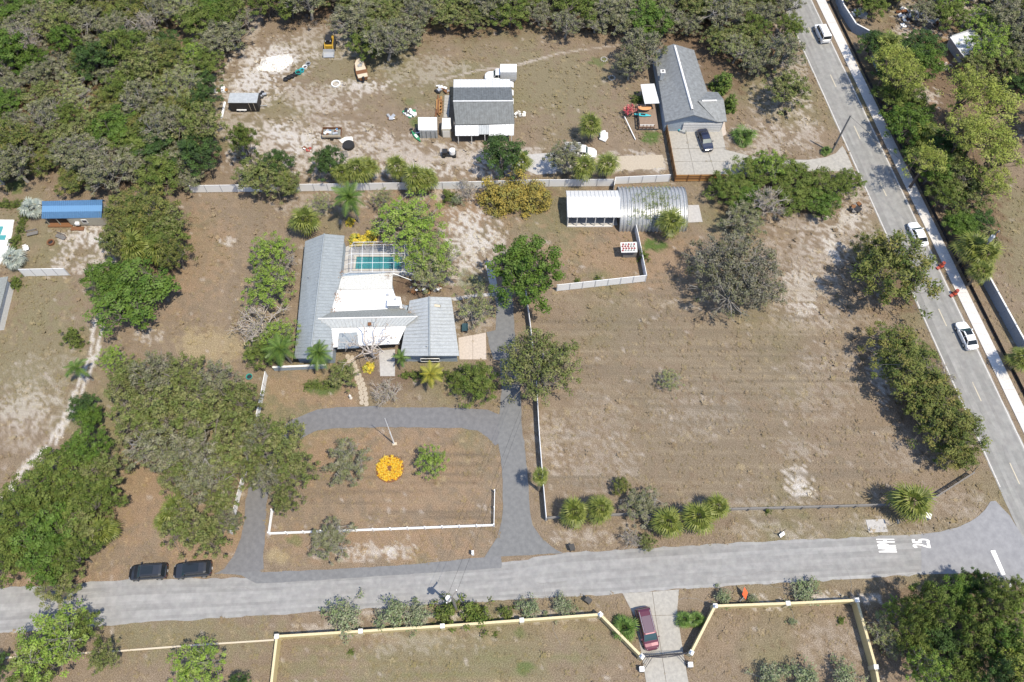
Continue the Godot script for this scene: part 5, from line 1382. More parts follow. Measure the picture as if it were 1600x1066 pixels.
	wall_block(t, [Vector2(fx0, bzz), Vector2(fx1, bzz), Vector2(fx1, fzz), Vector2(fx0, fzz)], 0.25, 2.15, mats.tan_wall)
	wall_block(t, [Vector2(L[0].x + 0.2, bzz), Vector2(fx0 - 0.02, bzz), Vector2(fx0 - 0.02, fzz - 1.4), Vector2(L[0].x + 0.2, fzz - 1.4)], 0.25, 2.14, mats.tan_wall, "porch_wall")
	wall_block(t, [Vector2(L[0].x, bzz), Vector2(fx0 - 0.05, bzz), Vector2(fx0 - 0.05, fzz + 0.3), Vector2(L[0].x, fzz + 0.3)], 0.0, 0.24, mats.wood_dark, "porch_floor")
	g = Geo.new()
	var gxx := fx1 - 0.03
	var pts := [Vector3(gxx, 2.15, fzz), Vector3(gxx, 3.05, L[1].z), Vector3(gxx, 3.45, L[2].z), Vector3(gxx, 3.05, L[3].z), Vector3(gxx, 2.15, bzz)]
	for i in 3: g.tri(pts[0], pts[i + 1], pts[i + 2])
	geo(t, "gable", g, mats.tan_wall)
	window(t, Vector3(lerpf(fx0, fx1, 0.45), 1.3, fzz + 0.03) - org, 0.8, 0.8, 0.0)
	bx(t, "porch_step", Vector3(fx0 + 0.9, 0.1, fzz + 0.6) - org, Vector3(2.0, 0.2, 0.7), mats.rust)
	bx(t, "air_conditioner", Vector3(lerpf(fx0, fx1, 0.22), 1.0, fzz + 0.25) - org, Vector3(0.6, 0.4, 0.45), mats.vinyl)
	for i in 3: bx(t, "porch_post", Vector3(L[0].x + 0.25 + i * 1.75, 1.15, fzz - 0.1) - org, Vector3(0.1, 1.85, 0.1), mats.tan_wall)
	pavings.append(PackedVector2Array([Vector2(-77.02, -80.95), Vector2(-66.4, -81.47), Vector2(-65.11, -76.08), Vector2(-75.6, -75.83)]))
	# house and pool cut off by the left edge
	t = thing("neighbour_house", "dark-roofed pale blue house cut off by the left edge beside the white pool deck", "house", Vector3(-81.56, 0, -61.68))
	org = t.position
	wing(t, Vector3(-87.01, 2.6, -64.04), Vector3(-86.63, 2.6, -56.13), Vector3(-80.12, 4, -63.16), Vector3(-79.92, 4, -55.36), Vector3(-76.03, 2.6, -64.95), Vector3(-75.31, 2.6, -56.88), 0.12, mats.slate, mats.white_wall, 0.0, 0.4)
	for q in [[Vector3(-76.15, 1.4, -61.18), 1.5], [Vector3(-76.19, 1.4, -59.41), 1.5]]:
		window(t, Vector3(q[0].x - 0.2, 1.4, q[0].z) - org, 1.2, 1.1, 1.35)
	t = thing("garden_shed", "small grey shed cut off by the left edge under the wood", "shed", Vector3(-85.98, 0, -87.07))
	org = t.position
	slope(t, "roof", Vector3(-87.37, 2.3, -84.35), Vector3(-82.32, 2.3, -84.48), Vector3(-82.65, 3, -86.56), Vector3(-87.61, 3, -86.42), 0.08, mats.light_metal, 0.4)
	wall_block(t, [Vector2(-88.54, -84.38), Vector2(-83.72, -84.51), Vector2(-84.57, -87.35), Vector2(-89.48, -87.35)], 0.0, 2.2, mats.slate)
	t = thing("lap_pool", "teal pool in a white deck cut off by the left edge", "pool", Vector3(-80.86, 0, -72.24))
	org = t.position
	var pd := [Vector2(-88.63, -77.47), Vector2(-80.14, -77.35), Vector2(-79.67, -74.71), Vector2(-79.4, -71.39), Vector2(-79.84, -68.86), Vector2(-85.75, -68.62)]
	wall_block(t, pd, 0.0, 0.1, mats.white_wall, "deck")
	pavings.append(PackedVector2Array(pd))
	for q in [[Vector3(-82.37, 0, -75.21), 1.9, 1.6], [Vector3(-81.65, 0, -73.84), 2.4, 0.9]]:
		bx(t, "basin", q[0] - org + Vector3(0, 0.1, 0), Vector3(q[1], 0.05, q[2]), mats.plaster_pool)
		bx(t, "water", q[0] - org + Vector3(0, 0.15, 0), Vector3(q[1], 0.06, q[2]), mats.water)
	# metal shed at the upper right
	t = thing("old_shed", "old white shed with patchy rusting metal roof among the trees at top right", "shed", Vector3(83, 0, -116.37))
	org = t.position
	slope(t, "roof", Vector3(79.42, 2.5, -116.35), Vector3(80.39, 2.5, -112.12), Vector3(84.2, 3.1, -113.38), Vector3(82.42, 3.1, -116.97), 0.08, mats.white_tin, 0.8, 0.06)
	slope(t, "roof", Vector3(80.43, 2.5, -112.04), Vector3(80.91, 2.5, -110.21), Vector3(84.29, 3, -111.89), Vector3(84.28, 3.05, -113.36), 0.08, mats.patio_roof, 0.8, 0.06)
	wall_block(t, [Vector2(79.99, -117.03), Vector2(81.29, -112.12), Vector2(85.94, -114.23), Vector2(84.26, -118.87)], 0.0, 2.3, mats.light_metal)
	bx(t, "rusty_door", Vector3(81.56, 0, -112.28) - org + Vector3(0.6, 1.0, 0.4), Vector3(1.2, 2.0, 0.08), mats.rust, 0.4)

# ---------- vehicles (front towards -z)
func wheel(t: Node3D, at: Vector3, r := 0.33) -> void:
	var w := Node3D.new()
	w.name = numbered("wheel", t)
	t.add_child(w, true)
	w.position = at
	var b := Basis(Vector3.FORWARD, PI / 2)
	cyl(w, "tyre", Vector3.ZERO, r, 0.22, mats.rubber, b)
	cyl(w, "rim", Vector3.ZERO, r * 0.62, 0.235, mats.steel, b)

func loft(g: Geo, rings: Array) -> void:   # rings of equal length, closed round, capped at both ends
	var n: int = rings[0].size()
	for i in rings.size() - 1:
		var mid := Vector3.ZERO
		for q in rings[i]: mid += q / (2.0 * n)
		for q in rings[i + 1]: mid += q / (2.0 * n)
		for k in n:
			var j := (k + 1) % n
			g.oquad(rings[i][k], rings[i + 1][k], rings[i + 1][j], rings[i][j], mid)
	for e in [0, rings.size() - 1]:
		for k in range(1, n - 1):
			if e == 0: g.tri(rings[e][0], rings[e][k], rings[e][k + 1])
			else: g.tri(rings[e][0], rings[e][k + 1], rings[e][k])

func car(kind: String, label: String, at: Vector3, turn: float, m: Material, cat: String, called: String, group := "") -> Node3D:
	var t := thing(called, label, cat, at + Vector3(0, 0.03, 0), turn, group)
	var L := 4.7
	var W := 1.86
	var belt := 0.98
	var roof := 1.45
	# glasshouse along the length: foot of windscreen, top of windscreen, top of rear glass, foot of rear glass (fractions from the front)
	var gh := [0.27, 0.42, 0.74, 0.88]
	var hood := 0.86
	var tail := 0.98
	match kind:
		"suv": L = 4.85; roof = 1.72; belt = 1.08; gh = [0.25, 0.37, 0.9, 0.97]; hood = 1.0; tail = 1.05; W = 1.95
		"van": L = 5.1; roof = 1.76; belt = 1.06; gh = [0.2, 0.36, 0.92, 0.975]; hood = 0.98; tail = 1.04; W = 1.98
		"box": L = 4.7; roof = 1.85; belt = 1.1; gh = [0.22, 0.31, 0.94, 0.975]; hood = 1.02; tail = 1.08; W = 1.9
		"pickup": L = 5.6; roof = 1.8; belt = 1.12; gh = [0.27, 0.36, 0.52, 0.55]; hood = 1.06; tail = 1.05; W = 1.98
	var hw := W / 2
	var g := Geo.new()
	var rings := []
	for q in [[0.0, 0.5, 0.5, 0.66], [0.012, 0.7, 0.36, 0.72], [0.04, 0.86, 0.28, 0.79], [0.09, 0.95, 0.26, hood * 0.92], [0.16, 1.0, 0.24, hood * 0.97], [gh[0], 1.0, 0.24, belt], [0.5, 1.0, 0.24, belt], [gh[3], 0.99, 0.24, belt * 0.995], [0.93, 0.96, 0.26, tail], [0.97, 0.89, 0.32, tail * 0.98], [0.99, 0.76, 0.4, tail * 0.93], [1.0, 0.6, 0.5, tail * 0.84]]:
		var z: float = (q[0] - 0.5) * L
		var w: float = q[1] * hw
		var lo: float = q[2]
		var hi: float = q[3]
		var md := lerpf(lo, hi, 0.6)
		rings.append([Vector3(-w * 0.9, lo, z), Vector3(-w, md, z), Vector3(-w * 0.95, hi - 0.05, z), Vector3(-w * 0.84, hi, z), Vector3(0, hi + 0.025, z), Vector3(w * 0.84, hi, z), Vector3(w * 0.95, hi - 0.05, z), Vector3(w, md, z), Vector3(w * 0.9, lo, z)])
	loft(g, rings)
	lgeo(t, "body", g, m)
	var zf0: float = (gh[0] - 0.5) * L
	var zf1: float = (gh[1] - 0.5) * L
	var zr1: float = (gh[2] - 0.5) * L
	var zr0: float = (gh[3] - 0.5) * L
	var wb := hw * 0.86
	var wt := hw * 0.7 if kind == "sedan" else hw * 0.77
	var y0 := belt - 0.03
	# roof
	g = Geo.new()
	rings = []
	for q in [[zf1 - 0.06, 0.97, -0.03], [zf1 + 0.25, 1.0, 0.02], [(zf1 + zr1) * 0.5, 1.0, 0.04], [zr1 - 0.25, 1.0, 0.01], [zr1 + 0.06, 0.95, -0.05]]:
		var w: float = wt * q[1]
		var y: float = roof + q[2]
		rings.append([Vector3(-w - 0.03, y - 0.11, q[0]), Vector3(-w, y - 0.03, q[0]), Vector3(-w * 0.75, y, q[0]), Vector3(w * 0.75, y, q[0]), Vector3(w, y - 0.03, q[0]), Vector3(w + 0.03, y - 0.11, q[0])])
	loft(g, rings)
	lgeo(t, "roof", g, m)
	var gm: Material = mats.auto_glass
	g = Geo.new()
	g.oquad(Vector3(-wb, y0, zf0), Vector3(-wt, roof - 0.05, zf1), Vector3(wt, roof - 0.05, zf1), Vector3(wb, y0, zf0), Vector3(0, 1, 0))
	lgeo(t, "windscreen", g, mats.auto_glass_pale)
	g = Geo.new()
	g.oquad(Vector3(-wb, y0, zr0), Vector3(-wt, roof - 0.05, zr1), Vector3(wt, roof - 0.05, zr1), Vector3(wb, y0, zr0), Vector3(0, 1, 0))
	lgeo(t, "rear_window", g, gm)
	for s in [-1.0, 1.0]:
		var zm := (zf1 + zr1) * 0.5
		for k in 2:
			g = Geo.new()
			var za := zf0 if k == 0 else zm
			var zb := zm if k == 0 else zr0
			var zc := zf1 if k == 0 else zm
			var zd := zm if k == 0 else zr1
			g.oquad(Vector3(s * wb, y0, za), Vector3(s * wt, roof - 0.08, zc), Vector3(s * wt, roof - 0.08, zd), Vector3(s * wb, y0, zb), Vector3(0, 1, 0))
			lgeo(t, "side_window", g, gm)
		g = Geo.new()
		for q in [[zf0, zf1], [zm, zm], [zr0, zr1]]:
			g.tube([Vector3(s * (wb + 0.01), y0 - 0.02, q[0]), Vector3(s * (wt + 0.01), roof - 0.05, q[1])], [0.045, 0.04], 5)
		lgeo(t, "pillar", g, m)
		bx(t, "mirror", Vector3(s * (hw + 0.09), belt + 0.02, zf0 + 0.35), Vector3(0.2, 0.15, 0.12), m)
		bx(t, "headlight", Vector3(s * hw * 0.72, hood * 0.74, -L * 0.455), Vector3(0.3, 0.1, 0.08), mats.steel, -s * 0.6)
		bx(t, "tail_light", Vector3(s * hw * 0.74, tail * 0.78, L * 0.472), Vector3(0.3, 0.15, 0.12), mats.lamp_red, s * 0.6)
		for z in [-L * 0.315, L * 0.29]:
			wheel(t, Vector3(s * (hw - 0.1), 0.34, z), 0.34 if kind == "sedan" else 0.37)
		if kind in ["suv", "van", "box"]:
			g = Geo.new()
			g.tube([Vector3(s * wt * 0.88, roof + 0.06, zf1 + 0.2), Vector3(s * wt * 0.88, roof + 0.08, zr1 - 0.2)], [0.03, 0.03], 5)
			lgeo(t, "roof_rail", g, mats.black if kind != "van" else mats.steel)
	bx(t, "grille", Vector3(0, 0.6, -L * 0.496), Vector3(W * 0.5, 0.18, 0.06), mats.black)
	bx(t, "licence_plate", Vector3(0, 0.62, L * 0.5), Vector3(0.32, 0.16, 0.03), mats.vinyl)
	return t

func make_vehicles() -> void:
	var blackp := paint("black_paint", lin(0.012, 0.013, 0.016))
	var whitep := paint("white_paint", lin(0.72, 0.73, 0.74))
	var maroon := paint("maroon_paint", lin(0.085, 0.014, 0.03), 0.3)
	var navy := paint("navy_paint", lin(0.015, 0.02, 0.045), 0.2)
	var t := car("suv", "black wagon parked on the grass verge, left of the pair, nearer the dense thicket", Vector3(-46.31, 0, -21.6), PI / 2 + 0.065, blackp, "car", "parked_car", "black cars parked on the verge")
	bx(t, "sunroof", Vector3(0, 1.765, 0.2), Vector3(1.0, 0.02, 1.5), mats.auto_glass)
	t = car("suv", "black wagon parked on the grass verge beside the mouth of the asphalt driveway", Vector3(-40.71, 0, -21.88), PI / 2 + 0.09, blackp, "car", "parked_car", "black cars parked on the verge")
	bx(t, "sunroof", Vector3(0, 1.765, 0.1), Vector3(1.05, 0.02, 1.9), mats.auto_glass)
	car("sedan", "white sedan with a dark rear window on the main road beside the big olive cedar", Vector3(64.27, 0, -74.09), 0.147, whitep, "car", "white_car")
	t = car("sedan", "white sedan with a dark sunroof on the main road, nearest the junction", Vector3(67.09, 0, -55.84), 0.147, whitep, "car", "white_car")
	bx(t, "sunroof", Vector3(0, 1.495, -0.05), Vector3(0.95, 0.02, 0.7), mats.auto_glass)
	car("box", "boxy white utility wagon driving up the main road at the top of the scene", Vector3(57.44, 0, -119.55), 0.147, whitep, "car", "white_wagon")
	car("sedan", "dark navy sedan parked on the jointed concrete before the grey gable house", Vector3(32.85, 0, -93.62), PI + 0.16, navy, "car", "parked_sedan")
	t = car("van", "maroon minivan with silver roof rails on the gate driveway", Vector3(16.67, 0, -14.75), PI + 0.19, maroon, "van", "minivan")
	bx(t, "roof_panel", Vector3(0, 1.812, 0.35), Vector3(1.15, 0.015, 2.0), mat("dull_plum", lin(0.085, 0.05, 0.075), 0.5))
	# work trucks
	t = car("pickup", "white work truck with ladder rack and tool bins parked on the sandy lane", Vector3(11.46, 0, -90.8), -PI / 2 - 0.05, whitep, "truck", "work_truck")
	for s in [-1.0, 1.0]:
		bx(t, "tool_bin", Vector3(s * 0.82, 1.25, 1.5), Vector3(0.34, 0.5, 2.4), mats.white_wall)
		for z in [0.5, 1.5, 2.6]:
			bx(t, "rack_post", Vector3(s * 0.8, 1.75, z), Vector3(0.07, 0.9, 0.07), mats.vinyl)
		bx(t, "rack_bar", Vector3(s * 0.8, 2.2, 1.4), Vector3(0.07, 0.07, 2.7), mats.vinyl)
	for z in [0.5, 1.5, 2.6]: bx(t, "rack_crossbar", Vector3(0, 2.18, z), Vector3(1.6, 0.06, 0.08), mats.vinyl)
	bx(t, "cargo_bed", Vector3(0, 1.12, 1.5), Vector3(1.25, 0.1, 2.4), mats.slate)
	for i in 3: bx(t, "ladder", Vector3(-0.4 + i * 0.35, 2.27, 1.3), Vector3(0.12, 0.08, 2.8), mats.steel)
	t = car("pickup", "white box truck standing behind the barn with its cab to the left", Vector3(-2.07, 0, -108.45), PI / 2, whitep, "truck", "box_truck")
	bx(t, "cargo_box", Vector3(0, 1.75, 1.45), Vector3(2.0, 1.7, 2.9), mats.white_tin)
	bx(t, "box_roof", Vector3(0, 2.62, 1.45), Vector3(1.9, 0.05, 2.8), mats.white_roof)
	# cargo trailer
	t = thing("cargo_trailer", "black enclosed cargo trailer with a grey roof at the edge of the upper yard", "trailer", Vector3(-46.45, 0, -101.67), 0.0)
	bx(t, "box", Vector3(0, 1.3, 0), Vector3(4.9, 1.9, 2.2), mats.black)
	bx(t, "roof", Vector3(0, 2.28, 0), Vector3(5.0, 0.07, 2.3), mats.light_metal)
	bx(t, "door_seam", Vector3(1.0, 1.3, 1.105), Vector3(0.06, 1.8, 0.02), mats.cream)
	bx(t, "door_seam", Vector3(1.8, 1.3, 1.105), Vector3(0.06, 1.8, 0.02), mats.cream)
	bx(t, "fender", Vector3(-0.6, 0.62, 1.15), Vector3(1.7, 0.12, 0.25), mats.vinyl)
	for z in [-1.0, 1.0]:
		for x in [-1.0, -0.2]:
			var w := Node3D.new()
			w.name = numbered("wheel", t)
			t.add_child(w, true)
			w.position = Vector3(x, 0.33, z)
			cyl(w, "tyre", Vector3.ZERO, 0.33, 0.2, mats.rubber, Basis(Vector3.RIGHT, PI / 2))
			cyl(w, "rim", Vector3.ZERO, 0.2, 0.21, mats.steel, Basis(Vector3.RIGHT, PI / 2))
	bx(t, "tongue", Vector3(3.0, 0.5, 0), Vector3(1.2, 0.1, 0.12), mats.steel)
	# loader
	t = thing("skid_loader", "yellow and black skid loader with a grey bucket near the top tree line", "loader", Vector3(-33.45, 0, -116.53), PI + 0.02)
	bx(t, "chassis", Vector3(0, 0.75, 0.3), Vector3(1.3, 0.7, 2.3), mats.yellow_machine)
	bx(t, "engine_cover", Vector3(0, 1.3, 1.1), Vector3(1.25, 0.5, 0.9), mats.yellow_machine)
	bx(t, "cab", Vector3(0, 1.55, 0.1), Vector3(1.0, 1.0, 1.2), mats.black)
	bx(t, "cab_roof", Vector3(0, 2.1, 0.15), Vector3(1.15, 0.1, 1.5), mats.black)
	for s in [-1.0, 1.0]:
		bx(t, "track", Vector3(s * 0.85, 0.42, 0.2), Vector3(0.38, 0.8, 2.4), mats.rubber)
		var gg := Geo.new()
		gg.tube([Vector3(s * 0.72, 1.5, 1.3), Vector3(s * 0.75, 1.45, -0.6), Vector3(s * 0.7, 0.5, -1.5)], [0.09, 0.09, 0.09], 6)
		lgeo(t, "lift_arm", gg, mats.yellow_machine)
		bx(t, "lamp", Vector3(s * 0.45, 2.0, -0.62), Vector3(0.16, 0.1, 0.08), mats.lamp_clear)
	bx(t, "bucket_floor", Vector3(0, 0.25, -2.2), Vector3(2.0, 0.06, 1.3), mats.steel)
	bx(t, "bucket_back", Vector3(0, 0.6, -1.55), Vector3(2.0, 0.75, 0.08), mats.steel)
	for s in [-1.0, 1.0]: bx(t, "bucket_side", Vector3(s * 1.0, 0.5, -2.15), Vector3(0.05, 0.5, 1.2), mats.steel)
	# boat on its trailer
	t = thing("boat_trailer", "weathered cream runabout boat on a rusty trailer in the upper yard", "boat", Vector3(-27.11, 0, -110.03), 0.28)
	var g := Geo.new()
	var rings := []
	for q in [[-2.6, 0.25, 1.1], [-1.9, 0.7, 1.05], [-0.8, 0.98, 1.0], [1.0, 1.02, 0.98], [2.3, 0.95, 0.98]]:
		var w: float = q[1]
		rings.append([Vector3(-w * 0.55, 0.5, q[0]), Vector3(-w, q[2], q[0]), Vector3(w, q[2], q[0]), Vector3(w * 0.55, 0.5, q[0])])
	loft(g, rings)
	lgeo(t, "hull", g, mats.wood_dark)
	g = Geo.new()
	for q in [[-2.5, 0.2, -1.5, 0.78], [-1.5, 0.78, 0.4, 0.9], [1.4, 0.9, 2.25, 0.85]]:
		g.hexa([Vector3(-q[1], 1.06, q[0]), Vector3(q[1], 1.06, q[0]), Vector3(q[3], 1.02, q[2]), Vector3(-q[3], 1.02, q[2]), Vector3(-q[1], 1.14, q[0]), Vector3(q[1], 1.14, q[0]), Vector3(q[3], 1.1, q[2]), Vector3(-q[3], 1.1, q[2])])
	lgeo(t, "deck", g, mats.cream)
	bx(t, "cockpit", Vector3(0, 1.01, 0.9), Vector3(1.5, 0.06, 1.0), mats.rust)
	bx(t, "console", Vector3(0, 1.3, -0.5), Vector3(0.7, 0.4, 0.4), mats.steel)
	bx(t, "outboard", Vector3(0, 1.0, 2.55), Vector3(0.4, 0.7, 0.4), mats.black)
	bx(t, "trailer_frame", Vector3(0, 0.4, 0.2), Vector3(1.3, 0.1, 4.2), mats.rust)
	for s in [-1.0, 1.0]: wheel(t, Vector3(s * 0.9, 0.3, 0.7), 0.3)
	# flat trailer with scrap
	t = thing("utility_trailer", "small open trailer full of scrap in the middle of the upper yard", "trailer", Vector3(-30.73, 0, -95.19))
	bx(t, "bed", Vector3(0, 0.55, 0), Vector3(3.2, 0.1, 1.8), mats.slate)
	for z in [-0.9, 0.9]: bx(t, "side_board", Vector3(0, 0.85, z), Vector3(3.2, 0.5, 0.06), mats.rust if z < 0 else mats.cream)
	for x in [-1.6, 1.6]: bx(t, "end_board", Vector3(x, 0.85, 0), Vector3(0.06, 0.5, 1.74), mats.rust)
	for i in 9: bx(t, "scrap", Vector3(rng.randf_range(-1.2, 1.2), 0.8 + rng.randf() * 0.3, rng.randf_range(-0.6, 0.6)), Vector3(rng.randf_range(0.3, 0.9), 0.3, rng.randf_range(0.2, 0.6)), [mats.vinyl, mats.blue_roof, mats.steel, mats.rust, mats.tarp][i % 5], rng.randf() * TAU)
	for s in [-1.0, 1.0]:
		cyl(t, "tyre", Vector3(0, 0.3, s * 1.05), 0.3, 0.2, mats.rubber, Basis(Vector3.RIGHT, PI / 2))
	# ride-on machine with a white tank beside the lane
	t = thing("tank_cart", "black cart with a round white tank standing on the sandy lane below the barn", "cart", Vector3(-10.59, 0, -90.8))
	bx(t, "frame", Vector3(0, 0.45, 0), Vector3(2.4, 0.12, 0.9), mats.black)
	bx(t, "engine", Vector3(-0.7, 0.85, 0), Vector3(0.9, 0.7, 0.9), mats.black)
	g = Geo.new()
	g.lathe(Vector3(0.55, 0.5, 0), [Vector2(0.35, 0), Vector2(0.52, 0.12), Vector2(0.52, 0.9), Vector2(0.3, 1.08), Vector2(0.12, 1.14)], 14)
	lgeo(t, "tank", g, mats.vinyl)
	for x in [-0.9, 0.9]:
		for z in [-0.5, 0.5]: cyl(t, "tyre", Vector3(x, 0.3, z), 0.3, 0.22, mats.rubber, Basis(Vector3.RIGHT, PI / 2))
	bx(t, "handlebar", Vector3(-1.35, 1.1, 0), Vector3(0.08, 0.08, 0.8), mats.steel)

# ---------- poles, signs and small things
func tub(called: String, label: String, cat: String, at: Vector3, r: float, h: float, m: Material, group := "") -> void:
	var t := thing(called, label, cat, at, 0.0, group)
	var g := Geo.new()
	g.lathe(Vector3.ZERO, [Vector2(r * 0.8, 0), Vector2(r, h * 0.9), Vector2(r * 1.08, h * 0.9), Vector2(r * 1.08, h), Vector2(r * 0.9, h), Vector2(r * 0.8, h * 0.6)], 14)
	lgeo(t, "pot", g, m)
	g = Geo.new()
	g.lathe(Vector3.ZERO, [Vector2(r * 0.84, h * 0.5), Vector2(r * 0.8, h * 0.62)], 12)
	lgeo(t, "fill", g, mats.black)

func pole(called: String, label: String, at: Vector3, high: float, group := "") -> Node3D:
	var t := thing(called, label, "utility pole", at, 0.0, group)
	var g := Geo.new()
	g.lathe(Vector3.ZERO, [Vector2(0.17, -0.1), Vector2(0.16, high * 0.5), Vector2(0.12, high)], 10)
	lgeo(t, "shaft", g, mats.wood_grey)
	return t

func heap(called: String, label: String, cat: String, at: Vector3, spread: float, n: int, ms: Array, size := 0.7) -> void:
	var t := thing(called, label, cat, at)
	for i in n:
		var a := rng.randf() * TAU
		var d := sqrt(rng.randf()) * spread
		var s := size * rng.randf_range(0.4, 1.4)
		var o := bx(t, "piece", Vector3(cos(a) * d, s * 0.18 + rng.randf() * 0.2, sin(a) * d * 0.8), Vector3(s, s * rng.randf_range(0.15, 0.5), s * rng.randf_range(0.3, 1.0)), ms[i % ms.size()], rng.randf() * TAU)
		o.rotation.x = rng.randf_range(-0.3, 0.3)

func make_small_things() -> void:
	var t := thing("flagpole", "thin white flagpole on a pale base beside the horseshoe driveway", "flagpole", Vector3(-16.3, 0, -39.14))
	var g := Geo.new()
	g.lathe(Vector3.ZERO, [Vector2(0.1, 0.06), Vector2(0.085, 4.6), Vector2(0.05, 4.7), Vector2(0.035, 9.2)], 8)
	lgeo(t, "shaft", g, mats.vinyl)
	g = Geo.new()
	g.lathe(Vector3(0, 9.2, 0), [Vector2(0.02, 0), Vector2(0.08, 0.07), Vector2(0.02, 0.15)], 8)
	lgeo(t, "finial", g, mats.steel)
	bx(t, "base_plate", Vector3(0.05, 0.05, 0), Vector3(0.6, 0.1, 0.4), mats.cream, 0.2)
	var p1 := pole("utility_pole", "bare dark wooden utility pole at the mouth of the concrete driveway beside the main road", Vector3(54.12, 0, -91.5), 8.7, "utility poles")
	bx(p1, "cable_box", Vector3(-0.2, 2.2, 0.1), Vector3(0.3, 0.5, 0.25), mats.black)
	var p2 := pole("utility_pole", "wooden utility pole with a grey transformer rising from the palms right of the sidewalk", Vector3(71, 0, -68.62), 9.2, "utility poles")
	cyl(p2, "transformer", Vector3(-0.35, 7.6, 0.2), 0.3, 1.0, mats.light_metal)
	bx(p2, "crossarm", Vector3(0, 8.7, 0), Vector3(1.8, 0.12, 0.12), mats.wood_dark, 1.1)
	var p3 := pole("utility_pole", "utility pole with a pale transformer among the street shrubs along the yellow wall", Vector3(-6.98, 0, -17.11), 9.0, "utility poles")
	cyl(p3, "transformer", Vector3(-0.42, 8.0, 0.1), 0.32, 1.0, mats.vinyl)
	bx(p3, "crossarm", Vector3(0, 8.7, 0), Vector3(1.9, 0.13, 0.13), mats.wood_grey, 0.9)
	for s in [-1.0, 0.0, 1.0]: cyl(p3, "insulator", Vector3(s * 0.55, 8.86, -s * 0.7), 0.06, 0.2, mats.vinyl)
	var p4 := pole("utility_pole", "short service pole hidden in the big oak beside the straight driveway", Vector3(4.25, 0, -49.33), 7.5, "utility poles")
	for k in 2:
		t = thing("overhead_wire", "black overhead wire from the street transformer pole across the driveway, %s of the pair" % ["left" if k == 0 else "right"], "wire", p3.position + Vector3(0, 8.8, 0))
		var pts := []
		var rr := []
		for i in 13:
			var u := i / 12.0
			var o := Vector3(-0.4 + 0.9 * k, 0, -0.3)
			pts.append((p4.position - p3.position + Vector3(0, -1.4, 0)) * u + o * (1.0 - u * 0.6) + Vector3(0, -2.6 * u * (1 - u), 0))
			rr.append(0.014)
		g = Geo.new()
		g.tube(pts, rr, 4)
		lgeo(t, "cable", g, mats.black)
	t = thing("overhead_wire", "long sagging wire between the two utility poles of the main road", "wire", p1.position + Vector3(0, 8.5, 0))
	g = Geo.new()
	var wp := []
	var wr := []
	for i in 17:
		var u := i / 16.0
		wp.append((p2.position - p1.position + Vector3(0, 0.2, 0)) * u + Vector3(0, -2.5 * u * (1 - u), 0))
		wr.append(0.02)
	g.tube(wp, wr, 4)
	lgeo(t, "cable", g, mats.black)
	# flower ring
	t = thing("flower_bed", "round bed of yellow and orange leaves on the front lawn", "flower bed", Vector3(-16.66, 0, -35.54))
	g = Geo.new()
	for i in 64:
		var a := i * 2.39996
		var ring := sqrt(lerpf(0.07, 1.0, i / 63.0)) * 1.72
		var c := Vector3(cos(a) * ring, 0.12, sin(a) * ring)
		for k in 24:
			var d := ball(rng)
			d.y = absf(d.y) * 0.8 + 0.25
			var l := rng.randf_range(0.22, 0.42)
			g.col = [Color(0.52, 0.31, 0.02), Color(0.55, 0.36, 0.03), Color(0.42, 0.18, 0.02), Color(0.55, 0.42, 0.08)][rng.randi() % 4]
			g.leaf(c + d * l * 0.6, d * l * 0.6, d.cross(Vector3.UP).normalized() * 0.055, (d * 0.4 + Vector3.UP).normalized())
	lgeo(t, "leaves", g, mats.leaf)
	g = Geo.new()
	g.lathe(Vector3.ZERO, [Vector2(1.95, 0.0), Vector2(1.8, 0.07), Vector2(0.3, 0.12)], 20)
	lgeo(t, "mulch", g, mats.rust)
	# bins and boxes on the verges
	for q in [[Vector3(7.73, 0, -24.7), "black wheeled bin on the verge beside the end of the straight driveway", 0.3], [Vector3(9.52, 0, -18.12), "black wheeled bin on the verge in front of the yellow wall", 0.9]]:
		t = thing("wheeled_bin", q[1], "bin", q[0], q[2], "black wheeled bins")
		g = Geo.new()
		g.hexa([Vector3(-0.24, 0.08, -0.26), Vector3(0.24, 0.08, -0.26), Vector3(0.24, 0.08, 0.26), Vector3(-0.24, 0.08, 0.26), Vector3(-0.32, 1.0, -0.36), Vector3(0.32, 1.0, -0.36), Vector3(0.32, 1.0, 0.36), Vector3(-0.32, 1.0, 0.36)])
		lgeo(t, "tub", g, mats.black)
		var lid := bx(t, "lid", Vector3(0, 1.05, 0.02), Vector3(0.68, 0.07, 0.78), mats.black)
		lid.rotation.x = 0.06
		bx(t, "handle", Vector3(0, 1.0, 0.44), Vector3(0.5, 0.05, 0.05), mats.rubber)
		for s in [-1.0, 1.0]: cyl(t, "tyre", Vector3(s * 0.27, 0.12, 0.3), 0.12, 0.06, mats.rubber, Basis(Vector3.FORWARD, PI / 2))
	t = thing("mailbox", "white post mailbox on the verge left of the straight driveway", "mailbox", Vector3(-5.05, 0, -23.96))
	bx(t, "pedestal", Vector3(0, 0.5, 0), Vector3(0.3, 1.0, 0.3), mats.white_wall)
	bx(t, "letter_box", Vector3(0, 1.12, 0), Vector3(0.28, 0.26, 0.5), mats.vinyl)
	t = thing("utility_cabinet", "pale green and white utility cabinet beside the palm at the street corner", "cabinet", Vector3(54.65, 0, -28.91), -0.5)
	bx(t, "cabinet", Vector3(0, 0.42, 0), Vector3(0.95, 0.84, 0.7), mats.light_metal)
	bx(t, "lid", Vector3(0, 0.87, 0), Vector3(1.0, 0.06, 0.76), mats.white_wall)
	t = thing("concrete_slab", "bare square patch of concrete on the verge left of the corner palm", "slab", Vector3(48.04, 0, -27.71))
	bx(t, "slab", Vector3(0, 0.03, 0), Vector3(2.5, 0.06, 1.7), mats.slab_grey, 0.04)
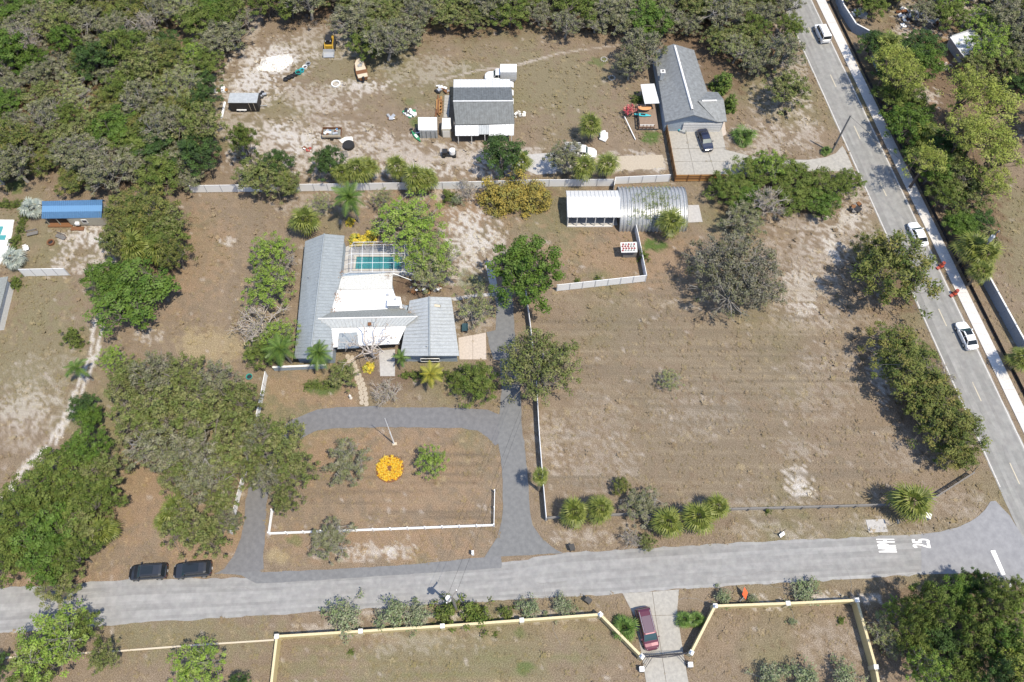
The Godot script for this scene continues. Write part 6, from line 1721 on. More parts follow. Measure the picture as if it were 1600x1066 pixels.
	# traffic drums
	for q in [[Vector3(66.75, 0, -68.39), "orange-red traffic drum at the sidewalk edge under the overhanging cedar"], [Vector3(67.53, 0, -63.38), "orange-red traffic drum at the sidewalk edge facing the panel wall"]]:
		t = thing("traffic_drum", q[1], "traffic drum", q[0], 0.0, "traffic drums along the sidewalk")
		for k in 4:
			g = Geo.new()
			var r := 0.33 - k * 0.02
			g.lathe(Vector3(0, 0.1 + k * 0.28, 0), [Vector2(r, 0), Vector2(r, 0.26), Vector2(r - 0.02, 0.28)], 14)
			lgeo(t, "band", g, mats.drum if k % 2 == 0 or k == 3 else mats.orange)
		cyl(t, "rubber_base", Vector3(0, 0.05, 0), 0.42, 0.1, mats.rubber)
		bx(t, "handle", Vector3(0, 1.28, 0), Vector3(0.3, 0.12, 0.05), mats.drum)
		bx(t, "tipped_panel", Vector3(-0.55, 0.15, 0.35), Vector3(0.5, 0.25, 0.45), mats.drum, 0.5)
	# orange roll-up sign on its stand
	t = thing("road_work_sign", "orange diamond roll-up sign on splayed dark legs beside the yellow wall", "sign", Vector3(28.7, 0, -18.04), 0.4)
	g = Geo.new()
	var dia := [Vector3(0.7, 0.5, 0.05), Vector3(1.2, 1.0, -0.55), Vector3(0.95, 1.6, -1.25), Vector3(0.45, 1.0, -0.6)]
	g.quad(dia[0], dia[1], dia[2], dia[3])
	g.quad(dia[0] + Vector3(0, -0.03, 0.02), dia[3] + Vector3(0, -0.03, 0.02), dia[2] + Vector3(0, -0.03, 0.02), dia[1] + Vector3(0, -0.03, 0.02))
	lgeo(t, "sign_face", g, mats.orange)
	for a in [[Vector3(-0.1, 0.35, 0), Vector3(-1.25, 0.02, -0.95)], [Vector3(-0.1, 0.35, 0), Vector3(-0.3, 0.02, 0.6)], [Vector3(-0.1, 0.35, 0), Vector3(0.9, 0.02, -0.5)], [Vector3(-0.1, 0.35, 0), Vector3(-0.95, 0.02, 0.1)]]:
		g = Geo.new()
		g.tube(a, [0.045, 0.04], 5)
		lgeo(t, "leg", g, mats.black)
	g = Geo.new()
	g.tube([Vector3(-0.1, 0.3, 0), Vector3(0.75, 0.75, -0.35), Vector3(0.92, 1.5, -1.2)], [0.04, 0.035, 0.03], 5)
	lgeo(t, "mast", g, mats.steel)
	for q in [[Vector3(35.15, 0, -26.7), "small white yard sign on dark posts on the verge below the grey rail fence"], [Vector3(62.94, 0, -20.16), "small dark-framed yard sign near the junction beside the thicket"]]:
		t = thing("yard_sign", q[1], "sign", q[0], 0.6)
		for s in [-1.0, 1.0]:
			g = Geo.new()
			g.tube([Vector3(s * 0.1, 0, 0), Vector3(s * 0.55, 1.1, 0)], [0.04, 0.04], 5)
			lgeo(t, "post", g, mats.black)
		bx(t, "board", Vector3(0.0, 0.35, 0.25), Vector3(0.8, 0.5, 0.05), mats.vinyl).rotation.x = -0.9
	t = thing("street_sign", "dark signpost leaning over the verge beside the concrete patch", "sign", Vector3(49.89, 0, -27.71))
	g = Geo.new()
	g.tube([Vector3.ZERO, Vector3(0.05, 2.3, 0)], [0.04, 0.035], 6)
	lgeo(t, "post", g, mats.dark_iron)
	bx(t, "plate", Vector3(0.05, 2.1, 0.05), Vector3(0.06, 0.5, 0.5), mats.slate)
	t = thing("guy_post", "short leaning posts at the top end of the diagonal rail fence", "post", Vector3(61.81, 0, -35.09))
	for s in [0.0, 0.9]:
		g = Geo.new()
		g.tube([Vector3(s, 0, 0), Vector3(s + 0.1, 1.3, -0.3)], [0.06, 0.05], 6)
		lgeo(t, "post", g, mats.wood_grey)
	tub("toy_boat", "small teal and white plastic tub on the bare ground left of the house", "tub", Vector3(-37.9, 0, -49.33), 0.45, 0.35, mats.teal)
	# upper yard
	var line := [Vector3(-40.46, 0, -108.13), Vector3(-39.95, 0, -108.61), Vector3(-39.42, 0, -108.92), Vector3(-38.9, 0, -109.4), Vector3(-38.39, 0, -109.87), Vector3(-37.87, 0, -110.35), Vector3(-37.39, 0, -111.15), Vector3(-36.91, 0, -111.95)]
	var look := ["black plant tub at the lower end of the row", "black plant tub second from the lower end of the row", "dark round tub third from the lower end of the row", "black tub in the middle of the row before the teal ones", "bright teal tub in the row of yard tubs", "pale teal tub beside the bright teal one", "white tub near the upper end of the row", "grey tub at the upper end of the row"]
	var ms := [mats.black, mats.black, mats.rubber, mats.black, mats.teal, mats.turquoise, mats.vinyl, mats.steel]
	for i in 8: tub("yard_tub", look[i], "tub", line[i], 0.42 if i != 4 else 0.55, 0.5, ms[i], "row of tubs in the upper yard")
	t = thing("well_ring", "white concrete ring lying on the sand in the upper yard", "ring", Vector3(-31.42, 0, -107.19))
	g = Geo.new()
	g.lathe(Vector3.ZERO, [Vector2(0.85, 0), Vector2(0.85, 0.3), Vector2(0.62, 0.3), Vector2(0.6, 0.05)], 20, false)
	lgeo(t, "ring", g, mats.white_wall)
	for q in [[Vector3(16.1, 0, -94.55), "white ring tub beside the grey gable house"]]: pass
	for q in [[Vector3(16.79, 0, -113.41), "pale stone ring nearest the tree line left of the grey gable house"], [Vector3(17.92, 0, -108.76), "pale stone ring nearer the patio of the grey gable house"]]:
		t = thing("stone_ring", q[1], "stone ring", q[0], 0.0, "stone rings on the grass")
		for k in 10:
			var a := TAU * k / 10.0
			bx(t, "stone", Vector3(cos(a) * 0.55, 0.07, sin(a) * 0.55), Vector3(0.28, 0.16, 0.2), mats.concrete, a)
	t = thing("sand_pile", "bright white heap of sand in the upper yard", "sand pile", Vector3(-43.03, 0, -112.6))
	g = Geo.new()
	var hs := []
	for i in 41:
		var hr := []
		for j in 29:
			var p := Vector3((i - 20) * 0.19, 0, (j - 14) * 0.19)
			var d := Vector2(p.x / 3.5, (p.z + 0.25 * p.x) / 2.3).length() + 0.3 * wide.get_noise_2d(p.x * 9.0, p.z * 9.0)
			p.y = -0.03 + 1.0 * sm(1.0, 0.25, d) + 0.22 * fine.get_noise_2d(p.x * 1.4, p.z * 1.4) * sm(1.05, 0.7, d)
			if d > 1.0: p.y = -0.03
			hr.append(p)
		hs.append(hr)
	for i in 40:
		for j in 28:
			if maxf(maxf(hs[i][j].y, hs[i + 1][j].y), maxf(hs[i][j + 1].y, hs[i + 1][j + 1].y)) < 0.0: continue
			g.col = Color(0.78, 0.76, 0.72).lerp(Color(0.45, 0.41, 0.36), sm(0.15, 0.5, fine.get_noise_2d(i * 1.3, j * 1.3)))
			g.oquad(hs[i][j], hs[i + 1][j], hs[i + 1][j + 1], hs[i][j + 1], hs[i][j] - Vector3(0, 5, 0))
	lgeo(t, "heap", g, mats.heap_sand)
	t = thing("trampoline", "round black tarp-covered tank next to the open scrap trailer", "tank", Vector3(-27.75, 0, -92.77))
	cyl(t, "rim", Vector3(0, 0.3, 0), 1.0, 0.5, mats.black)
	cyl(t, "cover", Vector3(0, 0.57, 0), 0.92, 0.06, mats.silt)
	t = thing("tarpaulin", "crumpled white tarpaulin spread behind the round black tank", "tarpaulin", Vector3(-28.43, 0, -94.19))
	g = Geo.new()
	g.prism([Vector2(-29.51, -94.05), Vector2(-28.71, -94.76), Vector2(-27.41, -94.91), Vector2(-27.11, -94.05), Vector2(-27.82, -93.48), Vector2(-29.02, -93.48)], 0.0, 0.12)
	geo(t, "sheet", g, mats.tarp)
	t = thing("pallet", "grey wooden pallet leaning on rubbish below the round black tank", "pallet", Vector3(-28.33, 0, -90.94), 0.3)
	for i in 5: bx(t, "slat", Vector3(-0.5 + i * 0.25, 0.14, 0), Vector3(0.12, 0.03, 1.6), mats.wood_grey)
	for z in [-0.7, 0.0, 0.7]: bx(t, "bearer", Vector3(0, 0.06, z), Vector3(1.2, 0.1, 0.1), mats.wood_grey)
	t = thing("lumber_rack", "stack of orange-brown lumber left of the barn", "lumber stack", Vector3(-12.79, 0, -101.67))
	for i in 16: bx(t, "board", Vector3(rng.randf_range(-0.55, 0.55), 0.1 + (i / 4) * 0.13, rng.randf_range(-0.9, 0.9)), Vector3(0.24, 0.1, rng.randf_range(2.0, 4.2)), [mats.wood, mats.wood_dark, mats.wood, mats.rust][i % 4], rng.randf_range(-0.06, 0.06))
	t = thing("paver_stack", "pale concrete pavers laid beside the barn wall", "pavers", Vector3(-11.45, 0, -101.98))
	for i in 7:
		bx(t, "paver", Vector3(0, 0.06, -2.2 + i * 0.75), Vector3(0.95, 0.12, 0.7), mats.concrete)
	heap("junk_heap", "clutter of white and black buckets beside the lumber stack behind the sheds", "junk", Vector3(-12.4, 0, -105.95), 1.3, 16, [mats.black, mats.vinyl, mats.steel, mats.wood_dark])
	heap("junk_heap", "heap of white and green plastic bits left of the tin sheds", "junk", Vector3(-17.75, 0, -100.18), 1.0, 16, [mats.vinyl, mats.green_paint, mats.vinyl, mats.black], 0.8)
	heap("junk_heap", "dark tarped clutter against the left wall of the white tin shed", "junk", Vector3(-16.73, 0, -96.06), 0.9, 12, [mats.black, mats.steel, mats.vinyl, mats.black], 0.8)
	heap("junk_heap", "white stones and planters along the right wall of the barn", "junk", Vector3(1.23, 0, -100.18), 1.2, 14, [mats.concrete, mats.vinyl, mats.tarp], 0.5)
	heap("junk_heap", "spilled rusty scrap between the sand heaps of the upper yard", "junk", Vector3(-34.63, 0, -92.06), 0.7, 8, [mats.rust, mats.drum, mats.vinyl], 0.5)
	heap("junk_heap", "scattered metal bits in the grass left of the lumber stack", "junk", Vector3(-21.03, 0, -99.28), 0.7, 8, [mats.rust, mats.steel, mats.vinyl], 0.5)
	heap("junk_heap", "dark odds and ends behind the black cargo trailer", "junk", Vector3(-44.36, 0, -104.26), 1.0, 10, [mats.black, mats.rubber, mats.steel], 0.6)
	heap("junk_heap", "scrap metal spread on the sand at the top right beyond the bent wall", "junk", Vector3(75.63, 0, -125.06), 2.6, 44, [mats.vinyl, mats.steel, mats.tarp, mats.rust, mats.black], 0.9)
	heap("junk_heap", "white sheets of scrap under the trees left of the old shed", "junk", Vector3(79.52, 0, -123.66), 1.2, 16, [mats.vinyl, mats.steel, mats.rust], 0.9)
	heap("log_pile", "pile of cut logs and brown debris left of the old white shed", "log pile", Vector3(77.22, 0, -119.21), 1.4, 30, [mats.wood_dark, mats.rust, mats.wood_grey, mats.wood], 0.7)
	heap("junk_heap", "white crate in the clearing below the scrap metal", "junk", Vector3(73.38, 0, -122.11), 0.5, 5, [mats.vinyl], 0.8)
	heap("brick_pile", "pale pinkish rubble under the trees below the old white shed", "rubble", Vector3(78.61, 0, -111.63), 1.3, 26, [mats.pink_concrete, mats.cream, mats.rust], 0.4)
	heap("junk_heap", "white cover and car parts beside the thicket right of the bent wall", "junk", Vector3(65.66, 0, -125.41), 1.4, 12, [mats.vinyl, mats.light_metal, mats.steel], 0.9)
	heap("junk_heap", "dark log and rubbish at the right end of the green thicket beside the main road", "junk", Vector3(55.91, 0, -79.78), 1.3, 12, [mats.black, mats.wood_grey, mats.wood_dark], 0.8)
	heap("junk_heap", "white cans and coolers standing on a slab left of the grey gable house deck", "junk", Vector3(15.88, 0, -94.62), 0.9, 9, [mats.vinyl, mats.black, mats.tarp, mats.vinyl], 0.9)
	heap("potted_plants", "clutter of pots and planters behind the garage wing by the pool", "planters", Vector3(-13.25, 0, -64.53), 2.4, 26, [mats.rust, mats.concrete, mats.wood_dark, mats.vinyl, mats.cloth_orange], 0.5)
	heap("junk_heap", "things left on the edge of the wood beside the black cargo trailer", "junk", Vector3(-51.7, 0, -105.49), 1.0, 9, [mats.vinyl, mats.wood, mats.steel], 0.9)
	heap("junk_heap", "glass door and planks leaning before the garage of the grey gable house", "junk", Vector3(29.54, 0, -96.5), 0.8, 8, [mats.light_metal, mats.vinyl, mats.turquoise, mats.slate], 0.9)
	heap("brush_heap", "twiggy brush heap at the left end of the long white fence", "brush", Vector3(23.05, 0, -98.1), 0.6, 6, [mats.wood_dark, mats.rust], 0.5)
	t = thing("white_pipe", "long white pipe lying on the sand left of the black cargo trailer", "pipe", Vector3(-50.49, 0, -101.07))
	g = Geo.new()
	g.tube([Vector3(-50.48, 0.2, -102.69) - t.position, Vector3(-50.43, 0.2, -99.09) - t.position], [0.22, 0.22], 8)
	lgeo(t, "pipe", g, mats.vinyl)
	t = thing("fence_rail", "white post lying at an angle beside the wooden deck", "post", Vector3(20.39, 0, -96.5))
	g = Geo.new()
	g.tube([Vector3(19.47, 0.7, -98.91) - t.position, Vector3(21.08, 0.2, -94.15) - t.position], [0.09, 0.09], 5)
	lgeo(t, "rail", g, mats.vinyl)
	for q in [[Vector3(-16.44, 0, -94.91), "green and white kayak lying in front of the white tin shed", mats.green_paint, 0.6, 0.08, "kayak"], [Vector3(22.59, 0, -99.28), "bright turquoise kayak lying on the wooden deck", mats.turquoise, 1.45, 0.55, "kayak"]]:
		t = thing("kayak", q[1], "kayak", q[0] + Vector3(0, q[4], 0), q[3])
		g = Geo.new()
		var rg := []
		for k in 9:
			var u := k / 8.0
			var w := 0.36 * sin(PI * clampf(u, 0.04, 0.96))
			rg.append([Vector3(-w, 0.22, (u - 0.5) * 3.0), Vector3(-w * 0.6, 0.02, (u - 0.5) * 3.0), Vector3(w * 0.6, 0.02, (u - 0.5) * 3.0), Vector3(w, 0.22, (u - 0.5) * 3.0), Vector3(0, 0.3, (u - 0.5) * 3.0)])
		loft(g, rg)
		lgeo(t, "hull", g, q[2])
		bx(t, "seat_well", Vector3(0, 0.28, 0.1), Vector3(0.36, 0.06, 0.8), mats.vinyl if q[4] < 0.2 else mats.black)
	t = thing("shade_sail", "oval orange shade cloth stretched over the back of the wooden deck", "shade cloth", Vector3(22.99, 0, -100.18))
	g = Geo.new()
	var disc := []
	for k in 16: disc.append(xz(Vector3(23.01, 0, -100.33)) + Vector2(cos(TAU * k / 16.0) * 1.15, sin(TAU * k / 16.0) * 0.55))
	g.prism(disc, 1.3, 1.34)
	geo(t, "cloth", g, mats.cloth_orange)
	# left yard furniture
	for q in [[Vector3(-76.23, 0, -74.46), "low wooden bench near the silver palms in the left yard", 0.3], [Vector3(-71.58, 0, -73.84), "weathered wooden bench right of the fire pit in the left yard", -0.4]]:
		t = thing("yard_bench", q[1], "bench", q[0], q[2])
		for i in 4: bx(t, "slat", Vector3(0, 0.42, -0.24 + i * 0.16), Vector3(1.7, 0.04, 0.12), mats.wood_grey)
		for i in 2: bx(t, "back_slat", Vector3(0, 0.65 + i * 0.2, -0.36), Vector3(1.7, 0.14, 0.04), mats.wood_grey)
		for x in [-0.7, 0.7]:
			bx(t, "leg", Vector3(x, 0.2, 0.15), Vector3(0.08, 0.4, 0.08), mats.wood_dark)
			bx(t, "leg", Vector3(x, 0.45, -0.34), Vector3(0.08, 0.9, 0.08), mats.wood_dark)
	t = thing("fire_pit", "round dark fire pit in the middle of the left yard", "fire pit", Vector3(-72.94, 0, -72.85))
	g = Geo.new()
	g.lathe(Vector3.ZERO, [Vector2(0.55, 0), Vector2(0.58, 0.4), Vector2(0.42, 0.4), Vector2(0.4, 0.1)], 14, false)
	lgeo(t, "stone_ring", g, mats.rust)
	cyl(t, "ash", Vector3(0, 0.1, 0), 0.4, 0.1, mats.black)
	t = thing("garden_chair", "white metal garden chair on the grass of the left yard", "chair", Vector3(-76.31, 0, -71.51), 0.5)
	bx(t, "seat", Vector3(0, 0.42, 0), Vector3(0.6, 0.05, 0.6), mats.vinyl)
	bx(t, "backrest", Vector3(0, 0.75, -0.32), Vector3(0.6, 0.6, 0.05), mats.vinyl)
	for s in [-1.0, 1.0]:
		bx(t, "armrest", Vector3(s * 0.36, 0.64, 0), Vector3(0.1, 0.05, 0.7), mats.vinyl)
		for z in [-0.27, 0.27]: bx(t, "leg", Vector3(s * 0.27, 0.2, z), Vector3(0.06, 0.4, 0.06), mats.vinyl)
	heap("junk_heap", "blue-grey machine parts at the right end of the sandy patch in the left yard", "junk", Vector3(-64.3, 0, -72.73), 0.7, 8, [mats.blue_wall, mats.steel, mats.slate], 0.6)
	t = thing("lounge_set", "glass patio table beside the garage wing under the lacy tree", "table", Vector3(-6.97, 0, -57.24))
	bx(t, "tabletop", Vector3(0, 0.72, 0), Vector3(0.9, 0.05, 1.3), mats.auto_glass_pale)
	for x in [-0.38, 0.38]:
		for z in [-0.55, 0.55]: bx(t, "leg", Vector3(x, 0.35, z), Vector3(0.06, 0.7, 0.06), mats.steel)
	t = thing("white_statue", "small pale garden ornament beside the stone path", "ornament", Vector3(-22.99, 0, -46.1))
	g = Geo.new()
	g.lathe(Vector3.ZERO, [Vector2(0.25, 0), Vector2(0.2, 0.2), Vector2(0.12, 0.5), Vector2(0.2, 0.75), Vector2(0.1, 1.0)], 10)
	lgeo(t, "figure", g, mats.tarp)
	t = thing("motor_scooter", "small black motorbike parked under the olive tree beside the main road", "motorbike", Vector3(47.08, 0, -100.03), 1.3)
	for z in [-0.6, 0.6]: cyl(t, "tyre", Vector3(0, 0.3, z), 0.3, 0.12, mats.rubber, Basis(Vector3.FORWARD, PI / 2))
	bx(t, "frame", Vector3(0, 0.55, 0), Vector3(0.3, 0.35, 0.9), mats.black)
	bx(t, "saddle", Vector3(0, 0.82, 0.25), Vector3(0.3, 0.12, 0.6), mats.rubber)
	bx(t, "handlebar", Vector3(0, 1.0, -0.45), Vector3(0.7, 0.05, 0.05), mats.steel)

# ---------- planting
const CALLED := {"big_grey_oak": "oak_tree", "big_olive_oak": "oak_tree", "grey_oak": "oak_tree", "olive_oak": "oak_tree", "green_tree": "shade_tree", "mid_tree": "shade_tree", "dark_tree": "shade_tree", "lime_tree": "acacia_tree", "pale_tree": "acacia_tree", "bare_tree": "bare_tree", "white_bare": "bare_tree", "cedar": "cedar_tree", "pine": "pine_tree", "gold_shrub": "bamboo_clump", "round_shrub": "clipped_shrub", "shrub": "shrub", "grey_shrub": "shrub", "croton": "croton_bush", "red_shrub": "red_shrub"}
const SHRUBS := ["gold_shrub", "round_shrub", "shrub", "grey_shrub", "croton", "red_shrub"]

func grow(rows: Array) -> void:
	for q in rows:
		var k: String = q[0]
		plant(k, CALLED[k], q[1], q[2], q[3], q[4], q[5], "shrub" if k in SHRUBS else "tree", q[6] if q.size() > 6 else "")

func spot_in(p: Vector2, lo: Vector2, hi: Vector2) -> String:
	var u := int(clampf((p.x - lo.x) / (hi.x - lo.x) * 6.0, 0, 5.99))
	var w := int(clampf((p.y - lo.y) / (hi.y - lo.y) * 5.0, 0, 4.99))
	return "%s %s" % [["top", "upper", "middle", "lower", "bottom"][w], ["far left", "left", "centre left", "centre right", "right", "far right"][u]]

var stems := []   # where trees of the woods stand already
func wood(outline: Array, spacing: float, mix: Array, place: String, rmin: float, rmax: float, group: String, tries := 4000, skip: Array = []) -> void:
	var poly := PackedVector2Array(outline)
	var lo := Vector2(1e9, 1e9)
	var hi := -lo
	for p in poly:
		lo = lo.min(p)
		hi = hi.max(p)
	var adj := {"grey_oak": "grey-green oak", "olive_oak": "olive-green oak", "green_tree": "bright green leafy tree", "mid_tree": "green leafy tree", "dark_tree": "dark green tree", "lime_tree": "lime-green open tree", "pale_tree": "pale thin-leaved tree", "bare_tree": "leafless grey tree", "cedar": "feathery olive cedar", "pine": "tall lime-green pine", "shrub": "green shrub", "grey_shrub": "grey-green shrub"}
	for i in tries:
		var p := Vector2(rng.randf_range(lo.x, hi.x), rng.randf_range(lo.y, hi.y))
		if not Geometry2D.is_point_in_polygon(p, poly): continue
		var bad := false
		for s in skip:
			if Geometry2D.is_point_in_polygon(p, PackedVector2Array(s)) and rng.randf() < 0.9: bad = true
		if bad: continue
		for s in stems:
			if s.distance_squared_to(p) < spacing * spacing: bad = true; break
		if bad: continue
		stems.append(p)
		var k: String = mix[rng.randi() % mix.size()]
		var r := rng.randf_range(rmin, rmax)
		var h := r * rng.randf_range(1.35, 1.85)
		if k == "pine": h = rng.randf_range(10, 13)
		if k in SHRUBS:
			r *= 0.5
			h = r * 1.1
		plant(k, CALLED[k], p.x, p.y, r, h, "%s %s in %s, %s" % ["small" if r < rmin + (rmax - rmin) * 0.34 else "middling" if r < rmin + (rmax - rmin) * 0.67 else "large", adj[k], place, spot_in(p, lo, hi)], "shrub" if k in SHRUBS else "tree", "%s in %s" % [CALLED[k].replace("_", " ") + "s", group])

func make_plants() -> void:
	# trees that stand on their own
	grow([
		["green_tree", 1.88, -63.38, 5.16, 9, "dense round bright green tree at the top end of the asphalt driveway"],
		["big_olive_oak", 3.74, -48.67, 5.34, 7.5, "large olive oak spreading over the white fence and the driveway"],
		["big_grey_oak", 32.76, -63.73, 6.63, 7.5, "big sparse grey-green oak standing alone in the right lot"],
		["cedar", 55.86, -63.22, 5.42, 10, "large dark olive cedar hanging over the main road by the white sedan"],
		["cedar", 55.05, -68.92, 2.92, 6, "small cedar at the left foot of the large dark olive cedar"],
		["green_tree", -55.42, -60.24, 5.77, 8, "dense dark green round tree beside the two-track lane"],
		["green_tree", -60.27, -63.22, 3.23, 6.5, "smaller green tree touching the left side of the round tree by the two-track lane"],
		["grey_oak", -21.97, -35.66, 3.08, 4.2, "small thin olive tree on the front lawn left of the yellow flower ring"],
		["lime_tree", -10.81, -35.79, 2.14, 3.6, "small bright green tree on the front lawn right of the yellow flower ring"],
		["grey_oak", -23.15, -25.24, 2.62, 3.6, "low gnarled grey oak on the verge in front of the white rail fence"],
		["pale_tree", 22.53, -48.09, 1.82, 2.6, "small pale bush-like tree standing alone in the middle of the right lot"],
		["lime_tree", -15.81, -74.1, 5.14, 7, "lime-green acacia behind the screened pool, nearest the yellow croton"],
		["lime_tree", -13.07, -68.36, 4.07, 6.5, "lime-green acacia overhanging the right end of the pool cage"],
		["pale_tree", -10.6, -66.59, 3.66, 6, "pale half-bare acacia right of the pool cage"],
		["pale_tree", -12.28, -64.24, 2.69, 5, "thin grey-green acacia at the back corner of the garage wing"],
		["pale_tree", -5.16, -59.39, 3.19, 5.5, "airy pale tree between the garage wing and the driveway"],
		["lime_tree", -36.45, -68.19, 3.3, 5.5, "thin lime-green tree nearest the fan palm at the left house wall"],
		["lime_tree", -36.09, -62.26, 3.42, 5.5, "lime-green tree half way along the left house wall"],
		["bare_tree", -34.96, -66.84, 2.53, 4.5, "grey bare bush between the two lime trees at the left house wall"],
		["bare_tree", -36.59, -56.82, 4.11, 4.5, "wide leafless greyish thicket at the left house wall"],
		["lime_tree", -33.27, -54.39, 2.59, 4.5, "lime-green tree next to the leafless thicket at the left front corner"],
		["mid_tree", -35.91, -52.23, 2.58, 3.4, "leafy shrubby tree at the top end of the left white fence"],
		["white_bare", -20.13, -52.55, 4.17, 7, "leafless white-branched tree before the front porch"],
		["bare_tree", -17.69, -46.25, 2.17, 2.4, "low leafless twiggy tree right of the stone path"],
		["olive_oak", -24, -48.68, 2.18, 3, "small olive tree left of the stone path"],
		["mid_tree", -4.85, -47.34, 3.06, 4.2, "large clipped-looking green tree at the corner of garage and driveway"],
		["mid_tree", -7.04, -47.22, 1.81, 3.2, "smaller round green tree joined to the clipped tree by the driveway"],
		["dark_tree", -1.45, -86.73, 3.73, 7, "dark green tree before the barn porch beside the golden bamboo"],
		["mid_tree", -43.54, -88.89, 2.29, 7.5, "tall narrow green tree near the left edge of the upper yard"],
		["dark_tree", -38.23, -85.9, 2.7, 5.5, "dark leafy tree between the narrow tree and the olive oak by the white fence"],
		["dark_tree", -29.86, -85.91, 2.9, 6, "round dark green tree right behind the long white fence"],
		["olive_oak", -40.5, -82.76, 3.68, 6.5, "brownish olive oak against the left part of the long white fence"],
		["olive_oak", -36.71, -82.35, 2.67, 5.5, "smaller olive oak with green fronds below it by the long white fence"],
		["grey_oak", 8.74, -86.98, 3.12, 6, "grey thin oak covering the front of the white work truck"],
		["grey_oak", 22.94, -110.86, 3.82, 7.5, "grey mossy oak touching the left side of the grey gable house"],
		["grey_oak", 20.86, -108.39, 2.92, 6, "spreading grey oak with dark trunk left of the grey gable house"],
		["olive_oak", 46.97, -101.98, 3.73, 6, "small olive tree on the lawn between the grey gable house and the main road"],
		["pale_tree", -30.56, -78.82, 2.04, 4, "thin pale tree right of the fan palm behind the left house wing"],
		["pale_tree", -20.68, -79.78, 1.84, 3.6, "whitish thin tree behind the pool yard near the white fence"],
		["bare_tree", -7.43, -81.76, 2.06, 3.5, "leafless bush left of the golden bamboo"],
		["grey_oak", 17.11, -29.66, 2.5, 3.6, "mixed grey-green oak between the street palms"],
		["cedar", 14.62, -32.61, 1.19, 2.6, "small olive shrubby tree above the grey rail fence"],
		["bare_tree", 15.28, -25.7, 1.49, 2.2, "purplish leafless bush beside the side street"],
		["olive_oak", 17.49, -25.23, 1.24, 2, "low olive bush beside the purplish leafless bush"],
		["grey_oak", 36.21, -75.44, 3.42, 4, "grey leafless oak at the lower left of the green thicket"],
		["bare_tree", 40.5, -78.36, 3.04, 5, "bare grey tree standing inside the green thicket"],
	])
	# right thicket by the concrete driveway
	grow([
		["mid_tree", 34.86, -82.17, 3.09, 4, "green mound at the left end of the thicket below the concrete driveway"],
		["mid_tree", 39.31, -85.08, 3.54, 4.5, "tall green clump at the upper left of the thicket below the concrete driveway"],
		["lime_tree", 41.6, -85.62, 2.7, 5, "yellowish green top of the thicket nearest the concrete driveway"],
		["mid_tree", 44.12, -84.55, 3.53, 4.5, "leafy clump in the upper middle of the thicket below the concrete driveway"],
		["green_tree", 38.07, -80.1, 3.07, 4, "bright green clump at the lower left of the thicket below the concrete driveway"],
		["mid_tree", 45.03, -80.1, 3.68, 4, "wide clump in the lower middle of the thicket below the concrete driveway"],
		["mid_tree", 48.76, -83.23, 3.31, 4.5, "green clump at the upper right of the thicket below the concrete driveway"],
		["green_tree", 49.26, -79.27, 2.86, 3.6, "bright clump at the lower right of the thicket below the concrete driveway"],
		["mid_tree", 52.77, -82.62, 2.28, 3.6, "last green clump of the thicket, nearest the main road"],
		["mid_tree", 54.9, -83.77, 2.29, 3.4, "green clump at the tip of the thicket overhanging the roadside sand"],
		["mid_tree", 33.1, -83.11, 1.67, 2.6, "small green lobe of the thicket, nearest the arched shed"],
	])
	# cedars beside the main road
	grow([
		["cedar", 54.52, -52.5, 3.82, 6.5, "upper cedar of the roadside row, below the large dark olive cedar"],
		["olive_oak", 57.11, -50.62, 2.89, 6, "greyish bush behind the upper cedar of the roadside row"],
		["cedar", 55.35, -47.34, 4.08, 7, "second cedar from the top of the roadside row"],
		["cedar", 57.56, -44.82, 3.86, 7, "middle cedar of the roadside row with brownish tips"],
		["bare_tree", 59.07, -47.62, 2.68, 6, "bare grey branches reaching over the road from the roadside row"],
		["cedar", 57.63, -41.6, 3.81, 7, "fourth cedar of the roadside row"],
		["cedar", 59.04, -39.01, 3.59, 7, "fifth cedar of the roadside row, close to the road edge"],
		["cedar", 59.29, -36.89, 2.73, 6, "lowest cedar of the roadside row above the diagonal rail fence"],
	])
	# street shrubs along the yellow wall
	grow([
		["grey_shrub", -20.62, -16.16, 2.2, 2.8, "leftmost grey-green shrub of the row along the yellow wall"],
		["grey_shrub", -14.51, -16.46, 2.13, 2.8, "second grey-green shrub from the left along the yellow wall"],
		["grey_shrub", -11.69, -16.14, 1.58, 2.2, "low pale shrub touching the second shrub along the yellow wall"],
		["shrub", -8.22, -16.7, 1.66, 2.6, "green shrub in front of the street transformer pole"],
		["shrub", -4.57, -16.53, 2.05, 2.8, "dense bright green shrub right of the street transformer pole"],
		["shrub", -0.79, -16.59, 0.95, 1.4, "smallest green shrub of the row along the yellow wall"],
		["grey_shrub", 2.22, -17.14, 1.51, 2, "grey-green shrub right of the smallest one along the yellow wall"],
		["grey_shrub", 6.36, -17.37, 1.35, 2, "last shrub before the black bin along the yellow wall"],
		["grey_shrub", 26.43, -18.42, 1.2, 1.6, "low grey shrub left of the orange road sign"],
		["grey_shrub", 30.19, -18.33, 0.64, 1, "tiny grey shrub right of the orange road sign"],
		["grey_shrub", 36.73, -19.15, 1.84, 2, "wide grey shrub on the white sand in front of the right yellow wall"],
	])
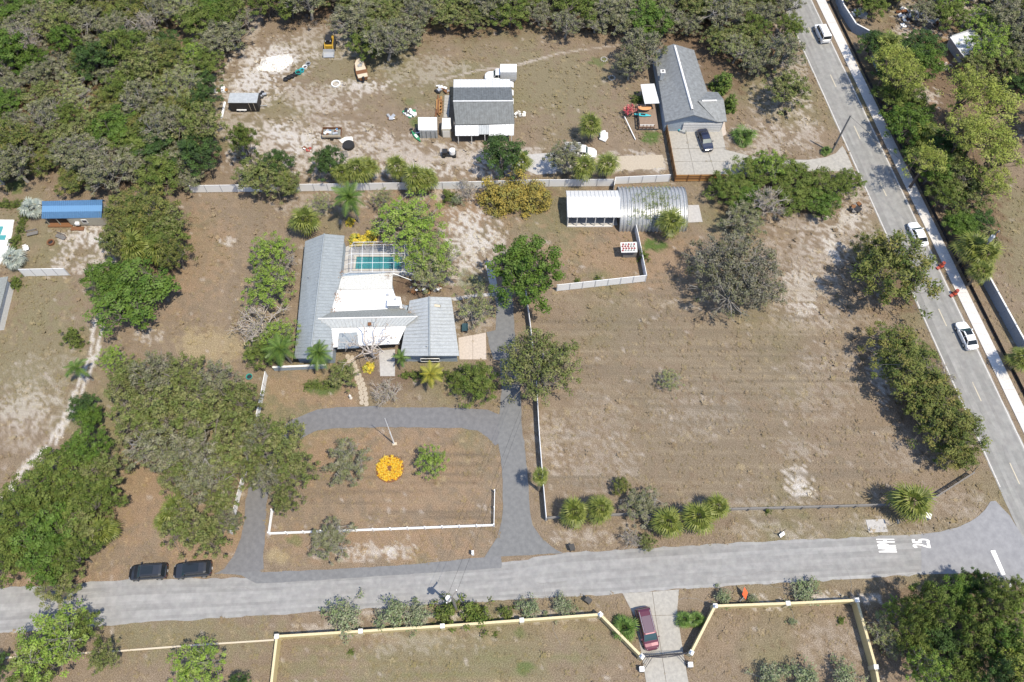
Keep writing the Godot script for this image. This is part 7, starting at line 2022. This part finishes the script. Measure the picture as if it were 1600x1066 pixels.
	# garden shrubs
	grow([
		["gold_shrub", -2.26, -81.04, 3.28, 4.2, "left third of the golden bamboo thicket by the white fence"],
		["gold_shrub", 0.62, -81.2, 3.49, 4.4, "middle of the golden bamboo thicket by the white fence"],
		["gold_shrub", 3.7, -81.13, 2.88, 4, "right third of the golden bamboo thicket by the white fence"],
		["round_shrub", 36.99, -106.13, 1.91, 4.2, "taller egg-shaped clipped shrub right of the grey gable house"],
		["round_shrub", 37.85, -101.46, 1.33, 3.4, "smaller egg-shaped clipped shrub near the front of the grey gable house"],
		["shrub", 21.96, -103.14, 1.12, 1.6, "yellow-green shrub under the white patio roof"],
		["red_shrub", 20.45, -99.79, 1.44, 2.2, "dark red leafy shrub at the back of the wooden deck"],
		["croton", -24.38, -73.16, 1.41, 1.6, "yellow croton bush left of the queen palm trunk by the pool cage"],
		["croton", -22.41, -73.65, 1.31, 1.6, "yellow croton bush right of the queen palm trunk by the pool cage"],
		["croton", -25.95, -76.72, 0.82, 1.4, "small orange croton behind the queen palm"],
		["croton", -20.85, -50.92, 0.93, 0.9, "reddish yellow croton along the front of the porch"],
		["shrub", 20.51, -70.01, 0.9, 1.6, "green shrub at the right corner of the spotted hut"],
		["shrub", -64.84, -55.64, 1.41, 2.6, "bright yellow-green shrub alone on the left lawn"],
		["shrub", -63.86, -54.77, 1.03, 2, "darker little shrub touching the yellow-green one on the left lawn"],
		["shrub", -76.01, -65.08, 1.17, 1.6, "yellow-green shrub beside the pale blue neighbour house"],
		["dark_tree", -59.39, -43.65, 2.12, 4.5, "dark green bushy tree right of the two-track lane"],
		["green_tree", -57.85, -41.87, 1.93, 4, "green bushy tree below the dark one right of the two-track lane"],
		["shrub", -10.19, -81.63, 1.25, 1.6, "small round shrub left of the leafless bush by the white fence"],
		["grey_shrub", -8.91, -80.76, 1.04, 1.5, "small brownish shrub right of the round one by the white fence"],
		["shrub", 13.27, -65.81, 0.69, 0.9, "tiny shrub inside the white fence corner, right one"],
		["shrub", 10.03, -65.65, 0.49, 0.7, "tiny shrub inside the white fence corner, left one"],
		["grey_shrub", 34.78, -15.6, 0.56, 0.7, "tiny dark plant on the bare lawn behind the right yellow wall, left one"],
		["shrub", 40.92, -15.75, 0.56, 0.7, "tiny dark plant on the bare lawn behind the right yellow wall, right one"],
		["shrub", -19.71, -12.12, 0.39, 0.4, "tuft of green weed on the lawn behind the left yellow wall"],
		["shrub", -1.98, -14.19, 0.4, 0.4, "tuft of green weed on the lawn below the street transformer pole"],
		["grey_shrub", 30.85, -9.18, 1.68, 2.6, "dark twiggy shrub at the bottom edge right of the gate driveway"],
		["grey_shrub", 34.89, -9.18, 1.98, 2.6, "pale green shrub at the bottom edge right of the gate driveway"],
		["grey_shrub", 39.73, -9.04, 1.83, 2.6, "pale shrub at the bottom edge beside the thicket"],
		["shrub", 33.9, -29.74, 0.51, 0.7, "small green tuft growing through the grey rail fence"],
	])
	for i in 7: plant("shrub", "hedge_shrub", lerpf(-15.4, -7.9, i / 6.0), -49.6 + 0.12 * (i % 2), 0.75, 1.0, "green hedge shrub in the low row before the garage wing", "shrub", "hedge before the garage wing")
	for i in 4: plant("shrub", "hedge_shrub", lerpf(-7.0, -4.2, i / 3.0), -50.0, 0.7, 1.0, "green hedge shrub below the pinkish parking pad", "shrub", "hedge below the parking pad")
	for i in 3: plant("shrub", "hedge_shrub", lerpf(-29.2, -26.6, i / 2.0), -47.9, 0.7, 0.9, "green hedge shrub before the left house wing", "shrub", "hedge before the left house wing")
	var row := [Vector3(-82.88, 0, -80.3), Vector3(-81.8, 0, -80.17), Vector3(-80.76, 0, -80.17), Vector3(-79.72, 0, -80.17), Vector3(-78.43, 0, -80.04), Vector3(-78.43, 0, -77.86), Vector3(-78.48, 0, -76.59), Vector3(-78.35, 0, -75.08), Vector3(-78.43, 0, -73.59), Vector3(-78.62, 0, -72.85), Vector3(-78.46, 0, -71.63)]
	for q in row: plant("shrub", "hedge_shrub", q.x, q.z, 0.75, 1.2, "yellow-green shrub in the border round the white pool deck", "shrub", "border shrubs round the pool deck")
	# palms
	for q in [
		["fan", -32.17, -74.73, 2.51, 4.2, "round fan palm behind the left house wing"],
		["fan", -24.84, -84.3, 2.48, 5, "fan palm at the white fence behind the queen palm"],
		["fan", -27.34, -83.81, 1.86, 4.4, "fan palm left of the one behind the queen palm at the white fence"],
		["fan", -23.1, -85.13, 1.77, 4.4, "fan palm right of the one behind the queen palm at the white fence"],
		["fan", -18.48, -84.93, 2.08, 4.8, "left fan palm of the trio at the middle of the white fence"],
		["fan", -15.45, -82.82, 2.37, 4.8, "middle fan palm of the trio at the middle of the white fence"],
		["fan", -13.62, -82.76, 1.96, 4.4, "right fan palm of the trio at the middle of the white fence"],
		["fan", -36.21, -82.62, 1.86, 3.6, "green fan palm under the olive oak by the white fence"],
		["fan", 1.56, -85.88, 1.88, 4.5, "fan palm between the dark tree and the lane before the barn"],
		["fan", 11.61, -84.83, 2.28, 5, "left fan palm of the pair below the work truck"],
		["fan", 15.38, -85.36, 2.08, 5, "right fan palm of the pair below the work truck"],
		["fan", 13.1, -94.08, 2.15, 4.6, "lone fan palm on the grass above the work truck"],
		["fan", 24.66, -74.19, 2.3, 4.6, "fan palm leaning against the front of the arched shed"],
		["fan", 7.98, -28.73, 2.08, 3.6, "leftmost fan palm along the grey rail fence"],
		["fan", 11.48, -29.12, 2.08, 3.8, "second fan palm from the left along the grey rail fence"],
		["fan", 19.99, -27.3, 2.06, 3.6, "middle fan palm beside the side street"],
		["fan", 23.83, -27.94, 2.23, 3.8, "largest fan palm beside the side street"],
		["fan", 26.55, -29.44, 1.84, 3.4, "fan palm with its crown over the grey rail fence"],
		["fan", 51.49, -29.9, 2.75, 4.2, "big fan palm with yellowing leaves at the street corner"],
		["fan", 3.57, -32.59, 1.25, 7.2, "tall slim palm against the white driveway fence"],
		["fan", -57.22, -69.21, 2.54, 5, "fan palm at the top of the green round tree in the left strip"],
		["fan", -53.52, -68.86, 2.54, 5, "fan palm with hanging dry leaves right of its twin in the left strip"],
		["fan", -57.39, -73.16, 2.18, 5, "yellowish fan palm among the cedars of the left strip"],
		["fan", -43.02, -28.81, 1.99, 4.6, "yellowish fan palm over the oaks near the parked black cars"],
		["fan", -44.16, -27.66, 1.65, 4, "drooping fan palm above the left parked black car"],
		["fan", -52.14, -26.06, 1.97, 3.6, "fan palm at the right side of the dense left thicket"],
		["fan", 69.57, -68.98, 2.54, 5, "fan palm below the transformer pole right of the sidewalk"],
		["fan", 71.12, -67.72, 2.53, 5.2, "fan palm at the upper end of the panel wall"],
		["fan", 70.19, -65.08, 1.93, 4.6, "fan palm nearest the panel wall"],
		["fan", 72.36, -50.77, 2.01, 3.8, "fan palm at the right edge beside the sidewalk"],
		["fan", 65.76, -102.89, 2.43, 5, "fan palm in the trees above the shadowed sidewalk"],
		["fan", 66.89, -113.01, 2.29, 5, "fan palm at the end of the bent panel wall"],
		["fan", 67.57, -92.03, 2.34, 5, "fan palm by the tall pines right of the sidewalk"],
	]: palm(q[0], q[1], q[2], q[3], q[4], q[5], 24 if q[3] > 1.6 else 18, "fan palms")
	for q in [
		["deep_fan", 13.83, -14.81, 1.73, 1.9, "low bright palmetto left of the maroon minivan"],
		["deep_fan", 21.35, -15.81, 1.19, 1.7, "low palmetto nearest the concrete right of the minivan"],
		["deep_fan", 22.93, -15.81, 1.11, 1.7, "low palmetto against the yellow wall right of the minivan"],
		["deep_fan", 39.4, -94.15, 2.17, 1.9, "spiky fan palm on the lawn right of the jointed driveway"],
		["deep_fan", 52.93, -91.42, 0.97, 1.2, "small palmetto at the foot of the bare utility pole"],
		["silver_fan", -76.55, -78.29, 1.84, 2.4, "silvery blue fan palm at the left end of the blue-roofed shed"],
		["silver_fan", -76.74, -68.5, 1.97, 2.4, "silvery blue fan palm at the left end of the white panel fence"],
	]: palm(q[0], q[1], q[2], q[3], q[4], q[5], 17)
	for q in [
		["feather", -24.57, -76.96, 2.69, 8, "tall queen palm with a leaning pale trunk behind the pool cage", 18, Vector2(-0.4, 0.2)],
		["feather", -32.16, -51.68, 2.46, 5.2, "left coconut palm before the left house wing", 14, Vector2(-0.5, 0)],
		["feather", -27.19, -51.27, 2.36, 5.2, "right coconut palm before the left house wing", 14, Vector2(0.0, 0.2)],
		["feather", -15.76, -51.1, 1.28, 3.4, "small green palm at the left front corner of the garage wing", 9, Vector2.ZERO],
		["gold_feather", -11.43, -47.88, 1.98, 4.4, "yellow-green coconut palm on the lawn before the garage wing", 15, Vector2(0.1, -0.1)],
		["feather", -60.4, -48.9, 1.8, 5, "dark feather palm leaning over the two-track lane", 12, Vector2(-0.5, 0)],
	]: palm(q[0], q[1], q[2], q[3], q[4], q[5], q[6], "", q[7])
	# the oaks and thickets at the left
	# the oak grove left of the horseshoe driveway
	grow([
		["olive_oak", -53.16, -46.5, 3.01, 6.5, "olive-green oak of the driveway grove, top row, first from the left", "oaks of the driveway grove"],
		["grey_oak", -49.42, -47.68, 3.21, 6.5, "mossy grey-green oak of the driveway grove, top row, second from the left", "oaks of the driveway grove"],
		["olive_oak", -46.19, -42.66, 4.01, 6.5, "olive-green oak of the driveway grove, top row, third from the left", "oaks of the driveway grove"],
		["olive_oak", -45.49, -48.07, 3.21, 6.5, "olive-green oak of the driveway grove, top row, fourth from the left", "oaks of the driveway grove"],
		["grey_oak", -41.23, -46.7, 3.37, 6.5, "mossy grey-green oak of the driveway grove, top row, fifth from the left", "oaks of the driveway grove"],
		["olive_oak", -36.96, -43.8, 2.8, 6.5, "olive-green oak of the driveway grove, top row, last from the left", "oaks of the driveway grove"],
		["olive_oak", -50.77, -41.72, 3.65, 6.5, "olive-green oak of the driveway grove, second row, first from the left", "oaks of the driveway grove"],
		["grey_oak", -47.27, -37.41, 3.75, 6.5, "mossy grey-green oak of the driveway grove, second row, second from the left", "oaks of the driveway grove"],
		["olive_oak", -41.23, -41.72, 3.99, 6.5, "olive-green oak of the driveway grove, second row, third from the left", "oaks of the driveway grove"],
		["olive_oak", -36.62, -40.05, 3.27, 6.5, "olive-green oak of the driveway grove, second row, fourth from the left", "oaks of the driveway grove"],
		["grey_oak", -33.48, -38.04, 2.73, 6.5, "mossy grey-green oak of the driveway grove, second row, fifth from the left", "oaks of the driveway grove"],
		["olive_oak", -30.57, -38.04, 3.42, 6.5, "olive-green oak of the driveway grove, second row, last from the left", "oaks of the driveway grove"],
		["olive_oak", -43.23, -32.9, 2.67, 6.5, "olive-green oak of the driveway grove, third row, first from the left", "oaks of the driveway grove"],
		["grey_oak", -42.53, -37.14, 3.74, 6.5, "mossy grey-green oak of the driveway grove, third row, second from the left", "oaks of the driveway grove"],
		["olive_oak", -37.63, -35.79, 3.55, 6.5, "olive-green oak of the driveway grove, third row, third from the left", "oaks of the driveway grove"],
		["olive_oak", -33.98, -34.03, 2.18, 6.5, "olive-green oak of the driveway grove, third row, fourth from the left", "oaks of the driveway grove"],
		["grey_oak", -31.38, -32.9, 2.5, 6.5, "mossy grey-green oak of the driveway grove, third row, fifth from the left", "oaks of the driveway grove"],
		["olive_oak", -28.69, -34.03, 3.02, 6.5, "olive-green oak of the driveway grove, third row, last from the left", "oaks of the driveway grove"],
		["olive_oak", -41.21, -26.67, 2.92, 6.5, "olive-green oak of the driveway grove, lowest row, first from the left", "oaks of the driveway grove"],
		["grey_oak", -40, -32.55, 3.33, 6.5, "mossy grey-green oak of the driveway grove, lowest row, second from the left", "oaks of the driveway grove"],
		["olive_oak", -37.92, -25.54, 2.74, 6.5, "olive-green oak of the driveway grove, lowest row, third from the left", "oaks of the driveway grove"],
		["olive_oak", -37.54, -30.33, 2.31, 6.5, "olive-green oak of the driveway grove, lowest row, fourth from the left", "oaks of the driveway grove"],
		["grey_oak", -36.11, -27.25, 1.79, 6.5, "mossy grey-green oak of the driveway grove, lowest row, fifth from the left", "oaks of the driveway grove"],
		["olive_oak", -29.11, -29.66, 1.81, 6.5, "olive-green oak of the driveway grove, lowest row, last from the left", "oaks of the driveway grove"],
	])
	# the dense thicket at the left end of the side street
	grow([
		["mid_tree", -61.16, -30.39, 3.8, 6.2, "leafy green tree of the bottom left thicket, top row, first from the left", "trees of the left thicket"],
		["mid_tree", -59.18, -33.83, 3.86, 6.2, "leafy green tree of the bottom left thicket, top row, second from the left", "trees of the left thicket"],
		["green_tree", -56.56, -36.75, 3.06, 6.2, "bright green tree of the bottom left thicket, top row, third from the left", "trees of the left thicket"],
		["mid_tree", -52.89, -30.39, 2.81, 6.2, "leafy green tree of the bottom left thicket, top row, fourth from the left", "trees of the left thicket"],
		["olive_oak", -53.3, -33.83, 2.85, 6.2, "olive-green oak of the bottom left thicket, top row, fifth from the left", "trees of the left thicket"],
		["mid_tree", -66.43, -26.07, 3.56, 6.2, "leafy green tree of the bottom left thicket, middle row, first from the left", "trees of the left thicket"],
		["mid_tree", -63.46, -28.37, 3.28, 6.2, "leafy green tree of the bottom left thicket, middle row, second from the left", "trees of the left thicket"],
		["green_tree", -58.69, -25.91, 3.89, 6.2, "bright green tree of the bottom left thicket, middle row, third from the left", "trees of the left thicket"],
		["mid_tree", -56.52, -30.05, 3.96, 6.2, "leafy green tree of the bottom left thicket, middle row, fourth from the left", "trees of the left thicket"],
		["olive_oak", -54.77, -26.4, 3.41, 6.2, "olive-green oak of the bottom left thicket, middle row, fifth from the left", "trees of the left thicket"],
		["mid_tree", -64.4, -22.07, 3.18, 6.2, "leafy green tree of the bottom left thicket, lowest row, first from the left", "trees of the left thicket"],
		["mid_tree", -61.86, -24.29, 3.21, 6.2, "leafy green tree of the bottom left thicket, lowest row, second from the left", "trees of the left thicket"],
		["green_tree", -57.33, -22.39, 3.34, 6.2, "bright green tree of the bottom left thicket, lowest row, third from the left", "trees of the left thicket"],
		["mid_tree", -54.15, -23.02, 2.4, 6.2, "leafy green tree of the bottom left thicket, lowest row, fourth from the left", "trees of the left thicket"],
	])
	# the narrow strip of trees right of the blue-roofed shed
	grow([
		["cedar", -59.43, -76.42, 3.6, 6.5, "feathery olive cedar at the upper left of the strip beside the blue-roofed shed"],
		["cedar", -55.74, -76.42, 3.6, 6.5, "feathery olive cedar at the upper right of the strip beside the blue-roofed shed"],
		["olive_oak", -52.94, -73.47, 2.96, 6.5, "brownish oak at the right edge of the strip beside the blue-roofed shed"],
		["cedar", -57.71, -71.79, 3.34, 6.5, "feathery olive cedar at the middle left of the strip beside the blue-roofed shed"],
		["mid_tree", -53.58, -70.83, 3.52, 6.5, "green leafy tree at the middle right of the strip beside the blue-roofed shed"],
		["cedar", -51.07, -68.01, 2.32, 6.5, "feathery olive cedar at the lower right of the strip beside the blue-roofed shed"],
		["cedar", -60.51, -73.72, 2.57, 6.5, "feathery olive cedar at the left edge of the strip beside the blue-roofed shed"],
		["olive_oak", -60.1, -69.41, 2.33, 6.5, "brownish oak at the lower left of the strip beside the blue-roofed shed"],
	])
	# the thicket in the bottom right corner
	grow([
		["mid_tree", 49.68, -16.63, 2.6, 8.6, "leafy green tree of the bottom right thicket, top row, first from the left", "trees of the bottom right thicket"],
		["green_tree", 55.08, -18.09, 2.75, 4.6, "bright green tree of the bottom right thicket, top row, second from the left", "trees of the bottom right thicket"],
		["mid_tree", 57.95, -17.5, 2.47, 7.4, "leafy green tree of the bottom right thicket, top row, third from the left", "trees of the bottom right thicket"],
		["lime_tree", 61.47, -15.93, 2.25, 5.2, "yellow-green tree of the bottom right thicket, top row, fourth from the left", "trees of the bottom right thicket"],
		["mid_tree", 46.55, -15.13, 2.04, 9, "leafy green tree of the bottom right thicket, middle row, first from the left", "trees of the bottom right thicket"],
		["dark_tree", 51.19, -13.18, 3.07, 4.8, "dark green tree of the bottom right thicket, middle row, second from the left", "trees of the bottom right thicket"],
		["mid_tree", 55.03, -14.13, 2.9, 6.4, "leafy green tree of the bottom right thicket, middle row, third from the left", "trees of the bottom right thicket"],
		["green_tree", 57.97, -12.63, 2.78, 8.2, "bright green tree of the bottom right thicket, middle row, fourth from the left", "trees of the bottom right thicket"],
		["mid_tree", 47.82, -12.32, 2.3, 4.6, "leafy green tree of the bottom right thicket, lowest row, first from the left", "trees of the bottom right thicket"],
		["lime_tree", 47.79, -9.32, 2.52, 7.6, "yellow-green tree of the bottom right thicket, lowest row, second from the left", "trees of the bottom right thicket"],
		["mid_tree", 52.78, -9.72, 3.01, 5.4, "leafy green tree of the bottom right thicket, lowest row, third from the left", "trees of the bottom right thicket"],
		["dark_tree", 55.79, -8.84, 2.5, 8.8, "dark green tree of the bottom right thicket, lowest row, fourth from the left", "trees of the bottom right thicket"],
		["mid_tree", 61.43, -11.01, 2.43, 5, "leafy green tree of the bottom right thicket, lowest row, fifth from the left", "trees of the bottom right thicket"],
	])
	grow([["olive_oak", -55.89, -19.56, 2.7, 4.5, "sprawling olive oak reaching over the side street at the left"],
		["olive_oak", -53.41, -47.91, 2.69, 5, "olive oak at the top left of the oak grove beside the lane"],
		["lime_tree", -57.29, -51.35, 2.02, 3.6, "yellowish bush under the round tree by the two-track lane"],
		["lime_tree", -54.55, -12.76, 3.97, 5.5, "yellow-green bushy tree at the bottom left, the largest one there"],
		["mid_tree", -56.02, -10.66, 3.33, 5, "green tree behind the yellow-green one at the bottom left edge"],
		["mid_tree", -52.14, -14.29, 2.32, 4.6, "green tree at the upper right of the yellow-green one at the bottom left"],
		["olive_oak", -48.67, -11.42, 1.84, 3.2, "small olive tree right of the yellow-green one at the bottom left"],
		["lime_tree", -36.99, -9.49, 3.32, 4.5, "yellow-green bush cut by the bottom edge left of the yellow wall"],
		["dark_tree", -32.23, -8.2, 1.37, 2.5, "dark little bush cut by the bottom edge near the yellow wall"],
		["dark_tree", -61.56, -10.43, 1.53, 3, "dark bush at the far left of the bottom edge"]])
	grow([["pale_tree", 45.72, -12.44, 1.54, 3, "greyish bush at the left foot of the bottom right thicket"],
		["lime_tree", 47.19, -16.63, 1.57, 3.4, "yellow-green bush at the upper left foot of the bottom right thicket"],
		["mid_tree", 62.34, -18.89, 1.91, 3.6, "small leafy tree at the top right of the bottom right thicket"],
		["dark_tree", 57.25, -19.83, 1.75, 4.2, "small dark tree at the top of the bottom right thicket near the stop line"]])
	# woods
	wood([Vector2(-116.68, -140.48), Vector2(-54.28, -140.48), Vector2(-51.18, -125.76), Vector2(-50.69, -113.9), Vector2(-51.78, -105.95), Vector2(-51.22, -96.93), Vector2(-48, -87.07), Vector2(-52.78, -84.11), Vector2(-57.84, -83.05), Vector2(-64.89, -81.73), Vector2(-68.35, -83.05), Vector2(-78.19, -84.38), Vector2(-79.92, -83.05), Vector2(-99.1, -89.82)], 3.45, ["grey_oak", "grey_oak", "grey_oak", "olive_oak", "olive_oak", "mid_tree", "mid_tree", "dark_tree", "green_tree", "cedar", "pale_tree"], "the upper left wood", 2.6, 4.2, "the upper left wood", 7000, [[Vector2(-75.86, -104.41), Vector2(-68.28, -105.95), Vector2(-65.46, -98.4), Vector2(-71.76, -96.93)], [Vector2(-96.58, -109.08), Vector2(-85.09, -109.08), Vector2(-80.59, -96.93), Vector2(-87.88, -95.48)], [Vector2(-87.12, -116.37), Vector2(-81.23, -116.37), Vector2(-78.6, -110.67), Vector2(-83, -109.87)], [Vector2(-82.14, -87.07), Vector2(-74.96, -88.17), Vector2(-72.83, -84.11), Vector2(-80.97, -83.05)], [Vector2(-69.93, -96.21), Vector2(-64.97, -96.21), Vector2(-63.32, -91.22), Vector2(-67.65, -91.22)]])
	wood([Vector2(-51.37, -140.48), Vector2(52.63, -140.48), Vector2(51.46, -127.53), Vector2(50.26, -115.54), Vector2(49.12, -110.67), Vector2(40.2, -108.76), Vector2(35.57, -118.54), Vector2(29.7, -119.21), Vector2(23.84, -120.23), Vector2(17.82, -119.21), Vector2(13.01, -117.87), Vector2(7.13, -119.21), Vector2(0, -121.59), Vector2(-3.58, -120.57), Vector2(-9.48, -118.54), Vector2(-13.09, -119.72), Vector2(-16.7, -120.57), Vector2(-18.73, -114.55), Vector2(-23.26, -112.6), Vector2(-28.12, -114.88), Vector2(-31.19, -122.28), Vector2(-33.92, -125.41), Vector2(-39.67, -122.97), Vector2(-45.13, -123.32), Vector2(-48.46, -125.41)], 3.5, ["grey_oak", "olive_oak", "grey_oak", "olive_oak", "grey_oak", "mid_tree", "pale_tree"], "the top woods", 2.6, 4.2, "the top woods", 6000, [[Vector2(-19.4, -125.76), Vector2(-12.15, -126.47), Vector2(-12, -122.28), Vector2(-17.96, -121.59)], [Vector2(45.1, -118.87), Vector2(50.44, -118.87), Vector2(49.7, -110.67), Vector2(45.08, -110.67)], [Vector2(-7.27, -125.41), Vector2(-2.43, -125.76), Vector2(-2.4, -122.28), Vector2(-7.19, -121.94)]])
	grow([["green_tree", 24.56, -119.34, 4.17, 7, "bright green tree in the top woods above the grey gable house"],
		["green_tree", -78.73, -112.47, 2.72, 7, "vivid yellow-green tree in the upper left wood"],
		["lime_tree", -56.53, -110.75, 2.49, 6, "lime-green tree in the right part of the upper left wood"],
		["bare_tree", -66.19, -117.34, 2.76, 7, "dead grey tree with fallen limbs in the upper left wood"],
		["bare_tree", -86.09, -112.47, 2.72, 7, "leafless grey tree at the left edge of the upper left wood"],
		["bare_tree", -49.12, -121.07, 1.87, 6, "leafless tree at the entrance of the sandy upper yard"]])
	wood([Vector2(65.95, -140.48), Vector2(114.15, -140.48), Vector2(103.48, -109.08), Vector2(87.84, -110.67), Vector2(88.41, -118.87), Vector2(80.54, -120.57), Vector2(76.16, -119.72), Vector2(73.17, -127.53), Vector2(65.13, -124.01)], 3.8, ["mid_tree", "dark_tree", "olive_oak", "grey_oak", "lime_tree"], "the top right woods", 2.6, 4.2, "the top right woods", 2500, [[Vector2(87.67, -129.32), Vector2(91.96, -129.32), Vector2(89.13, -121.42), Vector2(84.94, -121.42)]])
	wood([Vector2(64.47, -113.9), Vector2(68.62, -115.21), Vector2(73.51, -113.57), Vector2(72.82, -108.29), Vector2(69.29, -104.41), Vector2(69.52, -99.14), Vector2(69.78, -93.33), Vector2(73.96, -84.38), Vector2(74.44, -79.14), Vector2(72.95, -71.02), Vector2(70.27, -70.42), Vector2(68.82, -76.59), Vector2(67.3, -83.05), Vector2(65.81, -92.62), Vector2(64.77, -102.88)], 3.3, ["mid_tree", "mid_tree", "dark_tree", "olive_oak", "green_tree"], "the sidewalk tree belt", 2.5, 3.9, "the sidewalk tree belt", 3000)
	wood([Vector2(86.89, -115.54), Vector2(106.81, -118.87), Vector2(102.42, -105.95), Vector2(89.44, -104.41), Vector2(79.34, -109.08), Vector2(82.86, -111.47)], 3.5, ["lime_tree", "olive_oak", "dark_tree", "grey_oak", "pale_tree"], "the woods behind the old shed", 2.8, 4.2, "the old shed trees", 1200)
	grow([["pine", 78.2, -94.94, 5.04, 11, "tall lime-green pine at the top of the pine group on the right"],
		["pine", 73.85, -96.35, 3.8, 11, "tall pine left of the topmost one in the pine group on the right"],
		["pine", 74.68, -88.48, 4.91, 11.5, "tall lime-green pine in the middle of the pine group on the right"],
		["pine", 71.41, -87.95, 3.49, 10, "slender pine beside the sidewalk belt in the pine group on the right"],
		["pine", 75.66, -84.12, 4.44, 11, "lowest tall pine of the group with dark trunk over the tan lot"],
		["pine", 74.9, -79.85, 3.02, 8, "thin pale pine with sparse needles over the right tan lot"],
		["pine", 64.91, -105.91, 3.71, 11, "pine whose shadow crosses the main road, upper one"],
		["pine", 65.6, -101.6, 3.45, 10, "pine whose shadow crosses the main road, lower one"],
		["pine", 65.61, -83.99, 3.24, 10, "pine among the belt above the shaded sidewalk"],
		["dark_tree", 90.41, -95.27, 4.25, 8, "large dark tree beyond the right edge throwing its shadow on the tan lot"]])
	# thicket at the bottom right
	grow([["pale_tree", 45.48, -14.38, 2.33, 3.5, "pale grey-green bush between the yellow wall and the bottom right thicket"],
		["pine", 58.17, -9.78, 2.67, 8, "yellow-green pine in the corner of the bottom right thicket"]])

func make_tufts() -> void:
	var g := Geo.new()
	for i in 9:
		var a := rng.randf() * TAU
		var d := Vector3(cos(a), 0, sin(a))
		var side := d.cross(Vector3.UP) * 0.11
		var o := d * rng.randf() * 0.25
		g.tri_n(o - side, o + side, o + d * 0.25 + Vector3(0, 0.55, 0), Vector3(0, 1, 0))
	var m := mat("grass", Color.WHITE, 1.0)
	vcol(m)
	m.metallic_specular = 0.1
	var mm := MultiMesh.new()
	mm.transform_format = MultiMesh.TRANSFORM_3D
	mm.use_colors = true
	mm.mesh = g.mesh()
	var xs := []
	var cs := []
	var n := 0
	while n < 120000:
		n += 1
		var p := Vector2(rng.randf_range(-100, 100), rng.randf_range(-132, -6))
		if absf(p.x) > 62.0 - (p.y + 8.7) * 0.31: continue
		if wide.get_noise_2d(p.x * 4.0, p.y * 4.0) + rng.randf_range(-0.6, 0.6) < 0.0: continue
		var bad := false
		for q in pavings:
			if Geometry2D.is_point_in_polygon(p, q): bad = true; break
		if bad: continue
		var s := rng.randf_range(0.22, 0.6) if rng.randf() > 0.03 else rng.randf_range(0.7, 1.3)
		xs.append(Transform3D(Basis(Vector3.UP, rng.randf() * TAU).scaled_local(Vector3(s, s * rng.randf_range(0.3, 0.8), s)), Vector3(p.x, 0, p.y)))
		var u := rng.randf()
		var base := gc[clampi(int((p.y - Z0) / STEP), 0, NZ - 1) * NX + clampi(int((p.x - X0) / STEP), 0, NX - 1)]
		var c: Color = base.lerp([Color(0.13, 0.12, 0.05), Color(0.25, 0.21, 0.14), Color(0.1, 0.085, 0.06), Color(0.16, 0.13, 0.085)][rng.randi() % 4], 0.42)
		cs.append(c)
	mm.instance_count = xs.size()
	for i in xs.size():
		mm.set_instance_transform(i, xs[i])
		mm.set_instance_color(i, cs[i])
	var o := MultiMeshInstance3D.new()
	o.name = "dry_grass"
	o.multimesh = mm
	o.material_override = m
	add_child(o, true)
	tag(o, "dry grass tufts and weeds scattered over the lawns and lots")
	o.set_meta("kind", "stuff")

func _ready() -> void:
	rng.seed = 7
	fine.seed = 3
	fine.frequency = 0.55
	fine.fractal_octaves = 3
	grit.seed = 5
	grit.frequency = 1.1
	grit.fractal_octaves = 2
	wide.seed = 9
	wide.frequency = 0.035
	wide.fractal_octaves = 4
	var cam := Camera3D.new()
	cam.name = "camera"
	cam.position = Vector3(0, 104, 0)
	cam.rotation_degrees = Vector3(-62, 0, 0)
	cam.fov = 46.4
	cam.near = 1.0
	cam.far = 4000.0
	cam.current = true
	add_child(cam)
	var we := WorldEnvironment.new()
	we.name = "world"
	var env := Environment.new()
	env.background_mode = Environment.BG_SKY
	var sky := Sky.new()
	var ps := ProceduralSkyMaterial.new()
	ps.sky_top_color = Color(0.48, 0.56, 0.7)
	ps.sky_horizon_color = Color(0.7, 0.77, 0.84)
	ps.ground_bottom_color = Color(0.4, 0.36, 0.3)
	ps.ground_horizon_color = Color(0.6, 0.6, 0.6)
	ps.sky_curve = 0.12
	sky.sky_material = ps
	env.sky = sky
	env.background_energy_multiplier = 1.4
	env.tonemap_mode = Environment.TONE_MAPPER_LINEAR
	env.tonemap_exposure = 1.68
	env.sdfgi_enabled = true
	env.ssao_enabled = true
	env.ssil_enabled = true
	we.environment = env
	add_child(we)
	var sun := DirectionalLight3D.new()
	sun.name = "sun"
	sun.light_energy = 1.25
	sun.light_color = Color(1.0, 0.955, 0.87)
	sun.light_angular_distance = 0.5
	sun.shadow_enabled = true
	sun.directional_shadow_max_distance = 300.0
	sun.look_at_from_position(Vector3.ZERO, Vector3(-0.36, -1.0, -0.30), Vector3.UP)
	add_child(sun)
	make_materials()
	make_ground()
	make_roads()
	make_fences()
	make_main_house()
	make_outbuildings()
	make_vehicles()
	make_small_things()
	tree_kinds()
	make_fronds()
	rng.seed = 21
	make_plants()
	make_tufts()
